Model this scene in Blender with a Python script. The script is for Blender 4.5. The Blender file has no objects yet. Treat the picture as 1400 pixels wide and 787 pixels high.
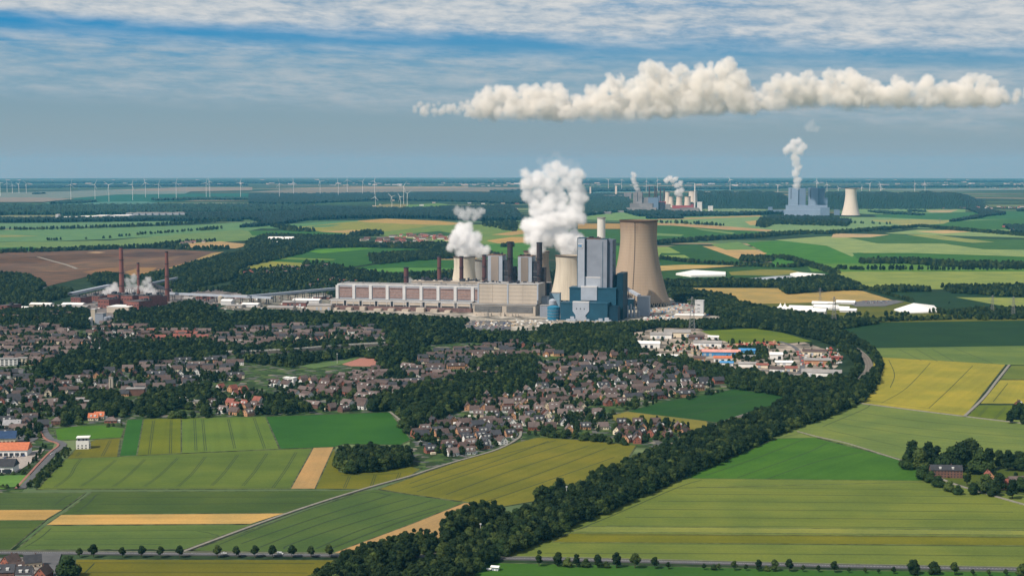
import bpy, bmesh, math, random
from mathutils import Vector, Matrix
from mathutils.geometry import tessellate_polygon
random.seed(7)
sc = bpy.context.scene
COL = sc.collection
R = math.radians
# ------------------------------------------------------------------ camera
F = 2150.0                      # focal length in pixels of the 1400 px wide photograph
EYE = 340.0                     # height of the aircraft above the plain
RE = 7.3e6                      # radius of the earth with refraction
EYE_Y = 222.0                   # row of eye level
PITCH = math.atan((393.5-EYE_Y)/F)
cam_d = bpy.data.cameras.new("camera"); cam = bpy.data.objects.new("camera", cam_d); COL.objects.link(cam)
cam_d.sensor_width = 36.0; cam_d.lens = 36.0*F/1400.0
cam_d.clip_start = 5.0; cam_d.clip_end = 250000.0
cam.location = (0, 0, EYE); cam.rotation_euler = (math.pi/2-PITCH, 0, 0)
sc.camera = cam
# ------------------------------------------------------------------ sun, sky, exposure
SUN_EL, SUN_AZ = R(48), R(-128)      # azimuth from +Y towards +X
sv = Vector((math.sin(SUN_AZ)*math.cos(SUN_EL), math.cos(SUN_AZ)*math.cos(SUN_EL), math.sin(SUN_EL)))
sd = bpy.data.lights.new("sun", 'SUN'); sd.energy = 4.95; sd.angle = R(0.5); sd.color = (1.0, 0.93, 0.82)
sun = bpy.data.objects.new("sun", sd); COL.objects.link(sun); sun.rotation_euler = sv.to_track_quat('Z', 'Y').to_euler()
sc.view_settings.view_transform = 'Standard'; sc.view_settings.look = 'None'
sc.view_settings.exposure = 0.0; sc.view_settings.gamma = 1.0; sc.view_settings.use_curve_mapping = False
sc.render.engine = 'CYCLES'
cy = sc.cycles
cy.use_denoising = True
try: cy.denoiser = 'OPENIMAGEDENOISE'; cy.denoising_input_passes = 'RGB_ALBEDO_NORMAL'
except Exception: pass
cy.max_bounces = 28; cy.diffuse_bounces = 2; cy.glossy_bounces = 2; cy.transmission_bounces = 2
cy.volume_bounces = 28; cy.transparent_max_bounces = 8
cy.use_adaptive_sampling = False
cy.volume_max_steps = 256
cy.sample_clamp_indirect = 6

def nodes_of(idb):
    idb.use_nodes = True; nt = idb.node_tree; nt.nodes.clear(); return nt
class NT:
    """small helper for node graphs"""
    def __init__(s, nt): s.nt = nt
    def n(s, t, **kw):
        nd = s.nt.nodes.new(t)
        for k, v in kw.items():
            if k.startswith('i_'): nd.inputs[int(k[2:]) if k[2:].isdigit() else k[2:].replace('_', ' ')].default_value = v
            else: setattr(nd, k, v)
        return nd
    def l(s, a, b): s.nt.links.new(a, b)
    def m(s, op, a, b=None, c=None, clamp=False):
        nd = s.nt.nodes.new('ShaderNodeMath'); nd.operation = op; nd.use_clamp = clamp
        for i, v in enumerate((a, b, c)):
            if v is None: continue
            if isinstance(v, (int, float)): nd.inputs[i].default_value = v
            else: s.l(v, nd.inputs[i])
        return nd.outputs[0]
    def ss(s, x, a, b, lo=0.0, hi=1.0):
        nd = s.nt.nodes.new('ShaderNodeMapRange'); nd.interpolation_type = 'SMOOTHSTEP'
        s.l(x, nd.inputs[0])
        for i, v in enumerate((a, b, lo, hi)): nd.inputs[i+1].default_value = v
        return nd.outputs[0]
    def mix(s, f, a, b, mode='MIX'):
        nd = s.nt.nodes.new('ShaderNodeMix'); nd.data_type = 'RGBA'; nd.blend_type = mode
        for sock, v in ((nd.inputs[0], f), (nd.inputs[6], a), (nd.inputs[7], b)):
            if isinstance(v, (int, float)): sock.default_value = v
            elif isinstance(v, tuple): sock.default_value = (*v[:3], 1)
            else: s.l(v, sock)
        return nd.outputs[2]
    def comb(s, x, y, z):
        nd = s.nt.nodes.new('ShaderNodeCombineXYZ')
        for i, v in enumerate((x, y, z)):
            if isinstance(v, (int, float)): nd.inputs[i].default_value = v
            else: s.l(v, nd.inputs[i])
        return nd.outputs[0]
    def noise(s, vec, scale, detail=4, rough=0.55, dist=0.0, dim='3D'):
        nd = s.nt.nodes.new('ShaderNodeTexNoise'); nd.noise_dimensions = dim
        if vec is not None: s.l(vec, nd.inputs['Vector'])
        nd.inputs['Scale'].default_value = scale; nd.inputs['Detail'].default_value = detail
        nd.inputs['Roughness'].default_value = rough; nd.inputs['Distortion'].default_value = dist
        return nd.outputs[0]

w = bpy.data.worlds.new("World"); sc.world = w
T = NT(nodes_of(w))
wo = T.n('ShaderNodeOutputWorld'); bg = T.n('ShaderNodeBackground'); bg.inputs[1].default_value = 1.0
sky = T.n('ShaderNodeTexSky', sky_type='NISHITA', sun_disc=False, sun_elevation=SUN_EL, sun_rotation=SUN_AZ, altitude=300.0, air_density=1.0, dust_density=1.6, ozone_density=2.0)
skyc = T.mix(1.0, sky.outputs[0], (0.062, 0.062, 0.064), 'MULTIPLY')
tc = T.n('ShaderNodeTexCoord'); sep = T.n('ShaderNodeSeparateXYZ'); T.l(tc.outputs['Generated'], sep.inputs[0])
el = T.m('ARCSINE', sep.outputs[2])                       # radians
az = T.m('ARCTAN2', sep.outputs[0], sep.outputs[1])
# elevation in hundredths of a radian (ten is the top of the picture); the cloud layers dip to the right
E0 = T.m('MULTIPLY', el, 100.0)
E = T.m('ADD', E0, T.m('MULTIPLY', T.m('SINE', az), 3.6))
ramp = T.n('ShaderNodeValToRGB'); T.l(T.m('DIVIDE', E0, 20.0, clamp=True), ramp.inputs[0])
cr = ramp.color_ramp
def srgb(r, g, b):
    return tuple(((c/255/12.92) if c/255 <= .04045 else ((c/255+.055)/1.055)**2.4) for c in (r, g, b))
stops = [(0.0, (142, 160, 168)), (0.10, (139, 161, 170)), (0.18, (132, 160, 174)), (0.26, (118, 159, 182)), (0.33, (92, 152, 188)), (0.42, (48, 140, 192)), (1.0, (52, 125, 185))]
cr.elements[0].position = 0; cr.elements[0].color = (*srgb(*stops[0][1]), 1)
cr.elements[1].position = 1; cr.elements[1].color = (*srgb(*stops[-1][1]), 1)
for p, c in stops[1:-1]:
    e = cr.elements.new(p); e.color = (*srgb(*c), 1)
# streaky high cloud sheet, seen nearly edge on: the same wavy layers go on all round and overhead
V0 = T.comb(T.m('MULTIPLY', az, 3.2), T.m('MULTIPLY', E, 0.30), 11.0); n0 = T.noise(V0, 1.0, 4, 0.5, 0.3)
V1 = T.comb(T.m('MULTIPLY', az, 12.0), T.m('MULTIPLY', E, 0.75), 0.0); n1 = T.noise(V1, 1.0, 7, 0.56, 0.15)
V2 = T.comb(T.m('MULTIPLY', az, 48.0), T.m('MULTIPLY', E, 1.9), 3.0); n2 = T.noise(V2, 1.0, 8, 0.64, 0.15)
V3 = T.comb(T.m('MULTIPLY', az, 27.0), T.m('MULTIPLY', E, 1.9), 7.0); n3 = T.noise(V3, 1.0, 7, 0.6, 0.1)
sheet = T.ss(T.m('ADD', E, T.m('MULTIPLY', n1, 1.6)), 7.9, 9.3)
a1 = T.ss(T.m('ADD', T.m('ADD', T.m('MULTIPLY', n0, .5), T.m('MULTIPLY', n1, .35)), T.m('ADD', T.m('MULTIPLY', n2, .22), T.m('MULTIPLY', T.m('SINE', az), .10))), 0.27, 0.57)
band = T.m('MULTIPLY', T.ss(E, 2.2, 4.0), T.m('SUBTRACT', 1.0, T.ss(E, 6.0, 7.6)))
a2 = T.m('MULTIPLY', T.ss(T.m('ADD', T.m('MULTIPLY', n3, .6), T.m('MULTIPLY', n1, .4)), 0.30, 0.60), .85)
a = T.m('ADD', T.m('MULTIPLY', sheet, a1), T.m('MULTIPLY', band, a2), clamp=True)
a = T.m('MAXIMUM', a, T.m('MULTIPLY', T.ss(E0, 5.5, 9.0), T.m('MULTIPLY', T.ss(az, .02, .20), T.ss(n2, .32, .60))))
shade = T.ss(T.m('ADD', T.m('MULTIPLY', n2, 0.65), T.m('MULTIPLY', n1, 0.35)), 0.30, 0.68)
cl1 = T.mix(shade, srgb(150, 172, 190), srgb(222, 222, 219)); cl2 = T.mix(shade, srgb(138, 168, 186), srgb(184, 193, 198))
low = T.mix(T.m('MULTIPLY', a, 0.93), ramp.outputs[0], T.mix(T.ss(E, 5.5, 7.6), cl2, cl1))
fin = T.mix(T.ss(E0, 25.0, 60.0), low, T.mix(T.m('MULTIPLY', a, 0.45), skyc, srgb(205, 210, 214)))
T.l(fin, bg.inputs[0]); T.l(bg.outputs[0], wo.inputs[0])

# ------------------------------------------------------------------ geometry helpers
def gz(x, y): return -(x*x+y*y)/(2*RE)
cp, sp_ = math.cos(PITCH), math.sin(PITCH)
def at(px, py):
    """ground point seen at a pixel of the 1400 px wide photograph, and metres per pixel there"""
    a = (px-700)/F; b = -(py-393.5)/F
    d = (a, cp+b*sp_, -sp_+b*cp)
    k = (d[0]**2+d[1]**2)/(2*RE)
    disc = d[2]**2-4*k*EYE
    if disc < 0: disc = 0
    s = (-d[2]-math.sqrt(disc))/(2*k)
    return Vector((d[0]*s, d[1]*s, gz(d[0]*s, d[1]*s))), s/F
def proj(v):
    x, y, z = v[0], v[1], v[2]-EYE
    f = y*cp-z*sp_; u = y*sp_+z*cp
    return 700+F*x/f, 393.5-F*u/f
def in_poly(x, y, P):
    c = False; j = len(P)-1
    for i in range(len(P)):
        xi, yi = P[i][0], P[i][1]; xj, yj = P[j][0], P[j][1]
        if (yi > y) != (yj > y) and x < (xj-xi)*(y-yi)/(yj-yi)+xi: c = not c
        j = i
    return c
def wpoly(pts): return [at(*p)[0] for p in pts]
def tag(o, label=None, cat=None, group=None, kind=None):
    if label: o['label'] = label
    if cat: o['category'] = cat
    if group: o['group'] = group
    if kind: o['kind'] = kind
    return o
def empty(name, loc, label, cat, group=None, rz=0.0):
    o = bpy.data.objects.new(name, None); COL.objects.link(o); o.location = loc; o.rotation_euler = (0, 0, rz)
    o.empty_display_size = 2
    return tag(o, label, cat, group)
def link(name, me, parent=None, mat=None):
    o = bpy.data.objects.new(name, me); COL.objects.link(o)
    if parent is not None: o.parent = parent
    return o
class MB:
    def __init__(s): s.v = []; s.f = []; s.m = []
    def quadbox(s, base, z0, z1, mi=0, top=None, cap=True):
        """prism over polygon base [(x,y)] from z0 to z1, optional other top polygon"""
        n = len(base); top = top or base; i = len(s.v)
        s.v += [(x, y, z0) for x, y in base]+[(x, y, z1) for x, y in top]
        for k in range(n):
            s.f.append((i+k, i+(k+1) % n, i+n+(k+1) % n, i+n+k)); s.m.append(mi)
        if cap: s.f.append(tuple(i+n+k for k in range(n))); s.m.append(mi)
        s.f.append(tuple(i+n-1-k for k in range(n))); s.m.append(mi)
    def box(s, c, w, d, z0, z1, rz=0.0, mi=0):
        co, si = math.cos(rz), math.sin(rz)
        s.quadbox([(c[0]+x*co-y*si, c[1]+x*si+y*co) for x, y in ((-w/2, -d/2), (w/2, -d/2), (w/2, d/2), (-w/2, d/2))], z0, z1, mi)
    def lathe(s, c, prof, n=24, mi=0, cap=True, inner=False):
        i = len(s.v)
        for r, z in prof:
            for k in range(n):
                a = 2*math.pi*k/n; s.v.append((c[0]+r*math.cos(a), c[1]+r*math.sin(a), c[2]+z))
        for j in range(len(prof)-1):
            for k in range(n):
                a, b = i+j*n+k, i+j*n+(k+1) % n
                s.f.append((a, b, b+n, a+n)); s.m.append(mi)
        if cap:
            s.f.append(tuple(i+(len(prof)-1)*n+k for k in range(n))); s.m.append(mi)
            s.f.append(tuple(i+n-1-k for k in range(n))); s.m.append(mi)
    def bar(s, a, b, r, n=6, mi=0, r2=None):
        a, b = Vector(a), Vector(b); q = (b-a).to_track_quat('Z', 'Y'); i = len(s.v); r2 = r if r2 is None else r2
        for p, rr in ((a, r), (b, r2)):
            for k in range(n):
                t = 2*math.pi*(k+.5)/n; w_ = q @ Vector((rr*math.cos(t), rr*math.sin(t), 0)); s.v.append(tuple(p+w_))
        for k in range(n):
            s.f.append((i+k, i+(k+1) % n, i+n+(k+1) % n, i+n+k)); s.m.append(mi)
        s.f.append(tuple(i+n+k for k in range(n))); s.m.append(mi)
        s.f.append(tuple(i+n-1-k for k in range(n))); s.m.append(mi)
    def face(s, pts, mi=0):
        i = len(s.v); s.v += [tuple(p) for p in pts]; s.f.append(tuple(range(i, i+len(pts)))); s.m.append(mi)
    def mesh(s, name, mats, off=(0, 0, 0), smooth=False):
        me = bpy.data.meshes.new(name)
        me.from_pydata([(x-off[0], y-off[1], z-off[2]) for x, y, z in s.v], [], s.f)
        for m_ in (mats if isinstance(mats, (list, tuple)) else [mats]): me.materials.append(m_)
        me.polygons.foreach_set('material_index', s.m)
        if smooth: me.polygons.foreach_set('use_smooth', [True]*len(s.f))
        me.update(); return me
    def pieces(s):
        par = list(range(len(s.v)))
        def find(a):
            while par[a] != a: par[a] = par[par[a]]; a = par[a]
            return a
        for f in s.f:
            for q in f[1:]: par[find(q)] = find(f[0])
        out = {}
        for f, m_ in zip(s.f, s.m): out.setdefault(find(f[0]), []).append((f, m_))
        res = []
        for fs in out.values():
            ids = sorted({q for f, _ in fs for q in f}); mp = {q: i for i, q in enumerate(ids)}; b = MB()
            b.v = [s.v[q] for q in ids]; b.f = [tuple(mp[q] for q in f) for f, _ in fs]; b.m = [m_ for _, m_ in fs]; res.append(b)
        return res
    def build_each(s, name, mats, parent=None, world=True):
        for b in s.pieces(): b.build(name, mats, parent, world=world)
    def build(s, name, mats, parent=None, smooth=False, world=True):
        off = parent.location if (parent is not None and world) else (0, 0, 0)
        if parent is not None and world and parent.parent is not None: off = Vector(off)+parent.parent.location
        return link(name, s.mesh(name, mats, off, smooth), parent)

# ------------------------------------------------------------------ materials
MATS = {}
def mat(name, col, rough=0.85, var=0.12, scale=0.3, spec=0.25, metal=0.0, rnd=0.0, col2=None, bump=0.0, streak=False):
    if name in MATS: return MATS[name]
    m = bpy.data.materials.new(name); t = NT(nodes_of(m))
    o = t.n('ShaderNodeOutputMaterial'); b = t.n('ShaderNodeBsdfPrincipled'); t.l(b.outputs[0], o.inputs[0])
    b.inputs['Roughness'].default_value = rough; b.inputs['Specular IOR Level'].default_value = spec; b.inputs['Metallic'].default_value = metal
    g = t.n('ShaderNodeNewGeometry')
    vec = g.outputs['Position']
    if streak:
        mp = t.n('ShaderNodeMapping'); t.l(vec, mp.inputs[0]); mp.inputs[3].default_value = (1, 1, 0.12); vec = mp.outputs[0]
    nz = t.noise(vec, scale, 5, 0.6)
    f = t.ss(nz, 0.3, 0.7)
    dark = tuple(c*(1-var*1.6) for c in col); lite = tuple(min(1, c*(1+var)) for c in (col2 or col))
    c = t.mix(f, dark, lite)
    if rnd:
        oi = t.n('ShaderNodeObjectInfo')
        hs = t.n('ShaderNodeHueSaturation'); t.l(c, hs.inputs['Color'])
        t.l(t.m('ADD', t.m('MULTIPLY', oi.outputs['Random'], 2*rnd), 1-rnd), hs.inputs['Value'])
        c = hs.outputs[0]
    t.l(c, b.inputs['Base Color'])
    if bump:
        bp = t.n('ShaderNodeBump'); bp.inputs['Strength'].default_value = bump; bp.inputs['Distance'].default_value = 1.0
        t.l(nz, bp.inputs['Height']); t.l(bp.outputs[0], b.inputs['Normal'])
    MATS[name] = m; return m
# ------------------------------------------------------------------ ground and fields
LIT = (1.66, 1.55, 1.48)                      # picture value of a sunlit horizontal white surface, used to turn picture colours into surface colours
BETA = (0.75e-5, 1.95e-5, 2.8e-5)
HCOL = (0.23, 0.36, 0.46)
def real_col(rgb, dist):
    out = []
    for c, b, h, lt in zip(srgb(*rgb), BETA, HCOL, LIT):
        t_ = math.exp(-b*dist); out.append(max(0.012, min(0.85, (c-h*(1-t_))/t_/lt)))
    return tuple(out)
def field_mat(col, ang, stripe=0.10, grain=0.10, patch=0.12):
    m = bpy.data.materials.new('crop'); t = NT(nodes_of(m))
    o = t.n('ShaderNodeOutputMaterial'); b = t.n('ShaderNodeBsdfPrincipled'); t.l(b.outputs[0], o.inputs[0])
    b.inputs['Roughness'].default_value = 0.9; b.inputs['Specular IOR Level'].default_value = 0.1
    g = t.n('ShaderNodeNewGeometry'); mp = t.n('ShaderNodeMapping'); mp.vector_type = 'TEXTURE'
    t.l(g.outputs['Position'], mp.inputs[0]); mp.inputs[2].default_value = (0, 0, ang); mp.inputs[3].default_value = (60, 1, 1)
    n1 = t.noise(mp.outputs[0], 0.11, 3, 0.6)             # rows along the working direction
    n2 = t.noise(g.outputs['Position'], 0.012, 4, 0.55)     # soil patches
    n3 = t.noise(g.outputs['Position'], 0.35, 3, 0.7)       # crop texture
    v = t.m('ADD', t.m('ADD', t.m('MULTIPLY', t.ss(n1, .3, .7), 2*stripe), t.m('MULTIPLY', t.ss(n2, .3, .7), 2*patch)), t.m('MULTIPLY', t.ss(n3, .25, .75), 2*grain))
    v = t.m('ADD', v, 1-stripe-patch-grain)
    c = t.mix(t.ss(n2, 0.35, 0.7), tuple(col), (col[0]*1.14, col[1]*1.0, col[2]*0.9))
    vm = t.n('ShaderNodeVectorMath', operation='SCALE'); t.l(c, vm.inputs[0]); t.l(v, vm.inputs[3])
    t.l(vm.outputs[0], b.inputs['Base Color']); return m
FCOUNT = [0]
def slab(name, pts, top, m, cell=900.0, kind='structure', world=False):
    """a sheet over a polygon that follows the round earth, with skirts"""
    P = pts if world else wpoly(pts)
    bm = bmesh.new(); vs = [bm.verts.new((p.x, p.y, 0)) for p in P]
    for t in tessellate_polygon([[Vector((p.x, p.y, 0)) for p in P]]):
        try: bm.faces.new([vs[i] for i in t])
        except ValueError: pass
    for ax in (0, 1):
        lo = min(p[ax] for p in P); hi = max(p[ax] for p in P); n = int((hi-lo)/cell)
        for k in range(1, n+1):
            co = [0, 0, 0]; co[ax] = lo+k*(hi-lo)/(n+1); no = [0, 0, 0]; no[ax] = 1
            bmesh.ops.bisect_plane(bm, geom=bm.verts[:]+bm.edges[:]+bm.faces[:], plane_co=co, plane_no=no)
    bmesh.ops.recalc_face_normals(bm, faces=bm.faces[:])
    for f in bm.faces:
        if f.normal.z < 0: f.normal_flip()
    ed = [e for e in bm.edges if e.is_boundary]
    ex = bmesh.ops.extrude_edge_only(bm, edges=ed)['geom']
    low = {v for v in ex if isinstance(v, bmesh.types.BMVert)}
    for v in bm.verts: v.co.z = gz(v.co.x, v.co.y)+(-0.3 if v in low else top)
    me = bpy.data.meshes.new(name); bm.to_mesh(me); bm.free(); me.materials.append(m)
    return tag(link(name, me), kind=kind)
def ribbon_mesh(P, width, top):
    mb = MB(); L = []; 
    for i, p in enumerate(P):
        a = P[max(0, i-1)]; b = P[min(len(P)-1, i+1)]
        d = Vector((b.x-a.x, b.y-a.y)).normalized(); n = Vector((-d.y, d.x))*width/2
        L.append(((p.x+n.x, p.y+n.y), (p.x-n.x, p.y-n.y)))
    for i in range(len(L)-1):
        q = [L[i][0], L[i][1], L[i+1][1], L[i+1][0]]
        mb.face([(x, y, gz(x, y)+top) for x, y in q])
        for j in (0, 2):
            a_, b_ = (q[0], q[3]) if j == 0 else (q[2], q[1])
            mb.face([(a_[0], a_[1], gz(*a_)+top), (b_[0], b_[1], gz(*b_)+top), (b_[0], b_[1], gz(*b_)-.3), (a_[0], a_[1], gz(*a_)-.3)])
    return mb
def smooth_line(P, n=6):
    """Catmull-Rom through world points"""
    if len(P) < 3:
        return [P[0].lerp(P[-1], i/12) for i in range(13)]
    Q = []
    for i in range(len(P)-1):
        p0, p1, p2, p3 = P[max(0, i-1)], P[i], P[i+1], P[min(len(P)-1, i+2)]
        for k in range(n):
            t = k/n; Q.append(0.5*((2*p1)+(-p0+p2)*t+(2*p0-5*p1+4*p2-p3)*t*t+(-p0+3*p1-3*p2+p3)*t**3))
    Q.append(P[-1]); return Q
def ribbon(name, pts, width, top, m, kind='structure', parent=None):
    P = smooth_line(wpoly(pts)); mb = ribbon_mesh(P, width, top)
    o = mb.build(name, m, parent)
    if kind: tag(o, kind=kind)
    return o
def offset_line(P, d):
    Q = []
    for i, p in enumerate(P):
        a = P[max(0, i-1)]; b = P[min(len(P)-1, i+1)]
        t = Vector((b.x-a.x, b.y-a.y)).normalized(); Q.append(Vector((p.x-t.y*d, p.y+t.x*d, 0)))
    return Q
margin_m = mat('grass_margin', (0.030, 0.050, 0.018), var=.5, scale=.08, col2=(0.07, 0.085, 0.035))
track_m = mat('tyre_track_soil', (0.022, 0.038, 0.015), var=.15, scale=.2)
def field(name, pts, rgb, rows=None, tracks=(), stripe=.06, pair=2.3, tw=0.75, grain=.11, patch=.12):
    FCOUNT[0] += 1; k = FCOUNT[0]
    cx = sum(p[0] for p in pts)/len(pts); cyy = sum(p[1] for p in pts)/len(pts)
    c, s = at(cx, cyy)
    col = real_col(rgb, s*F)
    ang = 0.0
    if rows:
        a, b = at(*rows[0])[0], at(*rows[1])[0]; ang = math.atan2(b.y-a.y, b.x-a.x)
    h = 0.30+0.006*k
    o = slab(name, pts, h, field_mat(col, ang, stripe, grain, patch))
    if s*F < 2600:
        Q = wpoly(list(pts)+[pts[0]]); PP = []
        for a_, b_ in zip(Q[:-1], Q[1:]): PP += [a_.lerp(b_, k_/6) for k_ in range(6)]
        tag(ribbon_mesh(PP+[PP[0]], 1.7, h+.025).build('field_margin', margin_m), kind='structure')
    for tr in tracks:
        P = smooth_line(wpoly(tr))
        mb = MB()
        for sg in ((-1, 1) if pair else (0,)):
            r = ribbon_mesh(offset_line(P, sg*pair/2) if pair else P, tw*(1 if pair else 1.35), h+.03); i = len(mb.v)
            mb.v += r.v; mb.f += [tuple(i+q for q in f) for f in r.f]; mb.m += r.m
        mb.build('tyre_track', track_m, o, world=False)
    return o
# base ground: one sheet that runs past the horizon
def ground():
    rs = [0, 300, 600]; r = 900
    while r < 95000: rs.append(r); r *= 1.045
    rs.append(98000.0)
    na = 240; v = [(0, 0, 0)]; f = []
    for r in rs[1:]:
        for k in range(na):
            a = 2*math.pi*k/na; x, y = r*math.sin(a), r*math.cos(a); v.append((x, y, gz(x, y)))
    for k in range(na): f.append((0, 1+(k+1) % na, 1+k))
    for j in range(len(rs)-2):
        for k in range(na):
            a, b = 1+j*na+k, 1+j*na+(k+1) % na; f.append((a, b, b+na, a+na))
    me = bpy.data.meshes.new('ground'); me.from_pydata(v, [], f)
    m = bpy.data.materials.new('countryside'); t = NT(nodes_of(m))
    o = t.n('ShaderNodeOutputMaterial'); b = t.n('ShaderNodeBsdfPrincipled'); t.l(b.outputs[0], o.inputs[0])
    b.inputs['Roughness'].default_value = 0.95; b.inputs['Specular IOR Level'].default_value = 0.05
    g = t.n('ShaderNodeNewGeometry'); P = g.outputs['Position']
    def warp(sx, sy):
        mp = t.n('ShaderNodeMapping'); mp.vector_type = 'TEXTURE'; t.l(P, mp.inputs[0]); mp.inputs[2].default_value = (0, 0, R(-9)); mp.inputs[3].default_value = (sx, sy, 1); return mp.outputs[0]
    vo = t.n('ShaderNodeTexVoronoi', voronoi_dimensions='2D', distance='MANHATTAN'); t.l(warp(1500, 620), vo.inputs['Vector']); vo.inputs['Scale'].default_value = 1.0
    cell = t.n('ShaderNodeSeparateColor'); t.l(vo.outputs['Color'], cell.inputs[0])
    rp = t.n('ShaderNodeValToRGB'); rp.color_ramp.interpolation = 'CONSTANT'; t.l(cell.outputs[0], rp.inputs[0])
    cols = [(0, (.030, .065, .030)), (.22, (.075, .125, .05)), (.42, (.045, .10, .04)), (.58, (.13, .17, .075)), (.72, (.20, .17, .10)), (.80, (.09, .13, .06)), (.93, (.28, .22, .13))]
    rp.color_ramp.elements[0].position = 0; rp.color_ramp.elements[0].color = (*cols[0][1], 1)
    rp.color_ramp.elements[1].position = .93; rp.color_ramp.elements[1].color = (*cols[-1][1], 1)
    for p, c in cols[1:-1]: e = rp.color_ramp.elements.new(p); e.color = (*c, 1)
    wood = t.noise(warp(5200, 1300), 1.0, 6, 0.62)
    wcol = t.mix(t.ss(t.noise(P, 0.02, 4, .7), .35, .65), (.012, .026, .012), (.030, .052, .022))
    c = t.mix(t.ss(wood, 0.47, 0.50), rp.outputs[0], wcol)
    t.l(c, b.inputs['Base Color']); me.materials.append(m)
    tag(link('ground', me), kind='structure')
ground()

# --- foreground fields
field('barley_field', [(96, 830), (104, 764.5), (560, 765.5), (560, 840)], (118, 116, 52), ((104, 775), (430, 775)), [[(116, 783), (127, 772), (129, 770)], [(106, 769), (300, 769.5), (430, 770)], [(118, 782), (300, 782), (420, 783)]], pair=0, tw=.9)
field('beet_field', [(600, 850), (625, 790), (668, 769), (850, 772.5), (1120, 779), (1560, 784), (1560, 850)], (66, 110, 38), ((700, 780), (1400, 795)), stripe=.05)
field('wheat_field', [(-160, 674.5), (118, 673), (86, 696.5), (-160, 697.5)], (84, 106, 66), ((0, 685), (100, 685)), [[(75, 690), (88, 680), (98, 676)], [(-40, 690), (60, 688)], [(-40, 681), (90, 679)]], pair=0, tw=.8)
field('wheat_field', [(-160, 711.5), (63, 711), (14, 751), (-160, 752)], (84, 106, 62), ((0, 730), (40, 730)), [[(-40, 722), (40, 721)], [(-130, 736), (20, 735)]], pair=0, tw=.8)
field('stubble_strip', [(-160, 697.5), (86, 696.5), (62, 711), (-160, 711.5)], (202, 162, 100), ((0, 700), (60, 700)), stripe=.12)
field('wheat_field', [(126, 672), (491, 670.5), (390, 701), (84, 703.5)], (82, 104, 62), ((126, 685), (400, 685)), [[(105, 699), (121, 688), (131, 677), (138, 675)], [(100, 699), (250, 699.5), (370, 699)], [(135, 689), (300, 688.5), (424, 688), (422, 691), (386, 698)], [(150, 680), (440, 679)]], pair=0, tw=.9)
field('stubble_strip', [(83, 703.5), (389, 701.5), (343, 716), (63, 717.5)], (205, 168, 105), ((83, 710), (340, 709)), stripe=.16, patch=.12)
field('wheat_field', [(62, 718.5), (345, 717), (254, 750.5), (22, 751.5)], (100, 122, 70), ((62, 735), (250, 734)), [[(34, 748), (55, 735), (70, 722)], [(50, 727), (310, 724)], [(60, 737), (280, 735), (287, 729), (270, 726)], [(40, 745), (220, 744)]], pair=0, tw=.8)
field('wheat_field', [(262, 752.5), (492, 672), (512, 669), (560, 676), (634, 687), (560, 717), (456, 755.5)], (86, 110, 66), ((300, 750), (500, 680)), [[(300, 744), (420, 697), (500, 674), (528, 676), (526, 679), (440, 705), (330, 743)], [(355, 748), (450, 712), (560, 681)], [(388, 750), (400, 743), (480, 716), (590, 684)], [(432, 750), (500, 722), (610, 689)], [(452, 750), (540, 716), (600, 697)]], pair=0, tw=1.2)
field('stubble_strip', [(452, 757), (560, 717), (634, 687.5), (652, 688), (640, 705), (590, 745), (520, 760)], (196, 158, 108), ((500, 740), (640, 690)), stripe=.08)
field('wheat_field', [(50, 669), (89.5, 627), (428, 612.5), (397, 668)], (104, 124, 66), ((110, 640), (390, 640)), [[(75, 666), (95, 651), (103, 637), (111, 627)], [(110, 665), (130, 652), (158, 629)], [(155, 665), (175, 650), (198, 628)], [(197, 665), (218, 650), (243, 626)], [(243, 665), (262, 648), (281, 624)], [(289, 664), (305, 648), (325, 622)], [(332, 664), (348, 645), (365, 620)], [(373, 667), (390, 643), (405, 618)], [(60, 667.5), (230, 667), (395, 666.5)]])
field('stubble_strip', [(428, 612), (457, 610.5), (431, 668), (397, 668)], (196, 158, 108), ((410, 660), (440, 612)), stripe=.05)
field('barley_field', [(457, 611), (464, 645), (482, 648), (562, 638), (575, 641), (560, 651), (495, 668.5), (431, 668)], (116, 118, 50), ((430, 660), (560, 650)), [[(471, 667), (478, 651)], [(508, 664), (513, 649)], [(543, 655), (547, 646)], [(466, 650), (545, 647)]])
field('grass_strip', [(173.5, 574), (196, 573), (187, 622.5), (163, 623.5)], (58, 110, 46), ((175, 620), (186, 574)))
field('barley_field', [(196, 573), (248, 571.5), (248, 619.5), (187, 622.5)], (112, 124, 56), ((200, 620), (210, 574)), [[(204, 621), (210, 575)], [(233, 620), (234, 574)]])
field('wheat_field', [(248, 571.5), (363, 569.5), (382, 613.5), (248, 619.5)], (104, 128, 68), ((260, 610), (262, 574)), [[(268, 616), (266, 573)], [(281, 616), (277, 573)], [(321, 613), (312, 573)], [(362, 613), (347, 571)]])
field('potato_field', [(363, 569.5), (533, 563.5), (562, 601), (548, 608), (470, 607), (457, 611), (383, 613.5)], (58, 108, 50), ((383, 608), (545, 600)), stripe=.04)
field('barley_field', [(130, 601), (165, 599), (161, 624.5), (91, 627), (104, 613)], (116, 116, 52), ((140, 620), (150, 600)), [[(140, 623), (151, 602)], [(104, 624), (110, 618)]])
field('meadow', [(75, 587), (100, 583), (140, 581), (170, 586), (166, 598), (130, 600), (78, 602)], (84, 128, 48))
field('barley_field', [(518, 668.5), (586, 644.5), (706, 605), (735, 598), (790, 601), (870, 609), (850, 640), (760, 680), (690, 692), (652, 688), (636, 686), (560, 675.5)], (124, 124, 60), ((560, 670), (760, 605)), [[(560, 661), (640, 634), (760, 602)], [(570, 672), (640, 648), (777, 606)], [(610, 676), (700, 643), (804, 610)], [(630, 684), (730, 650), (828, 613)], [(660, 687), (740, 660), (840, 625)], [(562, 667), (650, 640), (750, 603)]], pair=0, tw=1.1)
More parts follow.
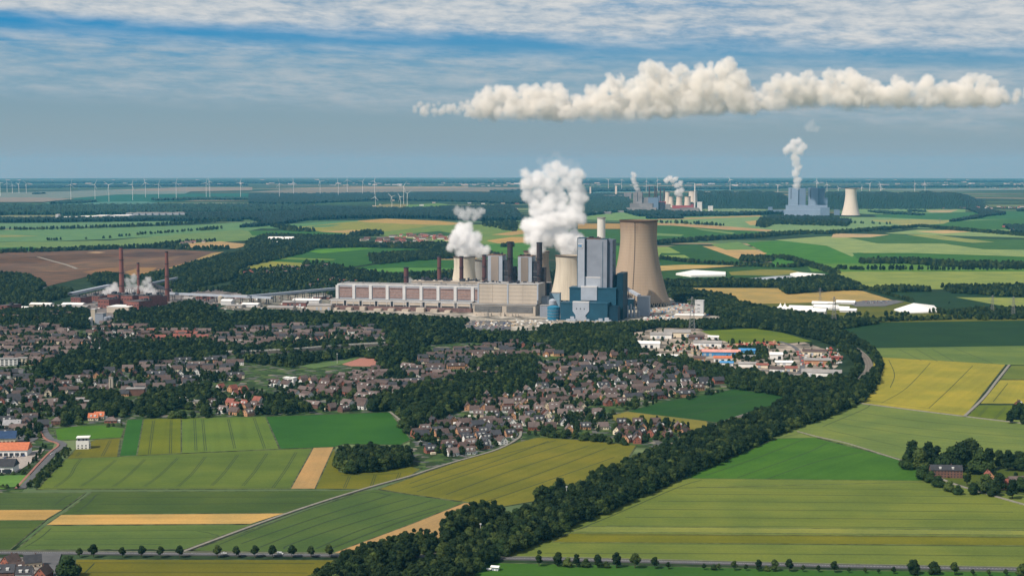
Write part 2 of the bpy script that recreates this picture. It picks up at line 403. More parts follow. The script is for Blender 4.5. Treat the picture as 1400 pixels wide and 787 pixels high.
field('bean_field', [(857, 562.5), (900, 550), (1003, 532), (1085, 542), (1050, 575), (985, 578)], (50, 92, 54), ((900, 560), (1040, 538)), [[(905, 563), (960, 552), (1040, 536)], [(940, 568), (990, 556), (1055, 540)], [(880, 557), (905, 551), (985, 538)]], pair=0, tw=1.1)
field('barley_field', [(828, 570), (857, 562.5), (966, 575.5), (975, 592), (880, 590)], (140, 134, 74), ((850, 575), (950, 580)))
field('bright_meadow_field', [(900, 668), (1060, 600), (1095, 592), (1120, 600), (1180, 615), (1236, 630.5), (1282, 652), (1292, 658)], (74, 118, 50), ((1000, 655), (1180, 600)), [[(965, 650), (1040, 624), (1100, 600)], [(1008, 653), (1100, 620), (1130, 606)], [(1048, 655), (1120, 630), (1180, 618)]], pair=0, tw=.9, grain=.14)
field('wheat_field', [(640, 775), (700, 745), (900, 663), (943, 654), (1292, 657.5), (1333, 670.5), (1560, 692), (1560, 780), (1120, 771.5), (850, 765), (690, 761)], (119, 133, 69), ((720, 740), (1400, 748)),
      [[(714, 752), (820, 712), (925, 667), (960, 656)]]+[[(xx, y0), (1100, y0+1.5), (xe, y0+4)] for xx, y0, xe in ((952, 666, 1300), (925, 675, 1330), (900, 685, 1372), (880, 696, 1385), (855, 707, 1400), (830, 718.5, 1400), (800, 731, 1400), (765, 743, 1400), (745, 756, 1400))], pair=0, tw=.95, stripe=.07)
field('wheat_strip', [(805, 719.5), (1400, 725), (1560, 725), (1560, 732.5), (780, 727)], (140, 148, 80), ((800, 725), (1400, 729)))
field('barley_strip', [(778, 729), (1560, 735), (1560, 747), (755, 741)], (122, 124, 54), ((800, 735), (1400, 741)))
field('wheat_field', [(1040, 600), (1175, 552), (1320, 569.5), (1560, 585), (1560, 630), (1236, 629), (1180, 614), (1118, 598)], (120, 138, 80), ((1100, 580), (1400, 610)), [[(1125, 583), (1180, 560), (1190, 553)], [(1150, 572), (1300, 590), (1560, 606)], [(1140, 578), (1300, 600), (1560, 616)], [(1170, 563), (1300, 580), (1560, 596)], [(1130, 587), (1230, 610)]], pair=0, tw=.9)
field('farmyard_ground', [(1236, 630), (1560, 626), (1560, 690), (1333, 670), (1282, 652)], (88, 104, 56))
field('rape_field', [(1195, 488), (1375, 498.5), (1320, 568.5), (1175, 551.5), (1190, 520)], (166, 158, 76), ((1220, 545), (1300, 500)), [[(1205, 551), (1240, 530), (1272, 496)], [(1215, 492), (1223, 512), (1217, 530)], [(1270, 558), (1300, 530), (1330, 500)], [(1190, 548), (1300, 562)]], pair=0, tw=.8, grain=.1)
field('wheat_field', [(1382, 500), (1560, 500), (1560, 519), (1368, 518.5)], (112, 128, 74))
field('rape_field', [(1367, 519.5), (1560, 520), (1560, 553), (1340, 551.5)], (164, 157, 76), ((1360, 548), (1380, 522)), [[(1358, 549), (1378, 524)]], pair=0, tw=.8)
field('wheat_field', [(1338, 554), (1396, 554), (1376, 576), (1322, 569)], (106, 124, 58), ((1340, 568), (1352, 556)), [[(1338, 569), (1350, 556)], [(1360, 573), (1375, 557)]])
field('wheat_field', [(1195, 474.5), (1560, 470), (1560, 499.5), (1375, 498.5), (1195, 488)], (112, 134, 82), ((1210, 480), (1400, 487)), [[(1230, 478), (1260, 493)], [(1252, 477), (1282, 494)], [(1274, 477), (1304, 494)], [(1305, 476), (1358, 497)]], pair=0, tw=.9)
field('beet_field', [(1120, 446), (1200, 440), (1560, 434), (1560, 470.5), (1190, 476), (1160, 458)], (40, 80, 54), ((1200, 460), (1400, 455)), stripe=.04)
field('pasture', [(1040, 416), (1150, 410), (1290, 411), (1560, 428), (1560, 436), (1200, 441), (1120, 447), (1050, 432)], (104, 112, 70))
field('stubble_field', [(905, 393.5), (1060, 394), (1150, 395), (1180, 398), (1222, 411), (1140, 413), (1010, 416), (930, 405)], (184, 160, 108), ((950, 400), (1150, 402)))
field('beet_field', [(1190, 399), (1290, 399.5), (1400, 404), (1560, 430), (1290, 424), (1240, 413)], (40, 80, 55))
field('wheat_field', [(1307, 406.5), (1560, 408), (1560, 421.5), (1375, 419)], (146, 158, 96))
field('wheat_field', [(1120, 371), (1560, 368.5), (1560, 393), (1190, 396), (1150, 382)], (142, 158, 98), ((1150, 380), (1400, 380)), stripe=.04)
field('wheat_field', [(958, 452.5), (1030, 449), (1070, 455), (1110, 466.5), (1075, 469), (1000, 470), (975, 460)], (110, 130, 66), ((980, 460), (1090, 464)), [[(975, 458), (1060, 454)], [(990, 465), (1085, 460)]], pair=0, tw=.9)
field('beet_field', [(898, 371), (1020, 365), (1100, 363), (1140, 370), (1140, 382), (1080, 384), (900, 388)], (60, 100, 62))
field('fallow_field', [(996, 372), (1040, 368.5), (1080, 369), (1100, 373), (1060, 377), (1000, 376)], (140, 140, 90))
field('stubble_field', [(899, 363.5), (935, 362), (1013, 363), (965, 366.5), (899, 370.5)], (198, 172, 120))
field('beet_field', [(860, 352), (897, 353), (914, 337), (950, 334), (975, 338), (1020, 360), (1080, 364), (1030, 366), (1013, 363), (935, 362), (880, 364)], (58, 104, 68))
field('wheat_field', [(870, 338), (914, 337.5), (943, 352.5), (870, 353)], (134, 160, 104))
field('meadow', [(1020, 332), (1060, 329), (1120, 331), (1180, 345), (1175, 362), (1060, 364), (1045, 345)], (76, 132, 84))
field('wheat_field', [(972, 333.5), (1010, 331), (1036, 341.5), (992, 341.5), (978, 337)], (112, 148, 104))
field('stubble_field', [(960, 336.6), (977, 336.6), (992, 341.6), (1032, 341.6), (1049, 346.5), (1036, 350), (1009, 354)], (196, 166, 124))
field('beet_field', [(1130, 323), (1222, 320), (1300, 326), (1560, 330), (1560, 345), (1300, 340), (1200, 334)], (74, 118, 92))
field('wheat_field', [(1060, 328), (1130, 323), (1160, 325), (1200, 333), (1290, 333), (1345, 341), (1560, 344), (1560, 356), (1330, 348.5), (1250, 346), (1172, 345.5), (1165, 351), (1130, 336)], (146, 166, 118))
field('meadow', [(1165, 346), (1250, 346), (1330, 348.5), (1560, 357), (1560, 360), (1180, 362)], (66, 118, 74))
field('meadow', [(1100, 360), (1560, 362), (1560, 371), (1110, 371.5)], (98, 140, 84))
field('wheat_field', [(1240, 321), (1275, 321), (1360, 331), (1330, 332), (1290, 328)], (150, 160, 112))
field('stubble_field', [(1140, 319), (1216, 321), (1190, 324.5), (1136, 325)], (196, 172, 140))
field('wheat_field', [(1210, 319), (1255, 314), (1320, 315), (1410, 320), (1410, 325), (1300, 322)], (142, 166, 124))
field('stubble_field', [(1252, 316.5), (1300, 314.5), (1327, 317), (1290, 319.5)], (206, 178, 138))
field('beet_field', [(880, 307), (1000, 311), (1042, 317), (1030, 323), (880, 333)], (66, 116, 88))
field('wheat_field', [(947, 311.5), (1005, 318), (1000, 320), (960, 315)], (120, 150, 112))
field('wheat_field', [(885, 318), (935, 321), (930, 323), (885, 322)], (118, 150, 112))
field('wheat_field', [(880, 328), (925, 329.5), (900, 332), (880, 332)], (120, 150, 106))
field('wheat_field', [(860, 299), (1000, 294.5), (1400, 300), (1560, 322), (1252, 312), (1140, 319), (1050, 322), (1042, 316), (1000, 311), (880, 305)], (126, 158, 124))
field('stubble_strip', [(860, 299.5), (950, 297.5), (1038, 294.3), (1042, 296), (950, 299.6), (860, 302)], (176, 158, 126))
field('stubble_strip', [(860, 304.6), (920, 305), (1000, 310), (1057, 314.5), (1050, 316.5), (990, 314), (920, 308.5), (860, 307.5)], (186, 158, 128))
field('beet_field', [(1290, 303), (1400, 299), (1560, 312), (1340, 314), (1262, 309.5)], (72, 122, 100))
field('stubble_field', [(1018, 303), (1036, 301), (1040, 307), (1026, 308)], (188, 166, 128))
field('fallow_field', [(1186, 301), (1250, 300), (1305, 301), (1290, 306), (1240, 309), (1215, 305)], (158, 162, 122))
field('wheat_field', [(1140, 291), (1180, 285), (1320, 286), (1320, 290), (1200, 293)], (120, 156, 126))
field('stubble_strip', [(1266, 287.5), (1310, 286.8), (1300, 290.5), (1272, 290.5)], (176, 166, 142))
field('beet_field', [(1195, 294), (1370, 289), (1560, 292), (1560, 297), (1290, 301), (1200, 297)], (70, 124, 108))
# left mid-distance
field('wheat_field', [(-130, 307), (200, 303), (260, 302), (262, 305), (100, 311), (-130, 314.5)], (108, 146, 122))
field('wheat_field', [(-130, 316), (120, 312.5), (260, 308), (330, 304), (400, 303), (330, 318), (270, 320), (150, 327), (60, 330), (-130, 332)], (106, 146, 116))
field('wheat_field', [(-130, 333), (150, 329), (250, 320), (330, 314), (360, 322), (350, 328), (300, 331), (200, 338), (75, 343), (-130, 345)], (116, 146, 108))
field('beet_field', [(-130, 340), (45, 338), (76, 342.5), (-130, 347)], (62, 116, 88))
field('stubble_field', [(-130, 320.5), (20, 321.5), (55, 322.5), (20, 324), (-130, 325)], (146, 152, 112))
field('stubble_field', [(215, 336.5), (260, 333), (300, 330), (344, 334.5), (322, 339.5), (230, 338)], (188, 160, 124))
field('lignite_spoil_ground', [(-130, 348), (120, 342.5), (200, 340), (298, 344), (300, 347), (262, 359), (232, 367), (190, 374), (120, 378), (62, 392), (30, 378), (-130, 370)], (116, 100, 96), patch=.2, grain=.12, stripe=.12)
field('spoil_terrace', [(-130, 356), (60, 350), (140, 347), (190, 349), (120, 354), (40, 360), (-130, 362)], (104, 90, 88), patch=.25, grain=.2, stripe=.2)
field('spoil_terrace', [(30, 366), (110, 358), (190, 354), (250, 350), (230, 358), (150, 365), (70, 372)], (126, 108, 100), patch=.25, grain=.2, stripe=.2)
field('spoil_terrace', [(150, 349.5), (200, 344), (280, 346), (250, 350), (180, 352)], (98, 88, 92), patch=.25, grain=.2, stripe=.2)
field('spoil_ramp', [(232, 366), (262, 357), (290, 346), (306, 344), (280, 355), (262, 361), (232, 370), (205, 376), (190, 378), (192, 374)], (176, 152, 112))
field('sand_patch', [(170, 372), (190, 366), (215, 366), (205, 372), (180, 377)], (162, 130, 100))
field('sand_patch', [(112, 372), (150, 366), (172, 364), (165, 370), (140, 378)], (146, 116, 96))
field('sand_patch', [(118, 345.5), (132, 344), (145, 345), (134, 346.5)], (186, 158, 132))
field('wheat_field', [(345, 299), (400, 298), (403, 299.5), (350, 302)], (132, 164, 126))
field('wheat_field', [(350, 312), (400, 306), (470, 302), (500, 301), (450, 310), (400, 313)], (98, 144, 118))
field('fallow_field', [(390, 312.5), (470, 304), (528, 299.5), (614, 304), (640, 308), (600, 312), (520, 322), (470, 320), (436, 316)], (146, 152, 104))
field('stubble_field', [(488, 302), (528, 299), (600, 302), (640, 306), (612, 308), (560, 306.5), (500, 304)], (184, 158, 116))
field('stubble_field', [(436, 316.5), (480, 314.5), (520, 315.5), (510, 318.5), (465, 318.5)], (186, 160, 122))
field('beet_field', [(340, 316), (400, 315.5), (470, 318.5), (460, 324), (345, 322)], (66, 118, 84))
field('wheat_field', [(500, 320), (600, 308), (720, 306), (720, 330), (640, 336), (560, 326)], (118, 146, 102))
field('beet_field', [(545, 321), (600, 316), (625, 320), (600, 324)], (62, 104, 84))
field('stubble_field', [(672, 321), (710, 315), (730, 315), (730, 318), (700, 322)], (182, 156, 118))
field('stubble_field', [(665, 329), (700, 324), (740, 324), (740, 332), (680, 333)], (194, 162, 116))
field('meadow', [(660, 334), (740, 331), (740, 360), (690, 352), (672, 344)], (84, 136, 88))
field('beet_field', [(340, 366), (370, 355), (415, 346), (432, 340), (490, 338), (575, 340.5), (545, 352), (500, 362), (470, 366), (400, 368)], (62, 112, 74))
field('meadow_strip', [(418, 344), (445, 340.5), (490, 338.6), (520, 338.8), (480, 343), (440, 346.5)], (92, 146, 82))
field('wheat_strip', [(382, 352), (460, 354.5), (455, 356), (375, 354.5)], (116, 144, 92))
field('barley_field', [(330, 363.5), (360, 357), (412, 359.5), (414, 365.5), (350, 368)], (146, 150, 92))
field('meadow', [(470, 371), (500, 364), (560, 356), (640, 352), (720, 354), (720, 373), (600, 373), (540, 376)], (60, 112, 72))
field('meadow_strip', [(490, 368), (560, 366), (620, 367), (620, 370), (520, 372)], (96, 146, 88))
field('stubble_strip', [(572, 354), (610, 350.5), (660, 351), (650, 355), (600, 355.5)], (186, 158, 122))
field('meadow', [(324, 387), (345, 383.5), (362, 383), (366, 389), (345, 396), (325, 395)], (74, 118, 62))
field('meadow', [(362, 386), (420, 386), (400, 392), (366, 391)], (78, 112, 66))
field('wheat_field', [(800, 292), (860, 290), (900, 300), (860, 302), (800, 300)], (120, 156, 120))
field('stubble_field', [(790, 306), (830, 305.5), (860, 306), (860, 313), (790, 313)], (176, 148, 112))
field('beet_field', [(790, 314), (870, 314), (870, 332), (790, 333)], (66, 114, 84))
field('meadow', [(830, 336), (870, 336), (870, 372), (830, 372)], (74, 128, 76))
# far strips
field('open_cast_ground', [(340, 262.5), (420, 257.5), (560, 255.5), (720, 256), (720, 261), (560, 262), (440, 265)], (134, 142, 148))
field('open_cast_ground', [(345, 258), (500, 255.3), (640, 255), (640, 257), (500, 258)], (160, 154, 152))
field('open_cast_ground', [(-130, 266), (90, 261.5), (250, 256.5), (260, 262), (250, 266), (90, 271), (-130, 276)], (124, 146, 152))
field('open_cast_ground', [(-130, 270.5), (60, 270), (100, 272), (60, 276), (-130, 276.5)], (146, 146, 148))
field('open_cast_ground', [(150, 260), (250, 256), (345, 256), (345, 260), (250, 262)], (146, 148, 152))
field('beet_field', [(100, 271), (160, 266), (345, 264), (345, 270), (220, 276), (110, 277)], (60, 122, 128))
field('wheat_field', [(60, 277), (200, 275.5), (235, 280), (80, 280.6)], (96, 142, 142))
field('open_cast_ground', [(245, 278.5), (300, 277.5), (400, 279), (400, 280.3), (260, 280.3)], (146, 152, 148))
field('stubble_strip', [(-130, 295), (60, 294), (90, 293.5), (60, 299), (-130, 301)], (134, 144, 128))
field('stubble_field', [(500, 286), (512, 281), (530, 279), (560, 279), (556, 284), (530, 286)], (140, 142, 122))
field('wheat_field', [(556, 280), (600, 278), (616, 280), (590, 285), (552, 286)], (110, 148, 118))
field('wheat_field', [(458, 273.5), (480, 270.5), (512, 271.5), (500, 274.5)], (92, 142, 132))
field('stubble_strip', [(585, 267), (610, 265), (645, 265), (640, 268)], (140, 152, 144))
field('stubble_strip', [(1075, 288), (1060, 290), (965, 291.5), (940, 288), (1000, 284)], (124, 152, 130))
field('wheat_field', [(960, 292), (1070, 289.5), (1075, 292.5), (960, 295)], (98, 150, 130))
field('open_cast_ground', [(1180, 259.3), (1400, 257), (1400, 259.6), (1300, 260.6)], (128, 150, 158))
field('stubble_strip', [(800, 262), (1000, 258), (1000, 259.4), (810, 264)], (104, 148, 160))
# ------------------------------------------------------------------ power stations
YAW = R(-14.2)
concrete = mat('weathered_concrete', (0.50, 0.44, 0.35), var=.12, scale=.03, streak=True)
grey_clad = mat('grey_cladding', (0.235, 0.26, 0.31), rough=.55, var=.06, scale=.05, spec=.4)
lightgrey_clad = mat('light_grey_cladding', (0.36, 0.40, 0.46), rough=.55, var=.05, scale=.05)
darkgrey = mat('dark_steelwork', (0.045, 0.045, 0.055), var=.3, scale=.12)
white_clad = mat('white_cladding', (0.58, 0.58, 0.58), var=.06, scale=.05)
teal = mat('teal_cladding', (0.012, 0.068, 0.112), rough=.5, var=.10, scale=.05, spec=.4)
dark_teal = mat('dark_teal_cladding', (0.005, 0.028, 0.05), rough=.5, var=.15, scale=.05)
panel_beige = mat('beige_concrete_panels', (0.47, 0.41, 0.34), var=.07, scale=.04, streak=True)
brick_m = mat('red_brick', (0.21, 0.085, 0.07), var=.15, scale=.2)
stack_brick = mat('stack_brick', (0.13, 0.055, 0.05), var=.2, scale=.05, streak=True)
brown_panel = mat('brown_panel', (0.30, 0.25, 0.21), var=.18, scale=.03, streak=True)
roof_grey = mat('roof_felt', (0.28, 0.27, 0.26), var=.12, scale=.06)
roof_white = mat('white_roof', (0.80, 0.80, 0.77), var=.04, scale=.06)
glass_dark = mat('dark_glass', (0.03, 0.035, 0.045), rough=.25, var=.3, scale=.2, spec=.5)
yard_m = mat('works_yard', (0.19, 0.185, 0.16), var=.5, scale=.03, col2=(0.34, 0.31, 0.26))
panel_brick = mat('panel_brick', (0.30, 0.20, 0.175), var=.12, scale=.15)
band_m = mat('panel_band', (0.30, 0.26, 0.26), var=.1)
asphalt = mat('asphalt', (0.12, 0.12, 0.125), var=.12, scale=.1)
road_m = mat('road_asphalt', (0.105, 0.105, 0.11), var=.10, scale=.1)
gravel_path = mat('gravel_path', (0.23, 0.215, 0.18), var=.12, scale=.2)
red_m = mat('red_painted_steel', (0.34, 0.07, 0.07), var=.1)
blue_m = mat('blue_painted_steel', (0.06, 0.24, 0.48), var=.1)
salmon_roof = mat('salmon_roof', (0.62, 0.30, 0.25), var=.1, scale=.1)
slab('works_yard', [(440, 441), (452, 424), (560, 405), (740, 392), (900, 396), (925, 405), (985, 430), (985, 442), (900, 444), (830, 449), (700, 452), (640, 449)], 0.75, yard_m)
slab('works_yard', [(300, 422), (330, 408), (380, 402), (455, 400), (458, 428), (400, 428)], 0.72, mat('old_works_yard', (0.09, 0.10, 0.07), var=.5, scale=.04, col2=(.19, .175, .14)))
slab('works_yard', [(70, 430), (110, 404), (160, 392), (240, 395), (330, 397), (330, 410), (240, 425), (180, 434), (100, 436)], 0.7, mat('dark_works_yard', (0.16, 0.14, 0.13), var=.4, scale=.04))
def frame(x0, x1, yb, yaw=None):
    """front line of a building from pixel x0 to x1 at ground row yb: left corner, unit along, unit back, width, scale"""
    yaw = YAW if yaw is None else yaw
    c, s = at((x0+x1)/2, yb); u = Vector((math.cos(yaw), math.sin(yaw), 0)); v = Vector((-math.sin(yaw), math.cos(yaw), 0))
    # intersect sight lines of both edges with the front line
    def hit(px):
        d = Vector(((px-700)/F/cp, 1.0)); d.x = (px-700)/F*1.0/(cp+0) * 1.0
        # solve c + t u = k d  (plan view, using depth factor of the middle)
        p, _ = at(px, yb); dx, dy = p.x, p.y
        det = u.x*(-dy)+u.y*dx
        t = ((-c.x)*(-dy)-(-c.y)*(-dx))/det if abs(det) > 1e-9 else 0
        return t
    t0, t1 = hit(x0), hit(x1)
    L = c+u*t0; L.z = gz(L.x, L.y)
    return L, u, v, t1-t0, s
class B:
    """a building drawn from its picture rectangle: front face and depth behind it"""
    def __init__(s, x0, x1, yt, yb, depth, yaw=None):
        s.L, s.u, s.v, s.w, s.s = frame(x0, x1, yb, yaw); s.d = depth; s.h = (yb-yt)*s.s; s.x0, s.x1, s.yb = x0, x1, yb
        s.yaw = YAW if yaw is None else yaw
    def P(s, a, b): q = s.L+s.u*a+s.v*b; return (q.x, q.y)
    def X(s, px): return (px-s.x0)/(s.x1-s.x0)*s.w
    def Z(s, py): return (s.yb-py)*s.s
    def box(s, mb, a0, a1, b0, b1, z0, z1, mi=0):
        g = s.L.z; mb.quadbox([s.P(a0, b0), s.P(a1, b0), s.P(a1, b1), s.P(a0, b1)], g+z0, g+z1, mi)
    def root(s, name, label, cat, group=None):
        c = s.P(s.w/2, s.d/2); return empty(name, (c[0], c[1], s.L.z), label, cat, group)
    def part(s, name, parent, m, *boxes):
        mb = MB()
        for b in boxes: s.box(mb, *b)
        return mb.build(name, m, parent)
def clutter(b, mb, n, z, a0, a1, b0, b1, lo=1.5, hi=5, mi=0):
    for i in range(n):
        w_ = random.uniform(2, 9); d_ = random.uniform(2, 7); a = random.uniform(a0, a1-w_); c = random.uniform(b0, max(b0+.1, b1-d_))
        b.box(mb, a, a+w_, c, c+d_, z, z+random.uniform(lo, hi), mi)
# --- main plant: long machine hall
def machine_hall():
    b = B(452, 646, 409.5, 424.8, 90); r = b.root('turbine_hall', 'long turbine hall with white framed brick bays in front of the cooling towers', 'power station hall')
    # the hall's own ground line slopes: it is one straight facade
    W = b.w; zl = 24.5
    b.part('lower_storey', r, panel_beige, (0, W, 0, 34, 0.3, zl-3))
    b.part('brick_base', r, mat('base_brick', (.17, .105, .095), var=.2, scale=.15), (-8, W, -9, -.4, 0, 9.5))
    b.part('eaves_band', r, white_clad, (-2, W, -2.0, 34, zl-3, zl-1.6))
    b.part('roof_terrace', r, roof_grey, (-1, W, -1.2, 34, zl-1.55, zl))
    n = 8; x0, x1 = b.X(459.6), b.X(662)
    b.part('upper_storey', r, lightgrey_clad, (x0, x1, 12, 88, zl+.05, b.Z(391.6)))
    b.part('parapet', r, white_clad, (x0-.6, x1, 11.2, 14, b.Z(391.6)+.05, b.Z(391.6)+3), (x0-.6, x0+2, 14, 88, b.Z(391.6)+.05, b.Z(391.6)+3))
    b.part('roof', r, roof_grey, (x0+2.1, x1, 14.1, 88, b.Z(391.6)+.02, b.Z(391.6)+1.6))
    zt = b.Z(391.6)-2; st = (x1-x0)/8.75
    for k in range(9):
        a0 = x0+k*st+st*.12; a1 = min(x1, x0+k*st+st*.88)
        pan = b.part('brick_panel', r, panel_brick, (a0, a1, 11.0, 11.9, zl+3.5, zt-1.5))
        for q in range(4):
            zz = zl+3.5+(zt-5-zl)*(q+.5)/4
            b.part('window_band', pan, glass_dark if q == 3 else band_m, (a0+1, a1-1, 10.6, 10.95, zz, zz+1.1))
        b.part('pilaster', r, white_clad, (x0+k*st-st*.10, x0+k*st+st*.07, 9.6, 11.95, zl+.1, zt+2))
        b.part('pilaster', r, white_clad, (max(0, a0-3), a0-2.2, -1.9, -1.0, 9.8, zl-3.1))
        # lower bays: beige panel in a white frame, dark slot between
        l0 = k*W/9.0+2; l1 = (k+1)*W/9.0-5
        pn = b.part('bay_panel', r, panel_beige, (l0+1, l1-1, -1.0, -.05, 11.5, zl-4.6))
        b.part('bay_frame', r, white_clad, (l0, l1, -1.7, -1.05, zl-4.5, zl-3.1), (l0, l0+1, -1.7, -1.05, 10, zl-4.5), (l1-1, l1, -1.7, -1.05, 10, zl-4.5))
        b.part('window_slot', r, glass_dark, (l1+1.2, l1+5, -.9, -.05, 10, zl-3.6))
        b.part('window_strip', pn, glass_dark, (l0+1.5, l1-1.5, -1.25, -1.02, 11.2, 13.2))
    mb = MB(); clutter(b, mb, 26, b.Z(391.6)+1.5, x0+8, x1-4, 20, 80); mb.build_each('roof_unit', roof_grey, r)
    mb = MB()
    for k in range(9): b.box(mb, 12+k*34, 24+k*34+random.uniform(0, 8), -24, -9.2, 0, random.uniform(5, 10))
    mb.build_each('annex', panel_beige, r)
    # beige boiler bunker hall behind
    b2 = B(563, 655, 385.3, 416, 40)
    r2 = b2.root('bunker_hall', 'long beige bunker hall behind the turbine hall with four brick stacks', 'power station hall')
    b2.part('wall', r2, panel_beige, (0, b2.w, 0, 40, 0, b2.h)); b2.part('clerestory', r2, blue_m, (8, b2.w-5, -.3, -.05, b2.Z(391), b2.Z(389.3)))
    b2.part('roof_edge', r2, panel_beige, (-1, b2.w, -1, 41, b2.h+.05, b2.h+1.5))
    mb = MB(); clutter(b2, mb, 34, b2.h+1.4, 4, b2.w-4, 3, 36, 2, 8); mb.build_each('roof_unit', darkgrey, r2)
machine_hall()
def panel_hall():
    b = B(652.5, 735.5, 387.5, 431, 70); r = b.root('boiler_hall', 'beige concrete panelled hall with louvred base beside the blue boiler house', 'power station hall')
    zl = b.Z(415.2)
    b.part('louvre_storey', r, panel_beige, (-7, b.w-4, -8, 60, 0, zl-2.5)); b.part('walkway_roof', r, roof_grey, (-10, b.w-2, -9, 60, zl-2.45, zl))
    b.part('upper_storey', r, panel_beige, (0, b.w, 4, 70, zl+.05, b.Z(388.2))); 
    n = 4
    for k in range(n):
        a0 = k*b.w/n; a1 = (k+1)*b.w/n
        for q in range(5):
            z0 = zl+1+q*(b.Z(388.2)-zl-2)/5; z1 = zl+1+(q+1)*(b.Z(388.2)-zl-2)/5
            b.part('concrete_panel', r, panel_beige, (a0+.6, a1-.6, 3.55, 3.95, z0+.25, z1-.25))
    for a in (0.0, b.w*.5-1.5, b.w-3): b.part('pier', r, lightgrey_clad, (a, a+3, 2.6, 3.4, zl+.1, b.Z(388.2)))
    b.part('parapet', r, white_clad, (-.5, b.w+.5, 2.4, 6, b.Z(388.2)+.05, b.h)); b.part('roof', r, roof_grey, (0, b.w, 6.1, 70, b.Z(388.2)+.04, b.h-.6))
    b.part('doorway', r, darkgrey, (b.w-2.2, b.w-.4, 2.2, 2.55, zl+.1, zl+9))
    for a0, a1 in ((-4, b.w*.42), (b.w*.50, b.w-10)):
        lo = b.part('louvre_panel', r, glass_dark, (a0, a1, -8.8, -8.05, 8, zl-5))
        for q in range(6): b.part('louvre_blade', lo, roof_grey, (a0+.3, a1-.3, -9.4, -8.85, 8.5+q*2.4, 9.6+q*2.4))
    mb = MB(); clutter(b, mb, 16, 0, 0, b.w-8, -30, -12, 4, 9); mb.build_each('annex', panel_beige, r)
    mb = MB(); clutter(b, mb, 20, b.h-.6, 3, b.w-3, 10, 60, 1, 5); mb.build_each('roof_unit', darkgrey, r)
panel_hall()
# --- brick and steel stacks
def stack(x, r0px, r1px, yt, yb, label, m, rim=darkgrey, cat='chimney', group=None, name='chimney_stack', rings=3):
    c, s = at(x, yb); h = (yb-yt)*s
    o = empty(name, c, label, cat, group); r0, r1 = r0px*s, r1px*s
    mb = MB(); mb.lathe((0, 0, 0), [(r0, 0), (r1*.25+r0*.75, h*.3), (r1, h-2.5)], 20); mb.build('shaft', m, o, smooth=False, world=False)
    mb = MB(); mb.lathe((0, 0, 0), [(r1*1.10, h-2.45), (r1*1.10, h), (r1*.7, h), (r1*.7, h-2)], 20, cap=False); mb.build('rim', rim, o, world=False)
    for k in range(rings):
        z = h*(k+1)/(rings+1); rr = r0+(r1-r0)*(z/h)
        mb = MB(); mb.lathe((0, 0, 0), [(rr*1.0, z), (rr*1.22+.5, z), (rr*1.22+.5, z+1.2), (rr, z+1.2)], 16, cap=False); mb.build('gallery', rim, o, world=False)
    return o
stack(555.5, 3.4, 3.3, 365, 419, 'short thick brick chimney rising from the turbine hall, left of the other stacks', stack_brick, group='brick stacks behind the turbine hall')
stack(600.7, 2.8, 2.6, 350, 414, 'brick chimney rising from the bunker hall left of the cooling towers', stack_brick, group='brick stacks behind the turbine hall')
stack(631, 2.9, 2.7, 350, 413, 'brick chimney standing in front of the first steaming cooling tower', stack_brick, group='brick stacks behind the turbine hall')
stack(662.2, 3.0, 2.8, 348, 412, 'brick chimney between the first cooling towers and the narrow boiler block', stack_brick, group='brick stacks behind the turbine hall')
stack(697.3, 4.0, 3.8, 330, 421, 'dark steel stack left of the wide steam cloud between boiler blocks', mat('dark_stack', (.055, .04, .042), var=.25, scale=.08), group='dark stacks between the boiler blocks')
stack(737.3, 4.0, 3.8, 331, 421, 'dark steel stack in front of the second steaming cooling tower', MATS['dark_stack'], group='dark stacks between the boiler blocks')
o = stack(821.5, 5.7, 5.5, 297, 426, 'tall white round stack rising behind the grey boiler house', mat('white_stack', (.70, .68, .62), var=.08, scale=.04, streak=True), rim=roof_grey)
# --- boiler blocks
def boiler_block(x0, x1, yt, label):
    b = B(x0, x1, yt, 421, 42); r = b.root('boiler_block', label, 'boiler block', 'grey boiler blocks behind the panelled hall')
    w_ = b.w
    b.part('wall', r, lightgrey_clad, (0, w_, 0, 40, 0, b.h)); b.part('brown_panel', r, brown_panel, (w_*.22, w_*.74, -.9, -.05, 4, b.h-2))
    b.part('roof', r, mat('rusty_roof', (.20, .12, .08), var=.3, scale=.1), (-.5, w_+.5, -.5, 40.5, b.h+.05, b.h+1.5))
    mb = MB(); clutter(b, mb, 7, b.h+1.4, 1, w_-1, 2, 30, 1, 4); mb.build_each('roof_unit', darkgrey, r)
    fr = b.part('steelwork', r, darkgrey, (w_+.3, w_+17, 4, 34, 0, b.h*.9))
    b.part('bunker', r, mat('brown_steel_cladding', (.10, .075, .07), var=.3, scale=.1), (w_+17.4, w_+26, 16, 40, 0, b.h*.78), (-9, -.3, 10, 36, 0, b.h*.55))
    b.part('stair_tower', r, darkgrey, (w_+17.3, w_+22, 6, 14, 0, b.h*.62))
    for k in range(6): b.part('floor_deck', fr, roof_grey, (w_+.4, w_+17.2, 3.2, 3.9, b.h*(.16+k*.11), b.h*(.16+k*.11)+.7))
boiler_block(667, 686.8, 349, 'grey boiler block with brown centre panel, right of the first cooling towers')
boiler_block(708, 727, 350.5, 'grey boiler block with brown centre panel, between the two dark stacks')
simple_q = 1
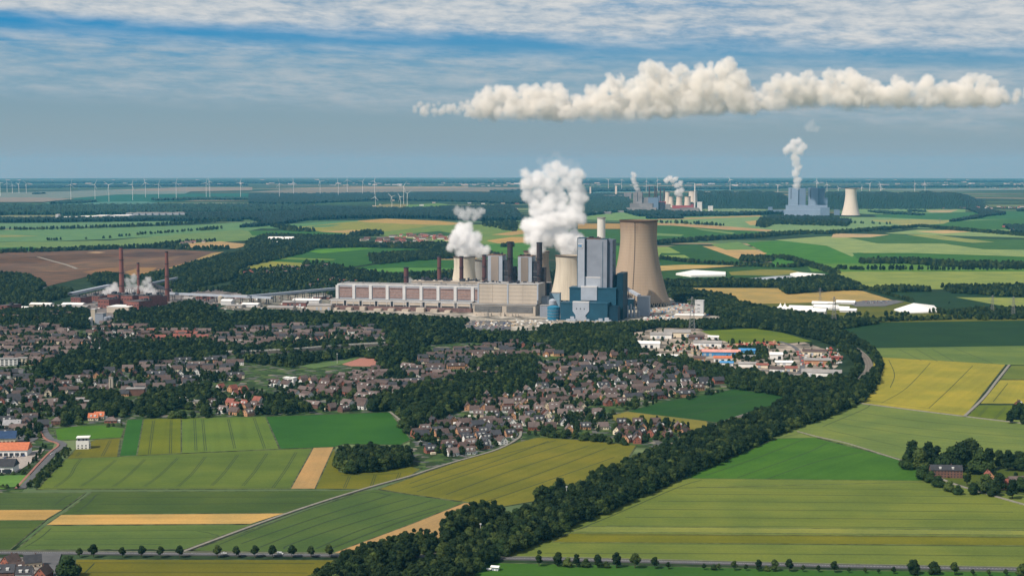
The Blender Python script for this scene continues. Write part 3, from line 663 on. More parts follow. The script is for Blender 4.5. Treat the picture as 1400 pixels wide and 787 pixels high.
# --- cooling towers
def cooling_tower(x, yt, yb, rt, rm, rb, label, m, name='cooling_tower', legs=24, group=None, ladder=False, seg=48, mid=.78):
    c, s = at(x, yb); h = (yb-yt)*s; o = empty(name, c, label, 'cooling tower', group)
    rt, rm, rb = rt*s, rm*s, rb*s; zl = h*.055; prof = []
    for k in range(25):
        t_ = k/24; z = zl+(h-zl)*t_
        if t_ < mid: rr = rm+(rb-rm)*((mid-t_)/mid)**1.6
        else: rr = rm+(rt-rm)*((t_-mid)/(1-mid))**1.6
        prof.append((rr, z))
    rr = prof[-1][0]
    mb = MB(); mb.lathe((0, 0, 0), prof+[(rr*1.0, h+.2), (rr-1.2, h+.2)]+[(p[0]-1.2, p[1]) for p in prof[::-1]], seg, cap=False)
    mb.build('shell', m, o, smooth=True, world=False)
    mb = MB(); mb.lathe((0, 0, 0), [(rr+.1, h-h*.012), (rr+1.5, h-h*.012), (rr+1.5, h+.6), (rr-1.2, h+.6)], seg, cap=False); mb.build('top_rim', mat('dark_rim', (.09, .05, .035)), o, world=False)
    mb = MB(); mb.lathe((0, 0, 0), [(prof[0][0]+.2, zl-.8), (prof[0][0]+1.6, zl-.8), (prof[0][0]+1.0, zl+2.0), (prof[0][0]+.1, zl+2.0)], seg, cap=False); mb.build('lintel_ring', m, o, world=False)
    if legs:
        mb = MB()
        for k in range(legs):
            a = 2*math.pi*k/legs; r1 = prof[0][0]-.2; r0 = r1+2
            mb.bar((r0*math.cos(a), r0*math.sin(a), 0), (r1*math.cos(a+.05), r1*math.sin(a+.05), zl), 1.0, 4)
            mb.bar((r0*math.cos(a), r0*math.sin(a), 0), (r1*math.cos(a-.05), r1*math.sin(a-.05), zl), 1.0, 4)
        mb.build('support_column', concrete, o, world=False)
        mb = MB(); mb.lathe((0, 0, 0), [(prof[0][0]-6, 0), (prof[0][0]-6, zl-1)], seg, cap=True); mb.build('inner_basin', darkgrey, o, world=False)
        mb = MB(); mb.lathe((0, 0, 0), [(prof[0][0]+5, 0), (prof[0][0]+5, 1.5), (prof[0][0]+3, 1.5)], seg, cap=False); mb.build('basin_wall', concrete, o, world=False)
    if ladder:
        aa = math.atan2(-c.y, -c.x)+ladder
        n = 34
        for k in range(n):
            t_ = .03+.96*k/n; z = zl+(h-zl)*t_; j = min(23, int(t_*24)); q = t_*24-j; rr = prof[j][0]*(1-q)+prof[j+1][0]*q
            mb = MB(); ca, sa = math.cos(aa), math.sin(aa)
            mb.box((ca*(rr+.5), sa*(rr+.5)), 1.3, 1.4, z, z+(h-zl)/n*.55, aa); mb.build('ladder_section', darkgrey, o, world=False)
    return o
tower_m = mat('ribbed_tower_concrete', (0.37, 0.285, 0.205), var=.10, scale=.012, streak=True)
def tower_grid(m, nx, hz, k):
    """formwork joints: vertical by angle, horizontal by height"""
    t = NT(m.node_tree); b = [n for n in m.node_tree.nodes if n.type == 'BSDF_PRINCIPLED'][0]
    src = b.inputs['Base Color'].links[0].from_socket
    tcx = t.n('ShaderNodeTexCoord'); sp = t.n('ShaderNodeSeparateXYZ'); t.l(tcx.outputs['Object'], sp.inputs[0])
    a_ = t.m('MULTIPLY', t.m('ARCTAN2', sp.outputs[0], sp.outputs[1]), nx/(2*math.pi)); z_ = t.m('DIVIDE', sp.outputs[2], hz)
    fx = t.m('ABSOLUTE', t.m('SUBTRACT', t.m('FRACT', a_), .5)); fz = t.m('ABSOLUTE', t.m('SUBTRACT', t.m('FRACT', z_), .5))
    e = t.m('MAXIMUM', t.ss(fx, .38, .5), t.ss(fz, .36, .5))
    stain = t.noise(t.comb(t.m('MULTIPLY', a_, .35), t.m('MULTIPLY', z_, .03), 0.0), 1.0, 5, .65)
    topd = t.ss(t.m('ADD', sp.outputs[2], t.m('MULTIPLY', stain, 40)), 185, 225)      # algae and soot below the rim
    c1 = t.mix(t.m('MULTIPLY', e, k), src, (.10, .07, .05)); c2 = t.mix(t.m('MULTIPLY', t.ss(stain, .45, .75), .30), c1, (.16, .12, .09))
    t.l(t.mix(t.m('MULTIPLY', topd, .45), c2, (.16, .085, .05)), b.inputs['Base Color'])
tower_grid(tower_m, 64, 7.0, .17)
small_m = mat('old_tower_concrete', (0.60, 0.54, 0.43), var=.10, scale=.02, streak=True)
tower_grid(small_m, 48, 6.0, .10)
brown_m = mat('brown_tower_concrete', (0.30, 0.235, 0.175), var=.15, scale=.02, streak=True); tower_grid(brown_m, 48, 6.0, .12)
cooling_tower(872.5, 301, 417, 25.7, 24.8, 42.5, 'huge tan cooling tower without steam beside the grey boiler house', tower_m, ladder=-.20, legs=44, seg=72, group=None)
cooling_tower(635, 350.5, 404, 14.8, 14.2, 21.5, 'pale cooling tower under the left steam cloud, behind the brick stacks', small_m, group='four steaming cooling towers')
cooling_tower(656.5, 355, 399, 10.5, 10.2, 17, 'grey cooling tower half hidden behind the first pale tower', mat('grey_tower_concrete', (.27, .26, .24), var=.12, scale=.02, streak=True), group='four steaming cooling towers')
cooling_tower(733.5, 343, 403, 17.6, 16.8, 24, 'brown cooling tower under the wide steam cloud behind a dark stack', brown_m, group='four steaming cooling towers')
cooling_tower(778, 349, 411, 18.8, 18.0, 26.5, 'pale stained cooling tower partly behind the grey boiler house', small_m, group='four steaming cooling towers')
# --- the big grey boiler house on its blue base
def big_boiler():
    b = B(766, 830.5, 414, 438.5, 62); r = b.root('boiler_house', 'tall grey boiler house on stepped blue cladding in front of the tan tower', 'boiler house')
    X, Z = b.X, b.Z
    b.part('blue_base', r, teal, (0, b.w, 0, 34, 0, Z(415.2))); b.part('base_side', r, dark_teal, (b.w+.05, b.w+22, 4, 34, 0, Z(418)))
    b.part('blue_upper_storey', r, teal, (X(774), X(838), 34.1, 72, 0, Z(396))); b.part('roof_band', r, teal, (-.5, b.w+.5, -.6, 34, Z(415.15), Z(413.6)), (X(773.5), X(838.6), 33, 72, Z(395.9), Z(394.4)))
    # grey funnel shape on the front, drawn with real depth
    g = b.L.z; mb = MB()
    def plate(pts, y0, y1):
        n = len(pts); i = len(mb.v)
        for yy in (y0, y1):
            for px, py in pts: q = b.P(X(px), yy); mb.v.append((q[0], q[1], g+Z(py)))
        mb.f.append(tuple(range(i, i+n))); mb.m.append(0)
        mb.f.append(tuple(i+n+n-1-k for k in range(n))); mb.m.append(0)
        for k in range(n): mb.f.append((i+k, i+n+k, i+n+(k+1) % n, i+(k+1) % n)); mb.m.append(0)
    plate([(787, 438.2), (800.5, 438.2), (800.5, 431), (805.5, 425), (805.5, 413.4), (783, 413.4), (783, 425), (787, 431)], -1.4, -.7)
    mb.build('funnel_panel', lightgrey_clad, r)
    for px in (788.5, 793.8, 799): b.part('vent', r, darkgrey, (X(px)-.9, X(px)+.9, -1.8, -1.45, Z(422.8), Z(421)))
    b.part('white_coping', r, white_clad, (X(783), X(805.3), -1.5, 8, Z(413.3), Z(412)), (X(790), X(812), 32.4, 44, Z(394.3), Z(392.6)))
    b.part('grey_panel', r, lightgrey_clad, (X(790), X(812), 32.6, 33.0, Z(412), Z(394.5)))
    # tower
    def off(px): return X(px)
    b.part('left_pier', r, lightgrey_clad, (off(784.5), off(794), 38, 84, Z(396), Z(326.6)))
    b.part('middle_shaft', r, grey_clad, (off(796), off(815.8), 44, 90, Z(396), Z(328.6))); b.part('recess', r, darkgrey, (off(794.05), off(795.95), 46, 88, Z(396), Z(328)))
    b.part('right_pier', r, grey_clad, (off(816), off(824.7), 40, 88, Z(396), Z(328)))
    b.part('side_wing', r, mat('shaded_grey_cladding', (.12, .14, .185), rough=.6, var=.06, scale=.05), (off(824.8), off(831.5), 47, 88, Z(396), Z(328.8)))  # right-hand side away from the sun: its shade is put into a darker grey
    for k in range(4): b.part('side_window', r, glass_dark, (off(831.6), off(831.9), 52, 56, Z(348+k*9), Z(345+k*9)))
    b.part('roof', r, mat('brown_roof', (.13, .08, .065), var=.2, scale=.1), (off(794), off(816), 50, 86, Z(328.5), Z(327.4)))
    b.part('blue_stripe', r, teal, (off(784.0), off(784.45), 37.5, 60, Z(396), Z(327)), (off(818.6), off(819.2), 39.6, 39.95, Z(396), Z(331)))
    b.part('ledge', r, white_clad, (off(794), off(815.7), 41.5, 43.9, Z(381.5), Z(380))); b.part('lower_bay', r, lightgrey_clad, (off(794), off(815.7), 42, 43.9, Z(396), Z(381.6)))
    b.part('pier_cap', r, teal, (off(784.3), off(794.2), 37.4, 60, Z(326.5), Z(325.9)), (off(816), off(824.9), 39.6, 60, Z(327.9), Z(327.2)))
    sgn = b.part('sign_board', r, white_clad, (off(785.2), off(791.6), 37.2, 37.9, Z(340.2), Z(334)))
    # blue bar lettering of the works sign
    zc = Z(338.9); zh = Z(335.4)-zc; x = off(785.6); wl = (off(791.2)-x)/3
    L = b.part
    L('letter_r', sgn, blue_m, (x, x+.9, 36.8, 37.15, zc, zc+zh), (x+.95, x+wl-.8, 36.8, 37.15, zc+zh-.9, zc+zh), (x+.95, x+wl-.8, 36.8, 37.15, zc+zh*.42, zc+zh*.42+.9), (x+wl-1.7, x+wl-.8, 36.8, 37.15, zc+zh*.6, zc+zh-.95), (x+wl-1.6, x+wl-.7, 36.8, 37.15, zc, zc+zh*.4))
    x2 = x+wl
    L('letter_w', sgn, blue_m, (x2, x2+.7, 36.8, 37.15, zc, zc+zh), (x2+wl/2-.5, x2+wl/2+.2, 36.8, 37.15, zc, zc+zh*.8), (x2+wl-1.3, x2+wl-.6, 36.8, 37.15, zc, zc+zh), (x2+.75, x2+wl/2-.55, 36.8, 37.15, zc, zc+.8), (x2+wl/2+.25, x2+wl-1.35, 36.8, 37.15, zc, zc+.8))
    x3 = x+2*wl
    L('letter_e', sgn, blue_m, (x3, x3+.9, 36.8, 37.15, zc, zc+zh), (x3+.95, x3+wl-.7, 36.8, 37.15, zc, zc+.8), (x3+.95, x3+wl-.9, 36.8, 37.15, zc+zh*.46, zc+zh*.46+.8), (x3+.95, x3+wl-.7, 36.8, 37.15, zc+zh-.8, zc+zh))
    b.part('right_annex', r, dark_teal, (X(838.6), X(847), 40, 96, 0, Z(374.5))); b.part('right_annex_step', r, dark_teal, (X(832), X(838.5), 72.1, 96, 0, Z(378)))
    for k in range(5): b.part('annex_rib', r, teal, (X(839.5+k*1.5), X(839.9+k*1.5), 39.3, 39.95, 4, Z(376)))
    mb = MB(); clutter(b, mb, 14, 0, -4, b.w+30, -26, -6, 4, 10); mb.build_each('ground_unit', lightgrey_clad, r)
    mb = MB(); clutter(b, mb, 8, Z(327.4), X(797), X(813), 52, 84, 1, 4); mb.build_each('roof_unit', darkgrey, r)
big_boiler()
def simple(name, x0, x1, yt, yb, depth, m, label, cat, roofm=None, yaw=None, group=None, ext=None, bands=0):
    b = B(x0, x1, yt, yb, depth, yaw); r = b.root(name, label, cat, group); t_ = max(.6, b.s*.5)
    b.part('wall', r, m, (0, b.w, 0, depth, 0, b.h-t_)); b.part('roof', r, roofm or roof_grey, (-.6, b.w+.6, -.6, depth+.6, b.h-t_+.03, b.h))
    for k in range(bands):
        z = b.h*(k+.6)/(bands+.4); n = max(2, int(b.w/7))
        for j in range(n): b.part('window', r, glass_dark, (b.w*(j+.2)/n, b.w*(j+.8)/n, -.35, -.05, z-.9, z+.9))
    if ext: ext(b, r)
    return b, r
def add_clutter(n, lo=1, hi=4, m=None):
    def f(b, r):
        mb = MB(); clutter(b, mb, n, b.h, 1, b.w-1, 2, b.d-1, lo, hi); mb.build_each('roof_unit', m or roof_grey, r)
    return f
simple('dark_stair_block', 738, 751.5, 386, 417, 20, darkgrey, 'dark steel block behind the right end of the panelled hall', 'industrial building')
simple('conveyor_house', 848, 876.5, 389.5, 416, 40, grey_clad, 'flat grey transfer building between the boiler house and tan tower', 'industrial building', lightgrey_clad, ext=add_clutter(6, 2, 6, darkgrey))
simple('coal_tower', 871, 887, 405, 432, 20, lightgrey_clad, 'small grey transfer tower at the foot of the tan cooling tower', 'industrial building', white_clad)
simple('filter_building', 855, 866, 408, 424, 18, dark_teal, 'small teal filter building between transfer tower and boiler house', 'industrial building', lightgrey_clad)
simple('stair_building', 735.5, 748, 405, 430, 22, lightgrey_clad, 'narrow blue grey building at the end of the panelled hall', 'industrial building')
simple('pump_house', 738, 752, 417, 434, 16, grey_clad, 'low blue grey pump house left of the round blue tank', 'industrial building')
simple('valve_house', 751, 765, 400, 428, 16, mat('pale_blue_cladding', (.22, .33, .42), var=.08), 'pale blue valve house behind the round blue tank', 'industrial building')
def tank(x, r, yt, yb, m, label, name='silo', roofm=None, group=None, cat='silo', dome=.25):
    c, s = at(x, yb); h = (yb-yt)*s; o = empty(name, c, label, cat, group); rr = r*s
    mb = MB(); mb.lathe((0, 0, 0), [(rr, 0), (rr, h*(1-dome*.5))], 20); mb.build('shell', m, o, world=False, smooth=False)
    mb = MB(); mb.lathe((0, 0, 0), [(rr*1.04, h*(1-dome*.5)+.05), (rr*.6, h*.97), (rr*.15, h)], 20); mb.build('cap', roofm or m, o, world=False)
    for k in range(3):
        z = h*(.25+.2*k); mb = MB(); mb.lathe((0, 0, 0), [(rr*1.002, z), (rr*1.05, z), (rr*1.05, z+.8), (rr*1.002, z+.8)], 20, cap=False); mb.build('hoop', roof_grey, o, world=False)
    return o
tank(756.8, 8.6, 417, 437, mat('blue_tank_paint', (.025, .17, .29), var=.1), 'round blue tank at the left foot of the blue boiler house base', 'storage_tank', cat='tank')
tank(755.5, 5.2, 408, 431, lightgrey_clad, 'grey round silo standing behind the round blue tank')
for k, (x, yt) in enumerate(((858, 417), (862.5, 415), (867, 419), (873, 424))):
    tank(x, 1.5, yt, 434, lightgrey_clad, 'slim pale silo below the transfer tower, %s from the left' % ('first', 'second', 'third', 'fourth')[k], group='slim silos below the transfer tower', dome=.1)
def conveyor(name, a, b, za, zb, w_, label, m, legs=5, top=2.8, cat='conveyor bridge'):
    A, _ = at(*a); Bp, _ = at(*b); o = empty(name, A.lerp(Bp, .5), label, cat)
    n = 8; mb = MB(); d = (Bp-A).normalized(); q = Vector((-d.y, d.x))*w_/2
    for k in range(n):
        p0 = A.lerp(Bp, k/n); p1 = A.lerp(Bp, (k+1)/n); z0 = za+(zb-za)*k/n; z1 = za+(zb-za)*(k+1)/n; i = len(mb.v)
        for p, z in ((p0, z0), (p1, z1)):
            for sg in (-1, 1):
                for dz in (0, top): mb.v.append((p.x+q.x*sg, p.y+q.y*sg, p.z+z+dz))
        for f in ((0, 4, 5, 1), (1, 5, 7, 3), (3, 7, 6, 2), (2, 6, 4, 0)): mb.f.append(tuple(i+j for j in f)); mb.m.append(0)
    mb.build('gallery', m, o)
    mb = MB()
    for k in range(legs):
        t_ = (k+.5)/legs; p = A.lerp(Bp, t_); z = za+(zb-za)*t_
        for sg in (-1, 1): mb.bar((p.x+q.x*sg, p.y+q.y*sg, p.z), (p.x+q.x*sg*.7, p.y+q.y*sg*.7, p.z+z), .8, 4)
    mb.build_each('trestle', darkgrey, o)
    return o
conveyor('conveyor_bridge', (848, 421), (874, 426), 52, 34, 9, 'inclined grey conveyor bridge from the boiler house to the transfer tower', lightgrey_clad, 3, 5)
conveyor('conveyor_bridge', (232, 410.5), (372, 417), 15, 15, 9, 'long low grey conveyor bridge running right from the brick briquette works', lightgrey_clad, 12, 5)
conveyor('conveyor_bridge', (340, 416), (458, 408), 16, 22, 10, 'long grey conveyor bridge climbing towards the left end of the turbine hall', lightgrey_clad, 12, 6)
conveyor('conveyor_bridge', (96, 410), (150, 400), 12, 16, 12, 'curved pale conveyor bridge left of the briquette works', lightgrey_clad, 6, 6)
conveyor('conveyor_bridge', (206, 396), (242, 391), 14, 20, 8, 'dark conveyor bridge behind the right brick chimney', grey_clad, 4, 5)
conveyor('conveyor_bridge', (204, 400), (232, 405), 24, 12, 8, 'short conveyor bridge beside the right brick chimney', darkgrey, 4, 5)
# white service building and tents right of the tan tower
simple('white_tower_block', 949.8, 961.5, 410.5, 433, 16, white_clad, 'tall windowless white block beside the long white hall', 'building', white_clad, ext=lambda b, r: [b.part('vent', r, glass_dark, (b.w*.3, b.w*.6, -.3, -.05, b.h*(.3+.2*k), b.h*(.3+.2*k)+1.2)) for k in range(3)])
simple('white_hall', 922, 961, 430.5, 438, 30, panel_beige, 'long low white roofed hall in front of the tall white block', 'industrial hall', roof_white)
def hall(x0, x1, yt, yb, depth, label, m=white_clad, rm=roof_white, yaw=None, group=None, name='warehouse', pitch=.2, cat='warehouse'):
    """gabled shed: ridge runs along the front"""
    b = B(x0, x1, yt, yb, depth, yaw); r = b.root(name, label, cat, group); g = b.L.z
    he = b.h*(1-pitch); b.part('wall', r, m, (0, b.w, 0, depth, 0, he))
    mb = MB(); A = [b.P(-1, -1), b.P(b.w+1, -1), b.P(b.w+1, depth+1), b.P(-1, depth+1)]; M0, M1 = b.P(-1, depth/2), b.P(b.w+1, depth/2)
    z0, z1 = g+he+.05, g+b.h+depth*.06
    mb.face([(*A[0], z0), (*A[1], z0), (*M1, z1), (*M0, z1)]); mb.face([(*A[2], z0), (*A[3], z0), (*M0, z1), (*M1, z1)])
    mb.face([(*A[1], z0), (*A[2], z0), (*M1, z1)]); mb.face([(*A[3], z0), (*A[0], z0), (*M0, z1)]); mb.face([(*A[3], z0), (*A[2], z0), (*A[1], z0), (*A[0], z0)])
    mb.build('roof', rm, r)
    n = max(2, int(b.w/9))
    if b.s < 1.75:
        for j in range(n):
            if random.random() < .6: b.part('door', r, glass_dark if random.random() < .6 else lightgrey_clad, (b.w*(j+.25)/n, b.w*(j+.75)/n, -.3, -.05, 0, he*.7))
    return b, r
# --- brick briquette works at the left
stack(166.7, 3.6, 2.7, 337.5, 408, 'tallest tapered brick chimney of the briquette works', mat('works_stack_brick', (.19, .075, .06), var=.2, scale=.05, streak=True), group='three briquette works chimneys')
stack(189.5, 2.1, 1.7, 359, 403, 'shortest slim brick chimney between the two tall ones of the briquette works', MATS['works_stack_brick'], group='three briquette works chimneys')
stack(228.8, 3.3, 2.1, 343.6, 412, 'tapered brick chimney standing alone right of the briquette works', MATS['works_stack_brick'], group='three briquette works chimneys')
ny = R(22)
bw = [(134, 149, 408.5, 421, 40, 'low red brick block at the left end of the briquette works'), (147, 162, 402, 419, 45, 'red brick block under the left steam puff of the briquette works'),
      (162, 181, 403.5, 419.5, 45, 'long red brick block below the row of small white vent hoods'), (173, 190, 411.5, 427, 50, 'front red brick block beside the white flat roof'),
      (190, 204, 404, 420, 45, 'red brick block under the right steam puff of the briquette works'), (208, 216, 405, 418, 35, 'red brick block at the right end of the briquette works'),
      (97, 110, 406, 415.5, 40, 'small dark brick block left of the briquette works'), (0, 10, 417, 426, 45, 'dark brick block with white roof at the left edge of the picture'),
      (120, 136, 404, 412, 36, 'flat brick shed behind the left brick blocks')]
for x0, x1, yt, yb, d, lab in bw:
    simple('brick_block', x0, x1, yt, yb, d, brick_m, lab, 'factory building', mat('dark_roof', (.10, .09, .09), var=.2, scale=.08), yaw=R(-26), group='brick blocks of the briquette works', ext=add_clutter(5, 2, 6, darkgrey), bands=2)
simple('flat_roofed_hall', 146, 176, 419, 428, 50, panel_beige, 'flat hall with bright white roof in front of the briquette works', 'industrial hall', roof_white, yaw=R(-12))
for k, (x0, x1, yt, yb, lab) in enumerate([(40, 68, 415, 419.5, 'long low hall with a white roof left of the briquette works'), (84, 112, 415, 421, 'low hall with a pale curved roof beside a small teal tower'), (60, 118, 418, 424, 'long grey shed in front of the pale roofed hall'), (16, 36, 420, 423.5, 'low hall with a white roof next to the dark brick block')]):
    hall(x0, x1, yt, yb, 26, lab, panel_beige, roof_white if k != 2 else roof_grey, yaw=R(-8))
simple('switch_tower', 90, 95, 416, 425, 10, mat('teal_green_steel', (.04, .16, .15)), 'small teal switch tower in front of the pale roofed hall', 'tower')
simple('grain_tower', 124.5, 130, 422, 441, 9, concrete, 'tall concrete grain elevator tower among the silos', 'grain elevator', white_clad)
tank(124.3, 2.7, 433, 445, white_clad, 'white round silo beside the concrete grain elevator'); tank(145.5, 3.6, 432.5, 444, grey_clad, 'first grey steel silo right of the concrete grain elevator'); tank(150, 3.3, 431.5, 443, grey_clad, 'second grey steel silo, behind the first one')
simple('mill_building', 130, 141, 428, 443, 14, grey_clad, 'grey mill building between the grain elevator and the steel silos', 'industrial building')
for k in range(4): tank(172.8+k*3.2, 1.2, 394.8, 408, white_clad, 'white vent hood on the briquette works, %s from the left' % ('first', 'second', 'third', 'fourth')[k], 'vent_hood', group='white vent hoods of the briquette works', cat='vent hood')
# halls between the two works
gl = [(250, 262, 407, 413), (268, 288, 404, 409), (318, 336, 404, 408), (302, 316, 410, 417), (310, 330, 417, 421), (330, 352, 415, 420), (366, 400, 419, 426), (386, 418, 412, 419), (400, 436, 409, 416), (420, 452, 416, 424), (428, 450, 405, 409)]
words_n = ['first', 'second', 'third', 'fourth', 'fifth', 'sixth', 'seventh', 'eighth', 'ninth', 'tenth', 'eleventh', 'twelfth', 'thirteenth', 'fourteenth', 'fifteenth', 'sixteenth', 'seventeenth', 'eighteenth', 'nineteenth', 'twentieth', 'twenty-first', 'twenty-second', 'twenty-third', 'twenty-fourth', 'twenty-fifth', 'twenty-sixth', 'twenty-seventh', 'twenty-eighth', 'twenty-ninth', 'thirtieth']
def ordn(i):
    if i < 30: return words_n[i]
    tens = ['', '', 'twenty', 'thirty', 'forty', 'fifty', 'sixty', 'seventy', 'eighty', 'ninety'][(i+1)//10]
    return tens+('th' if False else '-'+words_n[(i+1) % 10-1]) if (i+1) % 10 else tens[:-1]+'ieth'
for k, (x0, x1, yt, yb) in enumerate(sorted(gl)):
    mm, rn = [(panel_beige, roof_grey), (brick_m, roof_grey), (white_clad, roof_white)][k % 3]
    hall(x0, x1, yt, yb, 24, '%s workshop shed, %s from the left between the brick works and the turbine hall' % (('beige', 'brick', 'white')[k % 3], ordn(k)), mm, rn, yaw=R(-10), name='workshop', cat='workshop', group='sheds between the two works')
c0, s0 = at(302, 414); tank(302, 3.5, 404, 414, concrete, 'short round concrete bunker with a domed top between the works')
# ------------------------------------------------------------------ town: streets and houses
from mathutils import noise as mnoise
garden_m = None
def town_ground_mat():
    m = bpy.data.materials.new('gardens_and_yards'); t = NT(nodes_of(m))
    o = t.n('ShaderNodeOutputMaterial'); b = t.n('ShaderNodeBsdfPrincipled'); t.l(b.outputs[0], o.inputs[0])
    b.inputs['Roughness'].default_value = .95; b.inputs['Specular IOR Level'].default_value = .1
    g = t.n('ShaderNodeNewGeometry'); vo = t.n('ShaderNodeTexVoronoi', voronoi_dimensions='2D', distance='CHEBYCHEV'); t.l(g.outputs['Position'], vo.inputs['Vector']); vo.inputs['Scale'].default_value = 1/9.0
    se = t.n('ShaderNodeSeparateColor'); t.l(vo.outputs['Color'], se.inputs[0])
    rp = t.n('ShaderNodeValToRGB'); rp.color_ramp.interpolation = 'CONSTANT'; t.l(se.outputs[0], rp.inputs[0])
    cs = [(0, (.025, .05, .015)), (.34, (.045, .085, .022)), (.56, (.08, .12, .035)), (.70, (.03, .04, .018)), (.82, (.13, .125, .115)), (.90, (.24, .21, .17)), (.94, (.10, .10, .105))]
    rp.color_ramp.elements[0].color = (*cs[0][1], 1); rp.color_ramp.elements[1].position = .94; rp.color_ramp.elements[1].color = (*cs[-1][1], 1)
    for p, c in cs[1:-1]: e = rp.color_ramp.elements.new(p); e.color = (*c, 1)
    nz = t.noise(g.outputs['Position'], .25, 4, .7)
    t.l(t.mix(t.ss(nz, .3, .7), t.mix(.4, rp.outputs[0], (.03, .05, .02)), rp.outputs[0]), b.inputs['Base Color']); return m
town_m = town_ground_mat()
slab('town_ground', [(-60, 440), (60, 428), (300, 424), (460, 436), (700, 452), (900, 455), (1010, 520), (1080, 540), (1000, 532), (900, 550), (830, 570), (950, 590), (945, 612), (860, 611), (735, 598), (600, 645), (560, 640), (560, 600), (530, 562), (363, 569), (196, 573), (170, 587), (80, 586), (70, 620), (30, 672), (-60, 674)], .12, town_m)
WALLS = {
 'red brick': mat('wall_red_brick', (.29, .105, .07), var=.12, scale=.4), 'orange brick': mat('wall_orange_brick', (.50, .27, .15), var=.1, scale=.4),
 'brown brick': mat('wall_brown_brick', (.17, .09, .07), var=.12, scale=.4), 'cream': mat('wall_cream', (.74, .64, .48), var=.06, scale=.3),
 'white': mat('wall_white', (.80, .79, .76), var=.05, scale=.3), 'pale yellow': mat('wall_yellow', (.68, .56, .30), var=.06, scale=.3)}
ROOFS = {
 'dark brown': mat('roof_dark_brown', (.092, .066, .060), var=.12, scale=.3, rnd=.15), 'charcoal': mat('roof_charcoal', (.050, .052, .060), var=.12, scale=.3, rnd=.2),
 'grey brown': mat('roof_grey_brown', (.145, .112, .104), var=.12, scale=.3, rnd=.15), 'red tiled': mat('roof_red', (.24, .085, .065), var=.12, scale=.3),
 'orange tiled': mat('roof_orange', (.50, .16, .08), var=.1, scale=.3), 'pale grey': mat('roof_pale_grey', (.30, .30, .31), var=.1, scale=.3)}
win_m = mat('window_glass', (.035, .045, .06), rough=.2, spec=.5, var=.3, scale=.8); door_m = mat('door_wood', (.12, .06, .04)); chim_m = mat('chimney_brick', (.13, .07, .055)); trim_m = mat('gutter_white', (.7, .7, .68))
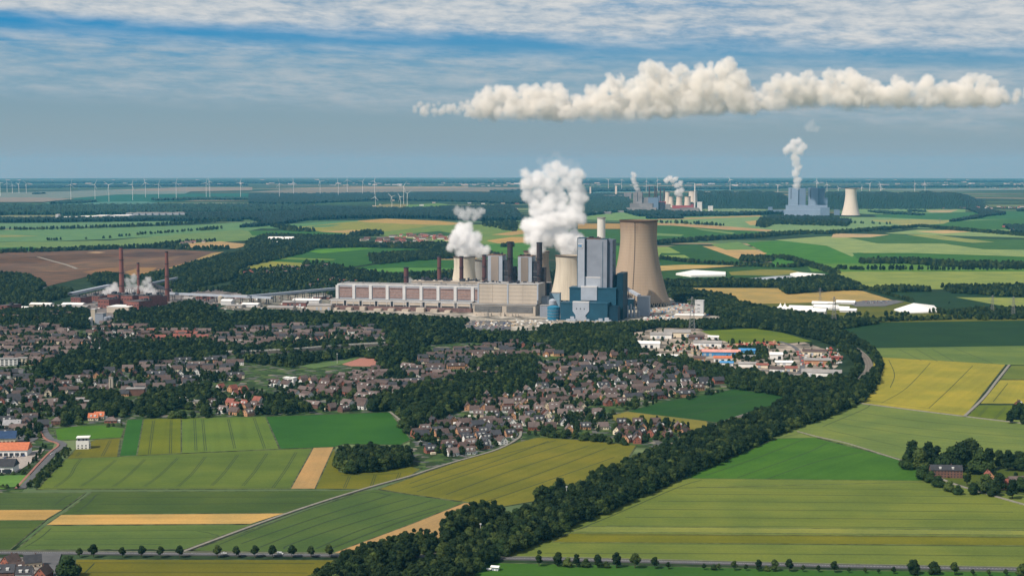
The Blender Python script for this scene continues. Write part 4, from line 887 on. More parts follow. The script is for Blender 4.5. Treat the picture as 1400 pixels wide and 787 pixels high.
# type: ridge length, depth, eaves, ridge height
TYPES = {'detached': (11.5, 9.5, 4.0, 8.6, 0), 'gabled': (12.5, 9.0, 4.4, 9.4, 0), 'long': (26, 9.5, 5.6, 9.2, 0), 'semi': (16, 10, 5.0, 9.6, 0), 'bungalow': (14, 10.5, 3.0, 6.6, 1), 'block': (30, 11, 8.5, 12.5, 0), 'villa': (11, 10.5, 5.4, 9.0, 1)}
TYPES = {k: (a*1.12, b*1.1, c*1.06, d*1.08, e) for k, (a, b, c, d, e) in TYPES.items()}
HM = {}
def house_meshes(ty):
    if ty in HM: return HM[ty]
    L, D, e, h, hip = TYPES[ty]; x, y = L/2, D/2; rx = x-(y*.9 if hip else 0)
    wl = MB(); wl.quadbox([(-x, -y), (x, -y), (x, y), (-x, y)], -.3, e)
    if not hip:
        for s in (-1, 1):
            wl.face([(s*x, -y, e), (s*x, y, e), (s*x, 0, h-.25)][::s])
    ro = MB(); o, t_ = .55, .28; sl = (h-e)/y
    ex, ez = x+(.45 if not hip else o), e-o*sl
    for s in (-1, 1):
        lo = [(-ex, s*(y+o), ez), (ex, s*(y+o), ez)]; hi = [(rx+(.45 if not hip else 0), 0, h), (-rx-(.45 if not hip else 0), 0, h)]
        i = len(ro.v); P = lo+hi; ro.v += P+[(a, b, c+t_) for a, b, c in P]
        for f in ((3, 2, 1, 0), (4, 5, 6, 7), (0, 1, 5, 4), (1, 2, 6, 5), (2, 3, 7, 6), (3, 0, 4, 7)):
            ff = f if s < 0 else f[::-1]; ro.f.append(tuple(i+q for q in ff)); ro.m.append(0)
    if hip:
        for s in (-1, 1):
            P = [(s*ex, -(y+o), ez), (s*ex, (y+o), ez), (s*rx, 0, h)]; i = len(ro.v); ro.v += P+[(a, b, c+t_) for a, b, c in P]
            for f in ((0, 1, 2), (3, 4, 5), (0, 1, 4, 3), (1, 2, 5, 4), (2, 0, 3, 5)): ro.f.append(tuple(i+q for q in (f if s < 0 else f[::-1]))); ro.m.append(0)
    parts = []                                    # (name, mb, material key)
    wins = []
    n = max(2, int(L/3.2))
    for s in (-1, 1):
        for fl in range(1 if e < 4.2 else (2 if e < 7 else 3)):
            for k in range(n):
                xx = -x+L*(k+.5)/n; z = 1.2+fl*2.7
                if z+1.2 < e: wins.append(('y', s, xx, z))
    if not hip:
        for s in (-1, 1):
            for yy in (-y*.45, y*.45): wins.append(('x', s, yy, 1.3))
            if e > 4: 
                for yy in (-y*.4, y*.4): wins.append(('x', s, yy, e-.9))
            wins.append(('x', s, 0, (e+h)/2-.4))
    def winbox(wn, mb):
        k, s, a, z = wn
        if k == 'y': mb.quadbox([(a-.6, s*y), (a+.6, s*y), (a+.6, s*(y+.06)), (a-.6, s*(y+.06))][::(1 if s > 0 else -1)], z, z+1.25)
        else: mb.quadbox([(s*x, a-.55), (s*(x+.06), a-.55), (s*(x+.06), a+.55), (s*x, a+.55)][::(1 if s > 0 else -1)], z, z+1.2)
    wm = []
    for wn in wins: mb = MB(); winbox(wn, mb); wm.append(mb.mesh('window', win_m))
    allw = MB()
    for wn in wins: winbox(wn, allw)
    ch = MB(); ch.box((x*.35, y*.25), .9, .8, h-2.2, h+1.0); ch.box((x*.35, y*.25), 1.1, 1.0, h+1.02, h+1.2)
    dr = MB(); dr.quadbox([(.9, -y-.05), (2.0, -y-.05), (2.0, -y), (.9, -y)], 0, 2.1); dr.quadbox([(.5, -y-1.2), (2.4, -y-1.2), (2.4, -y), (.5, -y)], 2.3, 2.5)
    dmL = []
    if not hip:
        dz = e+(h-e)*.25
        for xx in ((-x*.4, x*.4) if L > 12 else (-x*.2,)):
            yy = -(y-(y*.30)); dm = MB(); dmL.append(dm)
            dm.quadbox([(xx-1.1, yy-.9), (xx+1.1, yy-.9), (xx+1.1, yy+1.8), (xx-1.1, yy+1.8)], dz-.2, dz+1.5, 0)
            dm.quadbox([(xx-1.35, yy-1.1), (xx+1.35, yy-1.1), (xx+1.35, yy+1.9), (xx-1.35, yy+1.9)], dz+1.52, dz+1.75)
            dm.quadbox([(xx-.8, yy-.97), (xx+.8, yy-.97), (xx+.8, yy-.92), (xx-.8, yy-.92)], dz+.2, dz+1.3)
    gr = MB(); gr.box((x+2.0, 1.0), 3.4, 6.0, -.2, 2.6); gr.box((x+2.0, 1.0), 3.7, 6.3, 2.62, 2.85)
    HM[ty] = dict(wall=wl, roof=ro, windows=wm, allw=allw, chimney=ch.mesh('chimney', chim_m), door=dr.mesh('door', door_m), dormer=[q.mesh('dormer', trim_m) for q in dmL], garage=gr.mesh('garage', trim_m), cache={})
    return HM[ty]
HOUSES = []        # x, y, rz, type, wall, roof, label, group
STREETS = []
ESTATES = [
 # name, polygon, row angle (deg), row spacing, house spacing, jitter, types, walls, roofs, skip
 ('the old village at left', [(-40, 452), (70, 446), (120, 462), (118, 478), (60, 500), (-40, 500)], -6, 17, 13, 3, 'gabled detached semi long', 'cream white orange_brick brown_brick', 'dark_brown grey_brown dark_brown charcoal grey_brown dark_brown', .08),
 ('the supermarket quarter', [(-40, 505), (60, 518), (120, 520), (120, 560), (78, 572), (60, 600), (-40, 600)], 14, 21, 16, 4, 'semi gabled detached long', 'white brown_brick cream red_brick', 'dark_brown charcoal grey_brown charcoal', .18),
 ('the church quarter', [(110, 515), (200, 500), (300, 492), (330, 500), (330, 520), (240, 530), (196, 536), (150, 545), (118, 530)], 8, 19, 15, 3, 'gabled detached semi long', 'white orange_brick cream brown_brick', 'dark_brown grey_brown charcoal', .14),
 ('the far left estate', [(180, 452), (280, 452), (300, 470), (225, 474), (180, 468)], 4, 19, 14, 3, 'long detached gabled', 'red_brick cream brown_brick white', 'grey_brown dark_brown red_tiled', .15),
 ('the railway estate', [(282, 456), (345, 448), (440, 446), (525, 450), (528, 468), (430, 472), (300, 478)], -3, 21, 14, 4, 'long gabled detached', 'cream red_brick white brown_brick', 'grey_brown dark_brown charcoal grey_brown', .2),
 ('the hilltop grove estate', [(150, 440), (196, 446), (196, 460), (160, 462), (120, 458)], 4, 20, 15, 3, 'gabled long', 'cream white red_brick', 'grey_brown dark_brown', .25),
 ('the potato field estate', [(288, 530), (360, 538), (362, 568), (300, 570), (286, 560)], -34, 20, 12, 2, 'gabled gabled detached', 'orange_brick orange_brick brown_brick white', 'dark_brown grey_brown dark_brown red_tiled', .06),
 ('the terrace estate', [(362, 528), (440, 518), (560, 500), (560, 520), (520, 540), (494, 562), (440, 565), (400, 545)], -38, 20, 12, 2, 'long semi gabled', 'red_brick brown_brick orange_brick white', 'dark_brown grey_brown dark_brown', .06),
 ('the sports ground estate', [(440, 524), (515, 505), (562, 505), (575, 530), (540, 545), (490, 548)], 10, 20, 13, 3, 'detached gabled semi', 'red_brick white orange_brick brown_brick', 'dark_brown charcoal dark_brown grey_brown', .12),
 ('the northern town estate', [(560, 500), (595, 484), (700, 470), (762, 474), (770, 486), (700, 492), (640, 500), (600, 512), (640, 518), (600, 536), (560, 525)], 6, 20, 14, 2, 'semi detached gabled long', 'red_brick brown_brick cream orange_brick', 'dark_brown grey_brown dark_brown charcoal', .08),
 ('the central estate', [(738, 500), (790, 488), (862, 482), (920, 500), (990, 520), (940, 545), (860, 552), (800, 560), (745, 560), (705, 545), (735, 525)], 18, 20, 14, 2, 'detached gabled gabled semi long', 'red_brick orange_brick orange_brick cream white', 'dark_brown grey_brown charcoal dark_brown', .08),
 ('the middle estate', [(655, 542), (705, 538), (770, 560), (840, 566), (826, 590), (770, 592), (738, 590), (700, 590), (655, 575), (640, 560)], 4, 19, 13, 2, 'gabled gabled detached', 'orange_brick cream orange_brick red_brick white', 'dark_brown grey_brown charcoal', .08),
 ('the new barley estate', [(562, 592), (600, 575), (660, 578), (712, 590), (700, 603), (650, 618), (615, 628), (566, 612)], 24, 15.5, 11.5, 2, 'detached gabled detached semi', 'brown_brick red_brick white orange_brick', 'charcoal dark_brown charcoal grey_brown', .02),
 ('the belt side row', [(836, 578), (880, 577), (945, 586), (942, 602), (870, 606), (836, 600)], 2, 22, 13.5, 2, 'gabled gabled detached', 'brown_brick orange_brick red_brick', 'dark_brown charcoal grey_brown', .05),
]
ST_ROADS = []
ESTATES += [('the woodside estate', [(112, 462), (180, 456), (196, 474), (120, 482)], 4, 22, 15, 3, 'gabled detached', 'cream white red_brick', 'grey_brown dark_brown charcoal', .15), ('the north wood estate', [(-40, 432), (60, 428), (110, 432), (70, 440), (-40, 442)], 4, 24, 16, 3, 'gabled long', 'orange_brick cream', 'grey_brown dark_brown', .3), ('the park estate', [(600, 514), (650, 506), (700, 510), (690, 520), (640, 528), (600, 530)], 10, 26, 16, 3, 'detached gabled', 'cream red_brick', 'grey_brown dark_brown', .35)]
def gen_estates():
    for name, poly, ang, rs, hs, jit, tys, wls, rfs, skip in ESTATES:
        W_ = wpoly(poly); P2 = [(p.x, p.y) for p in W_]; a = R(ang); co, si = math.cos(a), math.sin(a)
        cx = sum(p[0] for p in P2)/len(P2); cy_ = sum(p[1] for p in P2)/len(P2)
        uv = [((x-cx)*co+(y-cy_)*si, -(x-cx)*si+(y-cy_)*co) for x, y in P2]
        u0, u1 = min(q[0] for q in uv), max(q[0] for q in uv); v0, v1 = min(q[1] for q in uv), max(q[1] for q in uv)
        tys, wls, rfs = tys.split(), [q.replace('_', ' ') for q in wls.split()], [q.replace('_', ' ') for q in rfs.split()]
        # rows in pairs: house row, street, house row, gardens
        v = v0+6; rows = []; k = 0
        while v < v1:
            rows.append(v); v += rs*1.15 if k % 2 == 0 else rs*1.8; k += 1
        ri = 0
        for k, v in enumerate(rows):
            ty0 = random.choice(tys); wl0 = random.choice(wls); rf0 = random.choice(rfs); u = u0+random.uniform(0, hs); cells = []
            while u < u1:
                if random.random() < .35: ty0 = random.choice(tys); wl0 = random.choice(wls); rf0 = random.choice(rfs)
                L = TYPES[ty0][0]; step = max(hs*1.3, L+8)
                x, y = cx+u*co-v*si, cy_+u*si+v*co
                if in_poly(x, y, P2) and random.random() > skip and mnoise.noise(Vector((x/75, y/75, 3.0))) < .32:
                    jx, jy = random.uniform(-1, 1)*jit*.4, random.uniform(-1, 1)*jit
                    turn = math.pi/2 if ty0 == 'gabled' and random.random() < .75 else 0
                    wl = wl0 if random.random() < .72 else random.choice(wls); rf = rf0 if random.random() < .78 else random.choice(rfs)
                    cells.append([x+jx*co-jy*si, y+jx*si+jy*co, a+turn+R(random.uniform(-4, 4)), ty0, wl, rf])
                u += step*random.uniform(.95, 1.15)
            if len(cells) < 1: continue
            cells.sort(key=lambda c: c[0]/c[1])
            for j, c in enumerate(cells):
                HOUSES.append(c+[name, ri, j])
            ri += 1
            if k % 2 == 0 and k+1 < len(rows) and len(cells) > 2:
                vm = v+rs*.52; us = [u0+(u1-u0)*i/40 for i in range(41)]
                seg = [(cx+uu*co-vm*si, cy_+uu*si+vm*co) for uu in us if in_poly(cx+uu*co-vm*si, cy_+uu*si+vm*co, P2)]
                if len(seg) > 3: ST_ROADS.append([Vector((x, y, 0)) for x, y in seg])
gen_estates()
for P in ST_ROADS:
    mb = ribbon_mesh(P, 6.0, .45); tag(mb.build('residential_street', road_m), kind='structure')
cnt = {}
for h in HOUSES: cnt[h[3]] = cnt.get(h[3], 0)+1
print('houses', len(HOUSES))
HOUSES.sort(key=lambda h: math.hypot(h[0], h[1])/(TYPES[h[3]][0]*TYPES[h[3]][3])**.25)
def art(w_): return w_
KIND = {'detached': 'house', 'gabled': 'gable house', 'long': 'terrace', 'semi': 'double house', 'bungalow': 'bungalow', 'block': 'apartment block', 'villa': 'villa'}
def build_house(x, y, rz, ty, wl, rf, label, group, detail=2, name='house', cat='house'):
    M = house_meshes(ty); c = M['cache']
    kw, kr = ('w', wl), ('r', rf)
    if kw not in c: c[kw] = M['wall'].mesh('wall', WALLS[wl])
    if kr not in c: c[kr] = M['roof'].mesh('roof', ROOFS[rf])
    z = gz(x, y)+.12
    o = empty(name, (x, y, z), label, cat, group, rz)
    link('wall', c[kw], o); r = link('roof', c[kr], o); link('chimney', M['chimney'], r)
    if detail > 1:
        for wmesh in M['windows']: link('window', wmesh, o)
        link('door', M['door'], o)
    else:
        if 'aw' not in c: c['aw'] = M['allw'].mesh('windows', win_m)
        link('window_row', c['aw'], o)['kind'] = 'stuff'
    if M['dormer'] and random.random() < .5:
        for q in M['dormer']: link('dormer', q, r)
    if random.random() < .45 and ty not in ('long', 'block'): link('garage', M['garage'], o)
    return o
NEAR = 290
def short(nm): return nm
for i, (x, y, rz, ty, wl, rf, est, row, j) in enumerate(HOUSES[:NEAR]):
    lab = '%s %s with %s roof, %s from left, %s row, %s' % (wl, 'house', rf, ordn(j), ordn(row), est.replace('the ', '', 1))
    lab = lab.replace(' house with', ' '+KIND[ty].split()[-1]+' with')
    build_house(x, y, rz, ty, wl, rf, lab, 'houses of the town', 2 if i < 70 else 1)
def far_houses(rest):
    mats_ = list(WALLS.values())+list(ROOFS.values())+[win_m, chim_m]; keys = list(WALLS.keys())+list(ROOFS.keys())
    V, Fc, Mi = [], [], []
    for x, y, rz, ty, wl, rf, *_ in rest:
        M = house_meshes(ty); co, si = math.cos(rz), math.sin(rz); z = gz(x, y)+.12
        for mb, mi in ((M['wall'], keys.index(wl)), (M['roof'], keys.index(rf)), (M['allw'], len(keys))):
            i = len(V); V += [(x+a*co-b*si, y+a*si+b*co, z+c) for a, b, c in mb.v]; Fc += [tuple(i+q for q in f) for f in mb.f]; Mi += [mi]*len(mb.f)
    for x, y, rz, *_ in rest+HOUSES[:NEAR]:
        if random.random() < .55:
            mb = MB(); d = random.uniform(8, 13); a = rz+random.choice([0, 1.57, 3.14, 4.7]); mb.box((x+d*math.cos(a), y+d*math.sin(a)), random.uniform(3, 6), random.uniform(2.5, 4), gz(x, y), gz(x, y)+random.uniform(1.8, 3), rz)
            i = len(V); V += mb.v; Fc += [tuple(i+q for q in f) for f in mb.f]; Mi += [random.choice([3, 4, 11, 5])]*len(mb.f)
    me = bpy.data.meshes.new('distant_houses'); me.from_pydata(V, [], Fc)
    for m_ in mats_: me.materials.append(m_)
    me.polygons.foreach_set('material_index', Mi); me.update()
    tag(link('distant_houses', me), 'smaller houses of the town too far off to single out', 'houses', kind='stuff')
REST = HOUSES[NEAR:]
# far village behind the turbine hall and hamlets on the plain
for poly, n in (([(490, 326), (560, 321), (640, 322), (640, 333), (560, 334), (500, 332)], 90), ([(420, 386), (475, 382), (520, 388), (470, 398), (420, 394)], 22), ([(560, 392), (620, 388), (640, 392), (560, 398)], 10), ([(1290, 283), (1400, 282), (1400, 285.5), (1290, 286)], 26), ([(1370, 311), (1420, 309), (1420, 318), (1380, 317)], 18), ([(1056, 288), (1080, 287), (1080, 291), (1056, 291)], 6), ([(245, 333), (275, 330), (280, 332), (250, 335)], 9), ([(330, 372), (400, 366), (450, 364), (440, 372), (340, 380)], 30), ([(640, 424), (700, 428), (700, 440), (640, 436)], 0), ([(1300, 256.5), (1400, 256), (1400, 259), (1300, 259)], 16), ([(900, 252), (1100, 250), (1100, 254), (900, 255)], 14)):
    W_ = wpoly(poly); P2 = [(p.x, p.y) for p in W_]; lo = [min(p[i] for p in P2) for i in (0, 1)]; hi = [max(p[i] for p in P2) for i in (0, 1)]; k = 0; g_ = 0
    while k < n and g_ < 5000:
        g_ += 1; x, y = random.uniform(lo[0], hi[0]), random.uniform(lo[1], hi[1])
        if in_poly(x, y, P2):
            k += 1; REST.append([x, y, random.uniform(-.4, .4), random.choice(['gabled', 'detached', 'long']), random.choice(['white', 'cream', 'red brick']), random.choice(['dark brown', 'red tiled', 'grey brown'])])
far_houses(REST)
AVOID = [(h[0], h[1], 4.2+TYPES[h[3]][0]*.2) for h in HOUSES+REST[len(HOUSES)-NEAR:]]
# --- foreground buildings at the left edge and single large ones
def flat_white():
    b = B(104, 121.5, 597.5, 614, 13, R(8)); r = b.root('apartment_house', 'white three storey flat roofed house standing alone by the barley field', 'house')
    h = b.h; w_ = b.w; wm = WALLS['white']
    b.part('wall', r, wm, (0, w_, 0, 13, 0, h*.66)); b.part('penthouse', r, mat('penthouse_grey', (.32, .34, .38)), (1.2, w_-1.0, 1.5, 12, h*.66+.05, h*.93)); b.part('roof', r, roof_white, (.2, w_+.8, 0, 13, h*.93+.03, h))
    b.part('parapet', r, wm, (0, w_, 0, .3, h*.66+.03, h*.73)); 
    for fl in (1.0, 3.9):
        for a in (.12, .42, .72): b.part('window', r, win_m, (w_*a, w_*a+1.6, -.12, -.02, fl, fl+1.4))
    for a in (.15, .5, .75): b.part('window', r, win_m, (w_*a, w_*a+2, 1.38, 1.48, h*.7, h*.88))
    for k in range(3): b.part('balcony', r, trim_m, (w_+.05, w_+1.6, 3+k*0, 9, .2+k*2.6, .5+k*2.6+.6))
    for fl in (1.0, 3.9):
        for bb in (2, 5.5, 9): b.part('window', r, win_m, (w_+.02, w_+.12, bb, bb+1.8, fl, fl+1.5))
flat_white()
def shop(x0, x1, yt, yb, depth, yaw, label, wallm, roofm, name='supermarket', he=.55):
    b, r = hall(x0, x1, yt, yb, depth, label, wallm, roofm, R(yaw), name=name, pitch=1-he, cat=name.replace('_', ' '))
    for k in range(6): b.part('shop_window', r, win_m, (b.w*(.08+.15*k), b.w*(.18+.15*k), -.4, -.1, .5, b.h*he*.6))
    return b, r
shop(-14, 37, 608, 624, 24, 4, 'long supermarket with orange tiled roof facing the car park', WALLS['white'], ROOFS['orange tiled'])
b, r = shop(-16, 21, 592, 608, 22, 10, 'shop with blue grey solar roof behind the orange roofed supermarket', WALLS['cream'], mat('solar_roof', (.03, .06, .13), rough=.25, spec=.6), name='shop')
shop(-14, 18, 630, 647, 20, 0, 'low shop with charcoal roof in front of the orange roofed supermarket', WALLS['white'], ROOFS['charcoal'], name='shop')
shop(4, 27, 575, 588, 14, 6, 'pale low hall behind the solar roofed shop', WALLS['cream'], ROOFS['pale grey'], name='shop')
def gp(px, py): p = at(px, py)[0]; return p.x, p.y
def one(px, py, rz, ty, wl, rf, lab, det=2, name='house', cat='house'):
    x, y = gp(px, py); AVOID.append((x, y, 10)); return build_house(x, y, R(rz), ty, wl, rf, lab, None, det, name, cat)
one(15, 774, 62, 'gabled', 'red brick', 'dark brown', 'red brick gable house in the bottom left corner with solar panels')
one(45, 774, 20, 'gabled', 'cream', 'charcoal', 'cream house with charcoal roof beside the road fork at bottom left')
one(60, 790, 80, 'gabled', 'red brick', 'dark brown', 'red brick gable house below the road fork'); one(22, 783, 30, 'detached', 'cream', 'dark brown', 'small cream house between the two bottom left gable houses')
one(6, 788, 5, 'semi', 'brown brick', 'charcoal', 'dark roofed double house cut off by the bottom left edge')
one(34, 789, 5, 'detached', 'white', 'charcoal', 'low white house with a dark roof below the cream house')
one(71, 565, 96, 'gabled', 'white', 'charcoal', 'bright white gable house at the edge of the supermarket quarter')
one(78, 580, 0, 'villa', 'brown brick', 'grey brown', 'square brown house beside the bright green meadow')
one(36, 580, 5, 'villa', 'brown brick', 'dark brown', 'dark house with many dormers behind the car park')
one(152, 577, 5, 'bungalow', 'red brick', 'grey brown', 'low red brick bungalow behind the bright green meadow')
one(128, 574, 5, 'detached', 'cream', 'orange tiled', 'cream house with orange roof beside the low red brick bungalow')
one(136, 572, 4, 'detached', 'cream', 'orange tiled', 'second cream house with orange roof behind the bright green meadow')
for k_, (px_, py_, wl_, rf_) in enumerate(((846, 593, 'cream', 'dark brown'), (861, 594, 'brown brick', 'dark brown'), (876, 595, 'brown brick', 'charcoal'), (892, 596, 'red brick', 'dark brown'), (858, 604, 'orange brick', 'dark brown'), (912, 597, 'brown brick', 'grey brown'), (935, 596, 'orange brick', 'dark brown'))): one(px_, py_, 60, 'gabled', wl_, rf_, '%s gable house facing the olive barley field, %s from the left beside the belt' % (wl_, ordn(k_)))
simple('school_building', 222, 272, 548, 558, 16, WALLS['cream'], 'long flat white school building behind the trees at the field edge', 'school', roof_grey, yaw=R(6), bands=2)
simple('school_wing', 239, 262, 543, 552, 12, WALLS['white'], 'upper white wing of the flat roofed school', 'school', roof_white, yaw=R(6), bands=1)
simple('flat_house', 101, 114, 545, 556, 12, WALLS['cream'], 'flat roofed beige house among the trees beside the brick houses', 'house', roof_grey, yaw=R(4), bands=2)
simple('flat_house', 112, 123, 548, 558, 12, WALLS['brown brick'], 'flat roofed brown house joined to the beige flat roofed house', 'house', roof_grey, yaw=R(4), bands=2)
simple('apartment_slab', -12, 24, 490, 500, 14, WALLS['white'], 'long white apartment slab with window rows at the left edge', 'apartment block', roof_grey, yaw=R(6), bands=3)
simple('apartment_slab', 24, 36, 489, 499, 14, WALLS['cream'], 'grey banded apartment block right of the white slab', 'apartment block', roof_grey, yaw=R(6), bands=3)
simple('white_block', 387, 401, 516, 525, 12, WALLS['white'], 'white cube shaped apartment block among the dark roofed terraces', 'apartment block', roof_white, yaw=R(-20), bands=2)
simple('school_hall', 120, 146, 476, 484, 14, WALLS['cream'], 'angular cream building with flat roofs in the left woods', 'hall', roof_white, yaw=R(12), bands=1)
# church tower: pale slender slab
def church():
    b = B(149.0, 154.2, 515, 541.5, 5, R(0)); r = b.root('church_tower', 'slender pale concrete church tower rising between dark roofed houses', 'church tower')
    b.part('shaft', r, concrete, (0, b.w, 0, 5, 0, b.h*.97)); b.part('slit', r, win_m, (b.w*.42, b.w*.58, -.2, -.02, b.h*.1, b.h*.9)); b.part('cap', r, roof_grey, (-.3, b.w+.3, -.3, 5.3, b.h*.97+.03, b.h)); b.part('cross', r, darkgrey, (b.w*.47, b.w*.53, 2.4, 2.7, b.h, b.h+3), (b.w*.3, b.w*.7, 2.4, 2.7, b.h+1.8, b.h+2.1))
    AVOID.append((b.P(b.w/2, 2)[0], b.P(b.w/2, 2)[1], 12))
    simple('church_nave', 172, 197, 531, 541, 16, WALLS['brown brick'], 'low brick church hall with a flat cream roof beside the street', 'church hall', roof_grey, yaw=R(5))
church()
# --- industrial estate at the right
slab('estate_yard', [(846, 458), (900, 448), (958, 449), (985, 466), (1060, 470), (1100, 468), (1130, 478), (1146, 500), (1118, 520), (1080, 518), (1010, 508), (940, 494), (880, 478)], .5, mat('estate_yard_ground', (.15, .15, .11), var=.5, scale=.03, col2=(.30, .25, .20)))
est = [
 (908, 944, 451.5, 461, 22, 'wall_cream', 'grey', 'large hall with grey metal roof at the back of the trading estate'),
 (889, 918, 455, 463, 18, 'wall_white', 'grey', 'grey roofed workshop left of the large grey hall'),
 (872, 902, 467, 476, 16, 'wall_white', 'white', 'white flat hall at the left end of the trading estate'),
 (896, 926, 485, 492, 12, 'wall_white', 'white', 'low white workshop with a row of vans before it'),
 (948, 986, 466, 474, 14, 'wall_white', 'grey', 'pale workshop with grey roof behind the salmon roofed hall'),
 (960, 1012, 478.5, 487, 16, 'blue', 'salmon', 'long blue hall with striped salmon roof'),
 (1010, 1032, 477, 483.5, 14, 'blue', 'bluer', 'blue roofed hall at the right end of the salmon roofed hall'),
 (976, 1000, 487, 495, 12, 'wall_white', 'orange', 'white house with orange roof in front of the blue hall'),
 (984, 1002, 494, 500, 10, 'wall_white', 'bluer', 'small hall with bright blue roof in the trading estate'),
 (948, 964, 487, 495, 10, 'wall_orange_brick', 'brown', 'brick workshop with brown roof in the trading estate'),
 (1053, 1070, 482, 491, 12, 'wall_white', 'white', 'white gabled workshop near the estate road'),
 (1060, 1084, 493.5, 499, 12, 'wall_white', 'white', 'flat white hall beside the estate road'),
 (1052, 1072, 502, 509, 10, 'wall_white', 'brown', 'white house with brown roof beside the estate road'),
 (1074, 1090, 501, 508, 10, 'wall_cream', 'red', 'red roofed shed next to the estate road'),
 (1100, 1136, 490, 498, 12, 'wall_orange_brick', 'grey', 'beige storage hall right of the estate road'),
 (1098, 1130, 478, 486, 12, 'wall_cream', 'brown', 'brown roofed shed right of the estate road'),
 (1096, 1150, 506, 516, 18, 'wall_white', 'grey', 'large grey hall at the estate road junction'),
 (1078, 1106, 513, 519, 12, 'wall_white', 'grey', 'long low grey shed beside the railway belt'),
 (1010, 1034, 495, 502, 10, 'wall_white', 'grey', 'pale workshop behind the parked lorries'),
 (1014, 1036, 486, 491, 12, 'wall_white', 'grey', 'low grey workshop beside the garden trees'),
 (1034, 1050, 497, 503, 10, 'wall_cream', 'red', 'small shed with red roof in the trading estate'),
 (968, 982, 459, 464, 10, 'wall_white', 'white', 'small white office hall beside the green field'),
 (942, 962, 458, 464, 12, 'wall_brown_brick', 'brown', 'dark roofed sheds left of the small white office hall'),
 (1136, 1152, 487, 491, 10, 'wall_red_brick', 'red', 'dark red roofed shed at the railway side'),
]
rmap = {'grey': roof_grey, 'white': roof_white, 'salmon': salmon_roof, 'bluer': blue_m, 'orange': ROOFS['orange tiled'], 'brown': ROOFS['dark brown'], 'red': ROOFS['red tiled']}
for x0, x1, yt, yb, d, wk, rk, lab in est:
    b, r = hall(x0, x1, yt, yb, d, lab, blue_m if wk == 'blue' else MATS[wk], rmap[rk], yaw=R(random.choice([-6, -10, -14])), name='workshop_hall', cat='workshop', pitch=.3)
    AVOID.append((*b.P(b.w/2, d/2), b.w*.45))
    if rk == 'salmon':
        for k in range(7): b.part('roof_stripe', r, roof_white, (b.w*(.06+k*.135), b.w*(.075+k*.135), -.5, .4, b.h*.7, b.h*.76))
# red building material stacks
crate_m = mat('stacked_red_goods', (.40, .09, .07), var=.3, scale=.2); crate2 = mat('stacked_tan_goods', (.5, .38, .24), var=.3, scale=.2)
def pile(poly, n, m, label, name, cat):
    W_ = wpoly(poly); P2 = [(p.x, p.y) for p in W_]; lo = [min(p[i] for p in P2) for i in (0, 1)]; hi = [max(p[i] for p in P2) for i in (0, 1)]; k = 0; mb = MB(); g_ = 0
    while k < n and g_ < 20000:
        g_ += 1; x, y = random.uniform(lo[0], hi[0]), random.uniform(lo[1], hi[1])
        if in_poly(x, y, P2): k += 1; mb.box((x, y), random.uniform(2, 7), random.uniform(2, 5), gz(x, y)+.5, gz(x, y)+random.uniform(1.5, 4.0), R(random.choice([-10, 80])), random.randrange(len(m)))
    me = mb.mesh(name, m); tag(link(name, me), label, cat, kind='stuff')
pile([(1010, 470), (1060, 467), (1066, 472), (1015, 476), (985, 474)], 150, [crate_m, crate_m, crate2], 'rows of red building materials stacked beside the green field', 'stacked_goods', 'stacked goods')
pile([(918, 474), (990, 468), (985, 480), (930, 486)], 110, [crate_m, crate2, white_clad], 'mixed stacked goods and skips between the estate workshops', 'yard_goods', 'stacked goods')
pile([(1090, 480), (1146, 476), (1150, 496), (1120, 504), (1094, 500)], 160, [crate_m, crate2, white_clad, roof_grey], 'crates and pallets in the yard beside the railway curve', 'yard_goods', 'stacked goods')
pile([(895, 418), (945, 414), (980, 430), (930, 440), (880, 438)], 240, [white_clad, crate2, roof_grey, blue_m, crate_m], 'containers and site huts in the yard below the tan tower', 'site_huts', 'site huts')
pile([(620, 440), (740, 438), (830, 440), (820, 446), (650, 447)], 200, [panel_beige, roof_white, roof_grey, crate2], 'low huts and stored pipes in front of the power station', 'stored_pipes', 'stored goods')
pile([(880, 432), (960, 434), (955, 441), (880, 442)], 60, [white_clad, roof_white, crate2], 'white sheds and stores beside the long white hall', 'stored_sheds', 'stored goods')
pile([(250, 402), (440, 408), (450, 425), (300, 424)], 150, [panel_beige, roof_grey, brick_m, roof_white], 'low huts and plant between the brick works and turbine hall', 'stored_plant', 'stored goods')
pile([(120, 408), (230, 404), (235, 420), (130, 424)], 130, [darkgrey, roof_grey, brick_m, roof_white], 'pipework and low sheds around the brick works', 'works_pipework', 'stored goods')
pile([(310, 372), (440, 364), (455, 372), (330, 382)], 70, [panel_beige, white_clad, brick_m], 'scattered sheds along the edge of the old opencast', 'scattered_sheds', 'sheds')
def specks(poly, n, lo, hi, hh, m, label, name):
    k = 0; mb = MB(); xs = [p[0] for p in poly]; ys = [p[1] for p in poly]
    while k < n:
        px, py = random.uniform(min(xs), max(xs)), random.uniform(min(ys), max(ys))
        if in_poly(px, py, poly): p = at(px, py)[0]; w_ = random.uniform(lo, hi); mb.box((p.x, p.y), w_, w_*.8, p.z, p.z+random.uniform(*hh), random.uniform(-.4, .4), random.randrange(len(m))); k += 1
    tag(link(name, mb.mesh(name, m)), label, 'buildings', kind='stuff')
specks([(-20, 246.5), (700, 246), (1420, 246), (1420, 254), (900, 256), (300, 253), (-20, 252)], 300, 30, 120, (8, 22), [white_clad, panel_beige, roof_grey, roof_grey], 'pale specks of far villages near the horizon', 'far_village_buildings')
specks([(300, 284), (700, 268), (860, 272), (860, 290), (640, 300), (380, 298)], 60, 14, 36, (6, 12), [white_clad, panel_beige, ROOFS['red tiled']], 'pale farm buildings scattered in the far woods', 'far_farm_buildings')
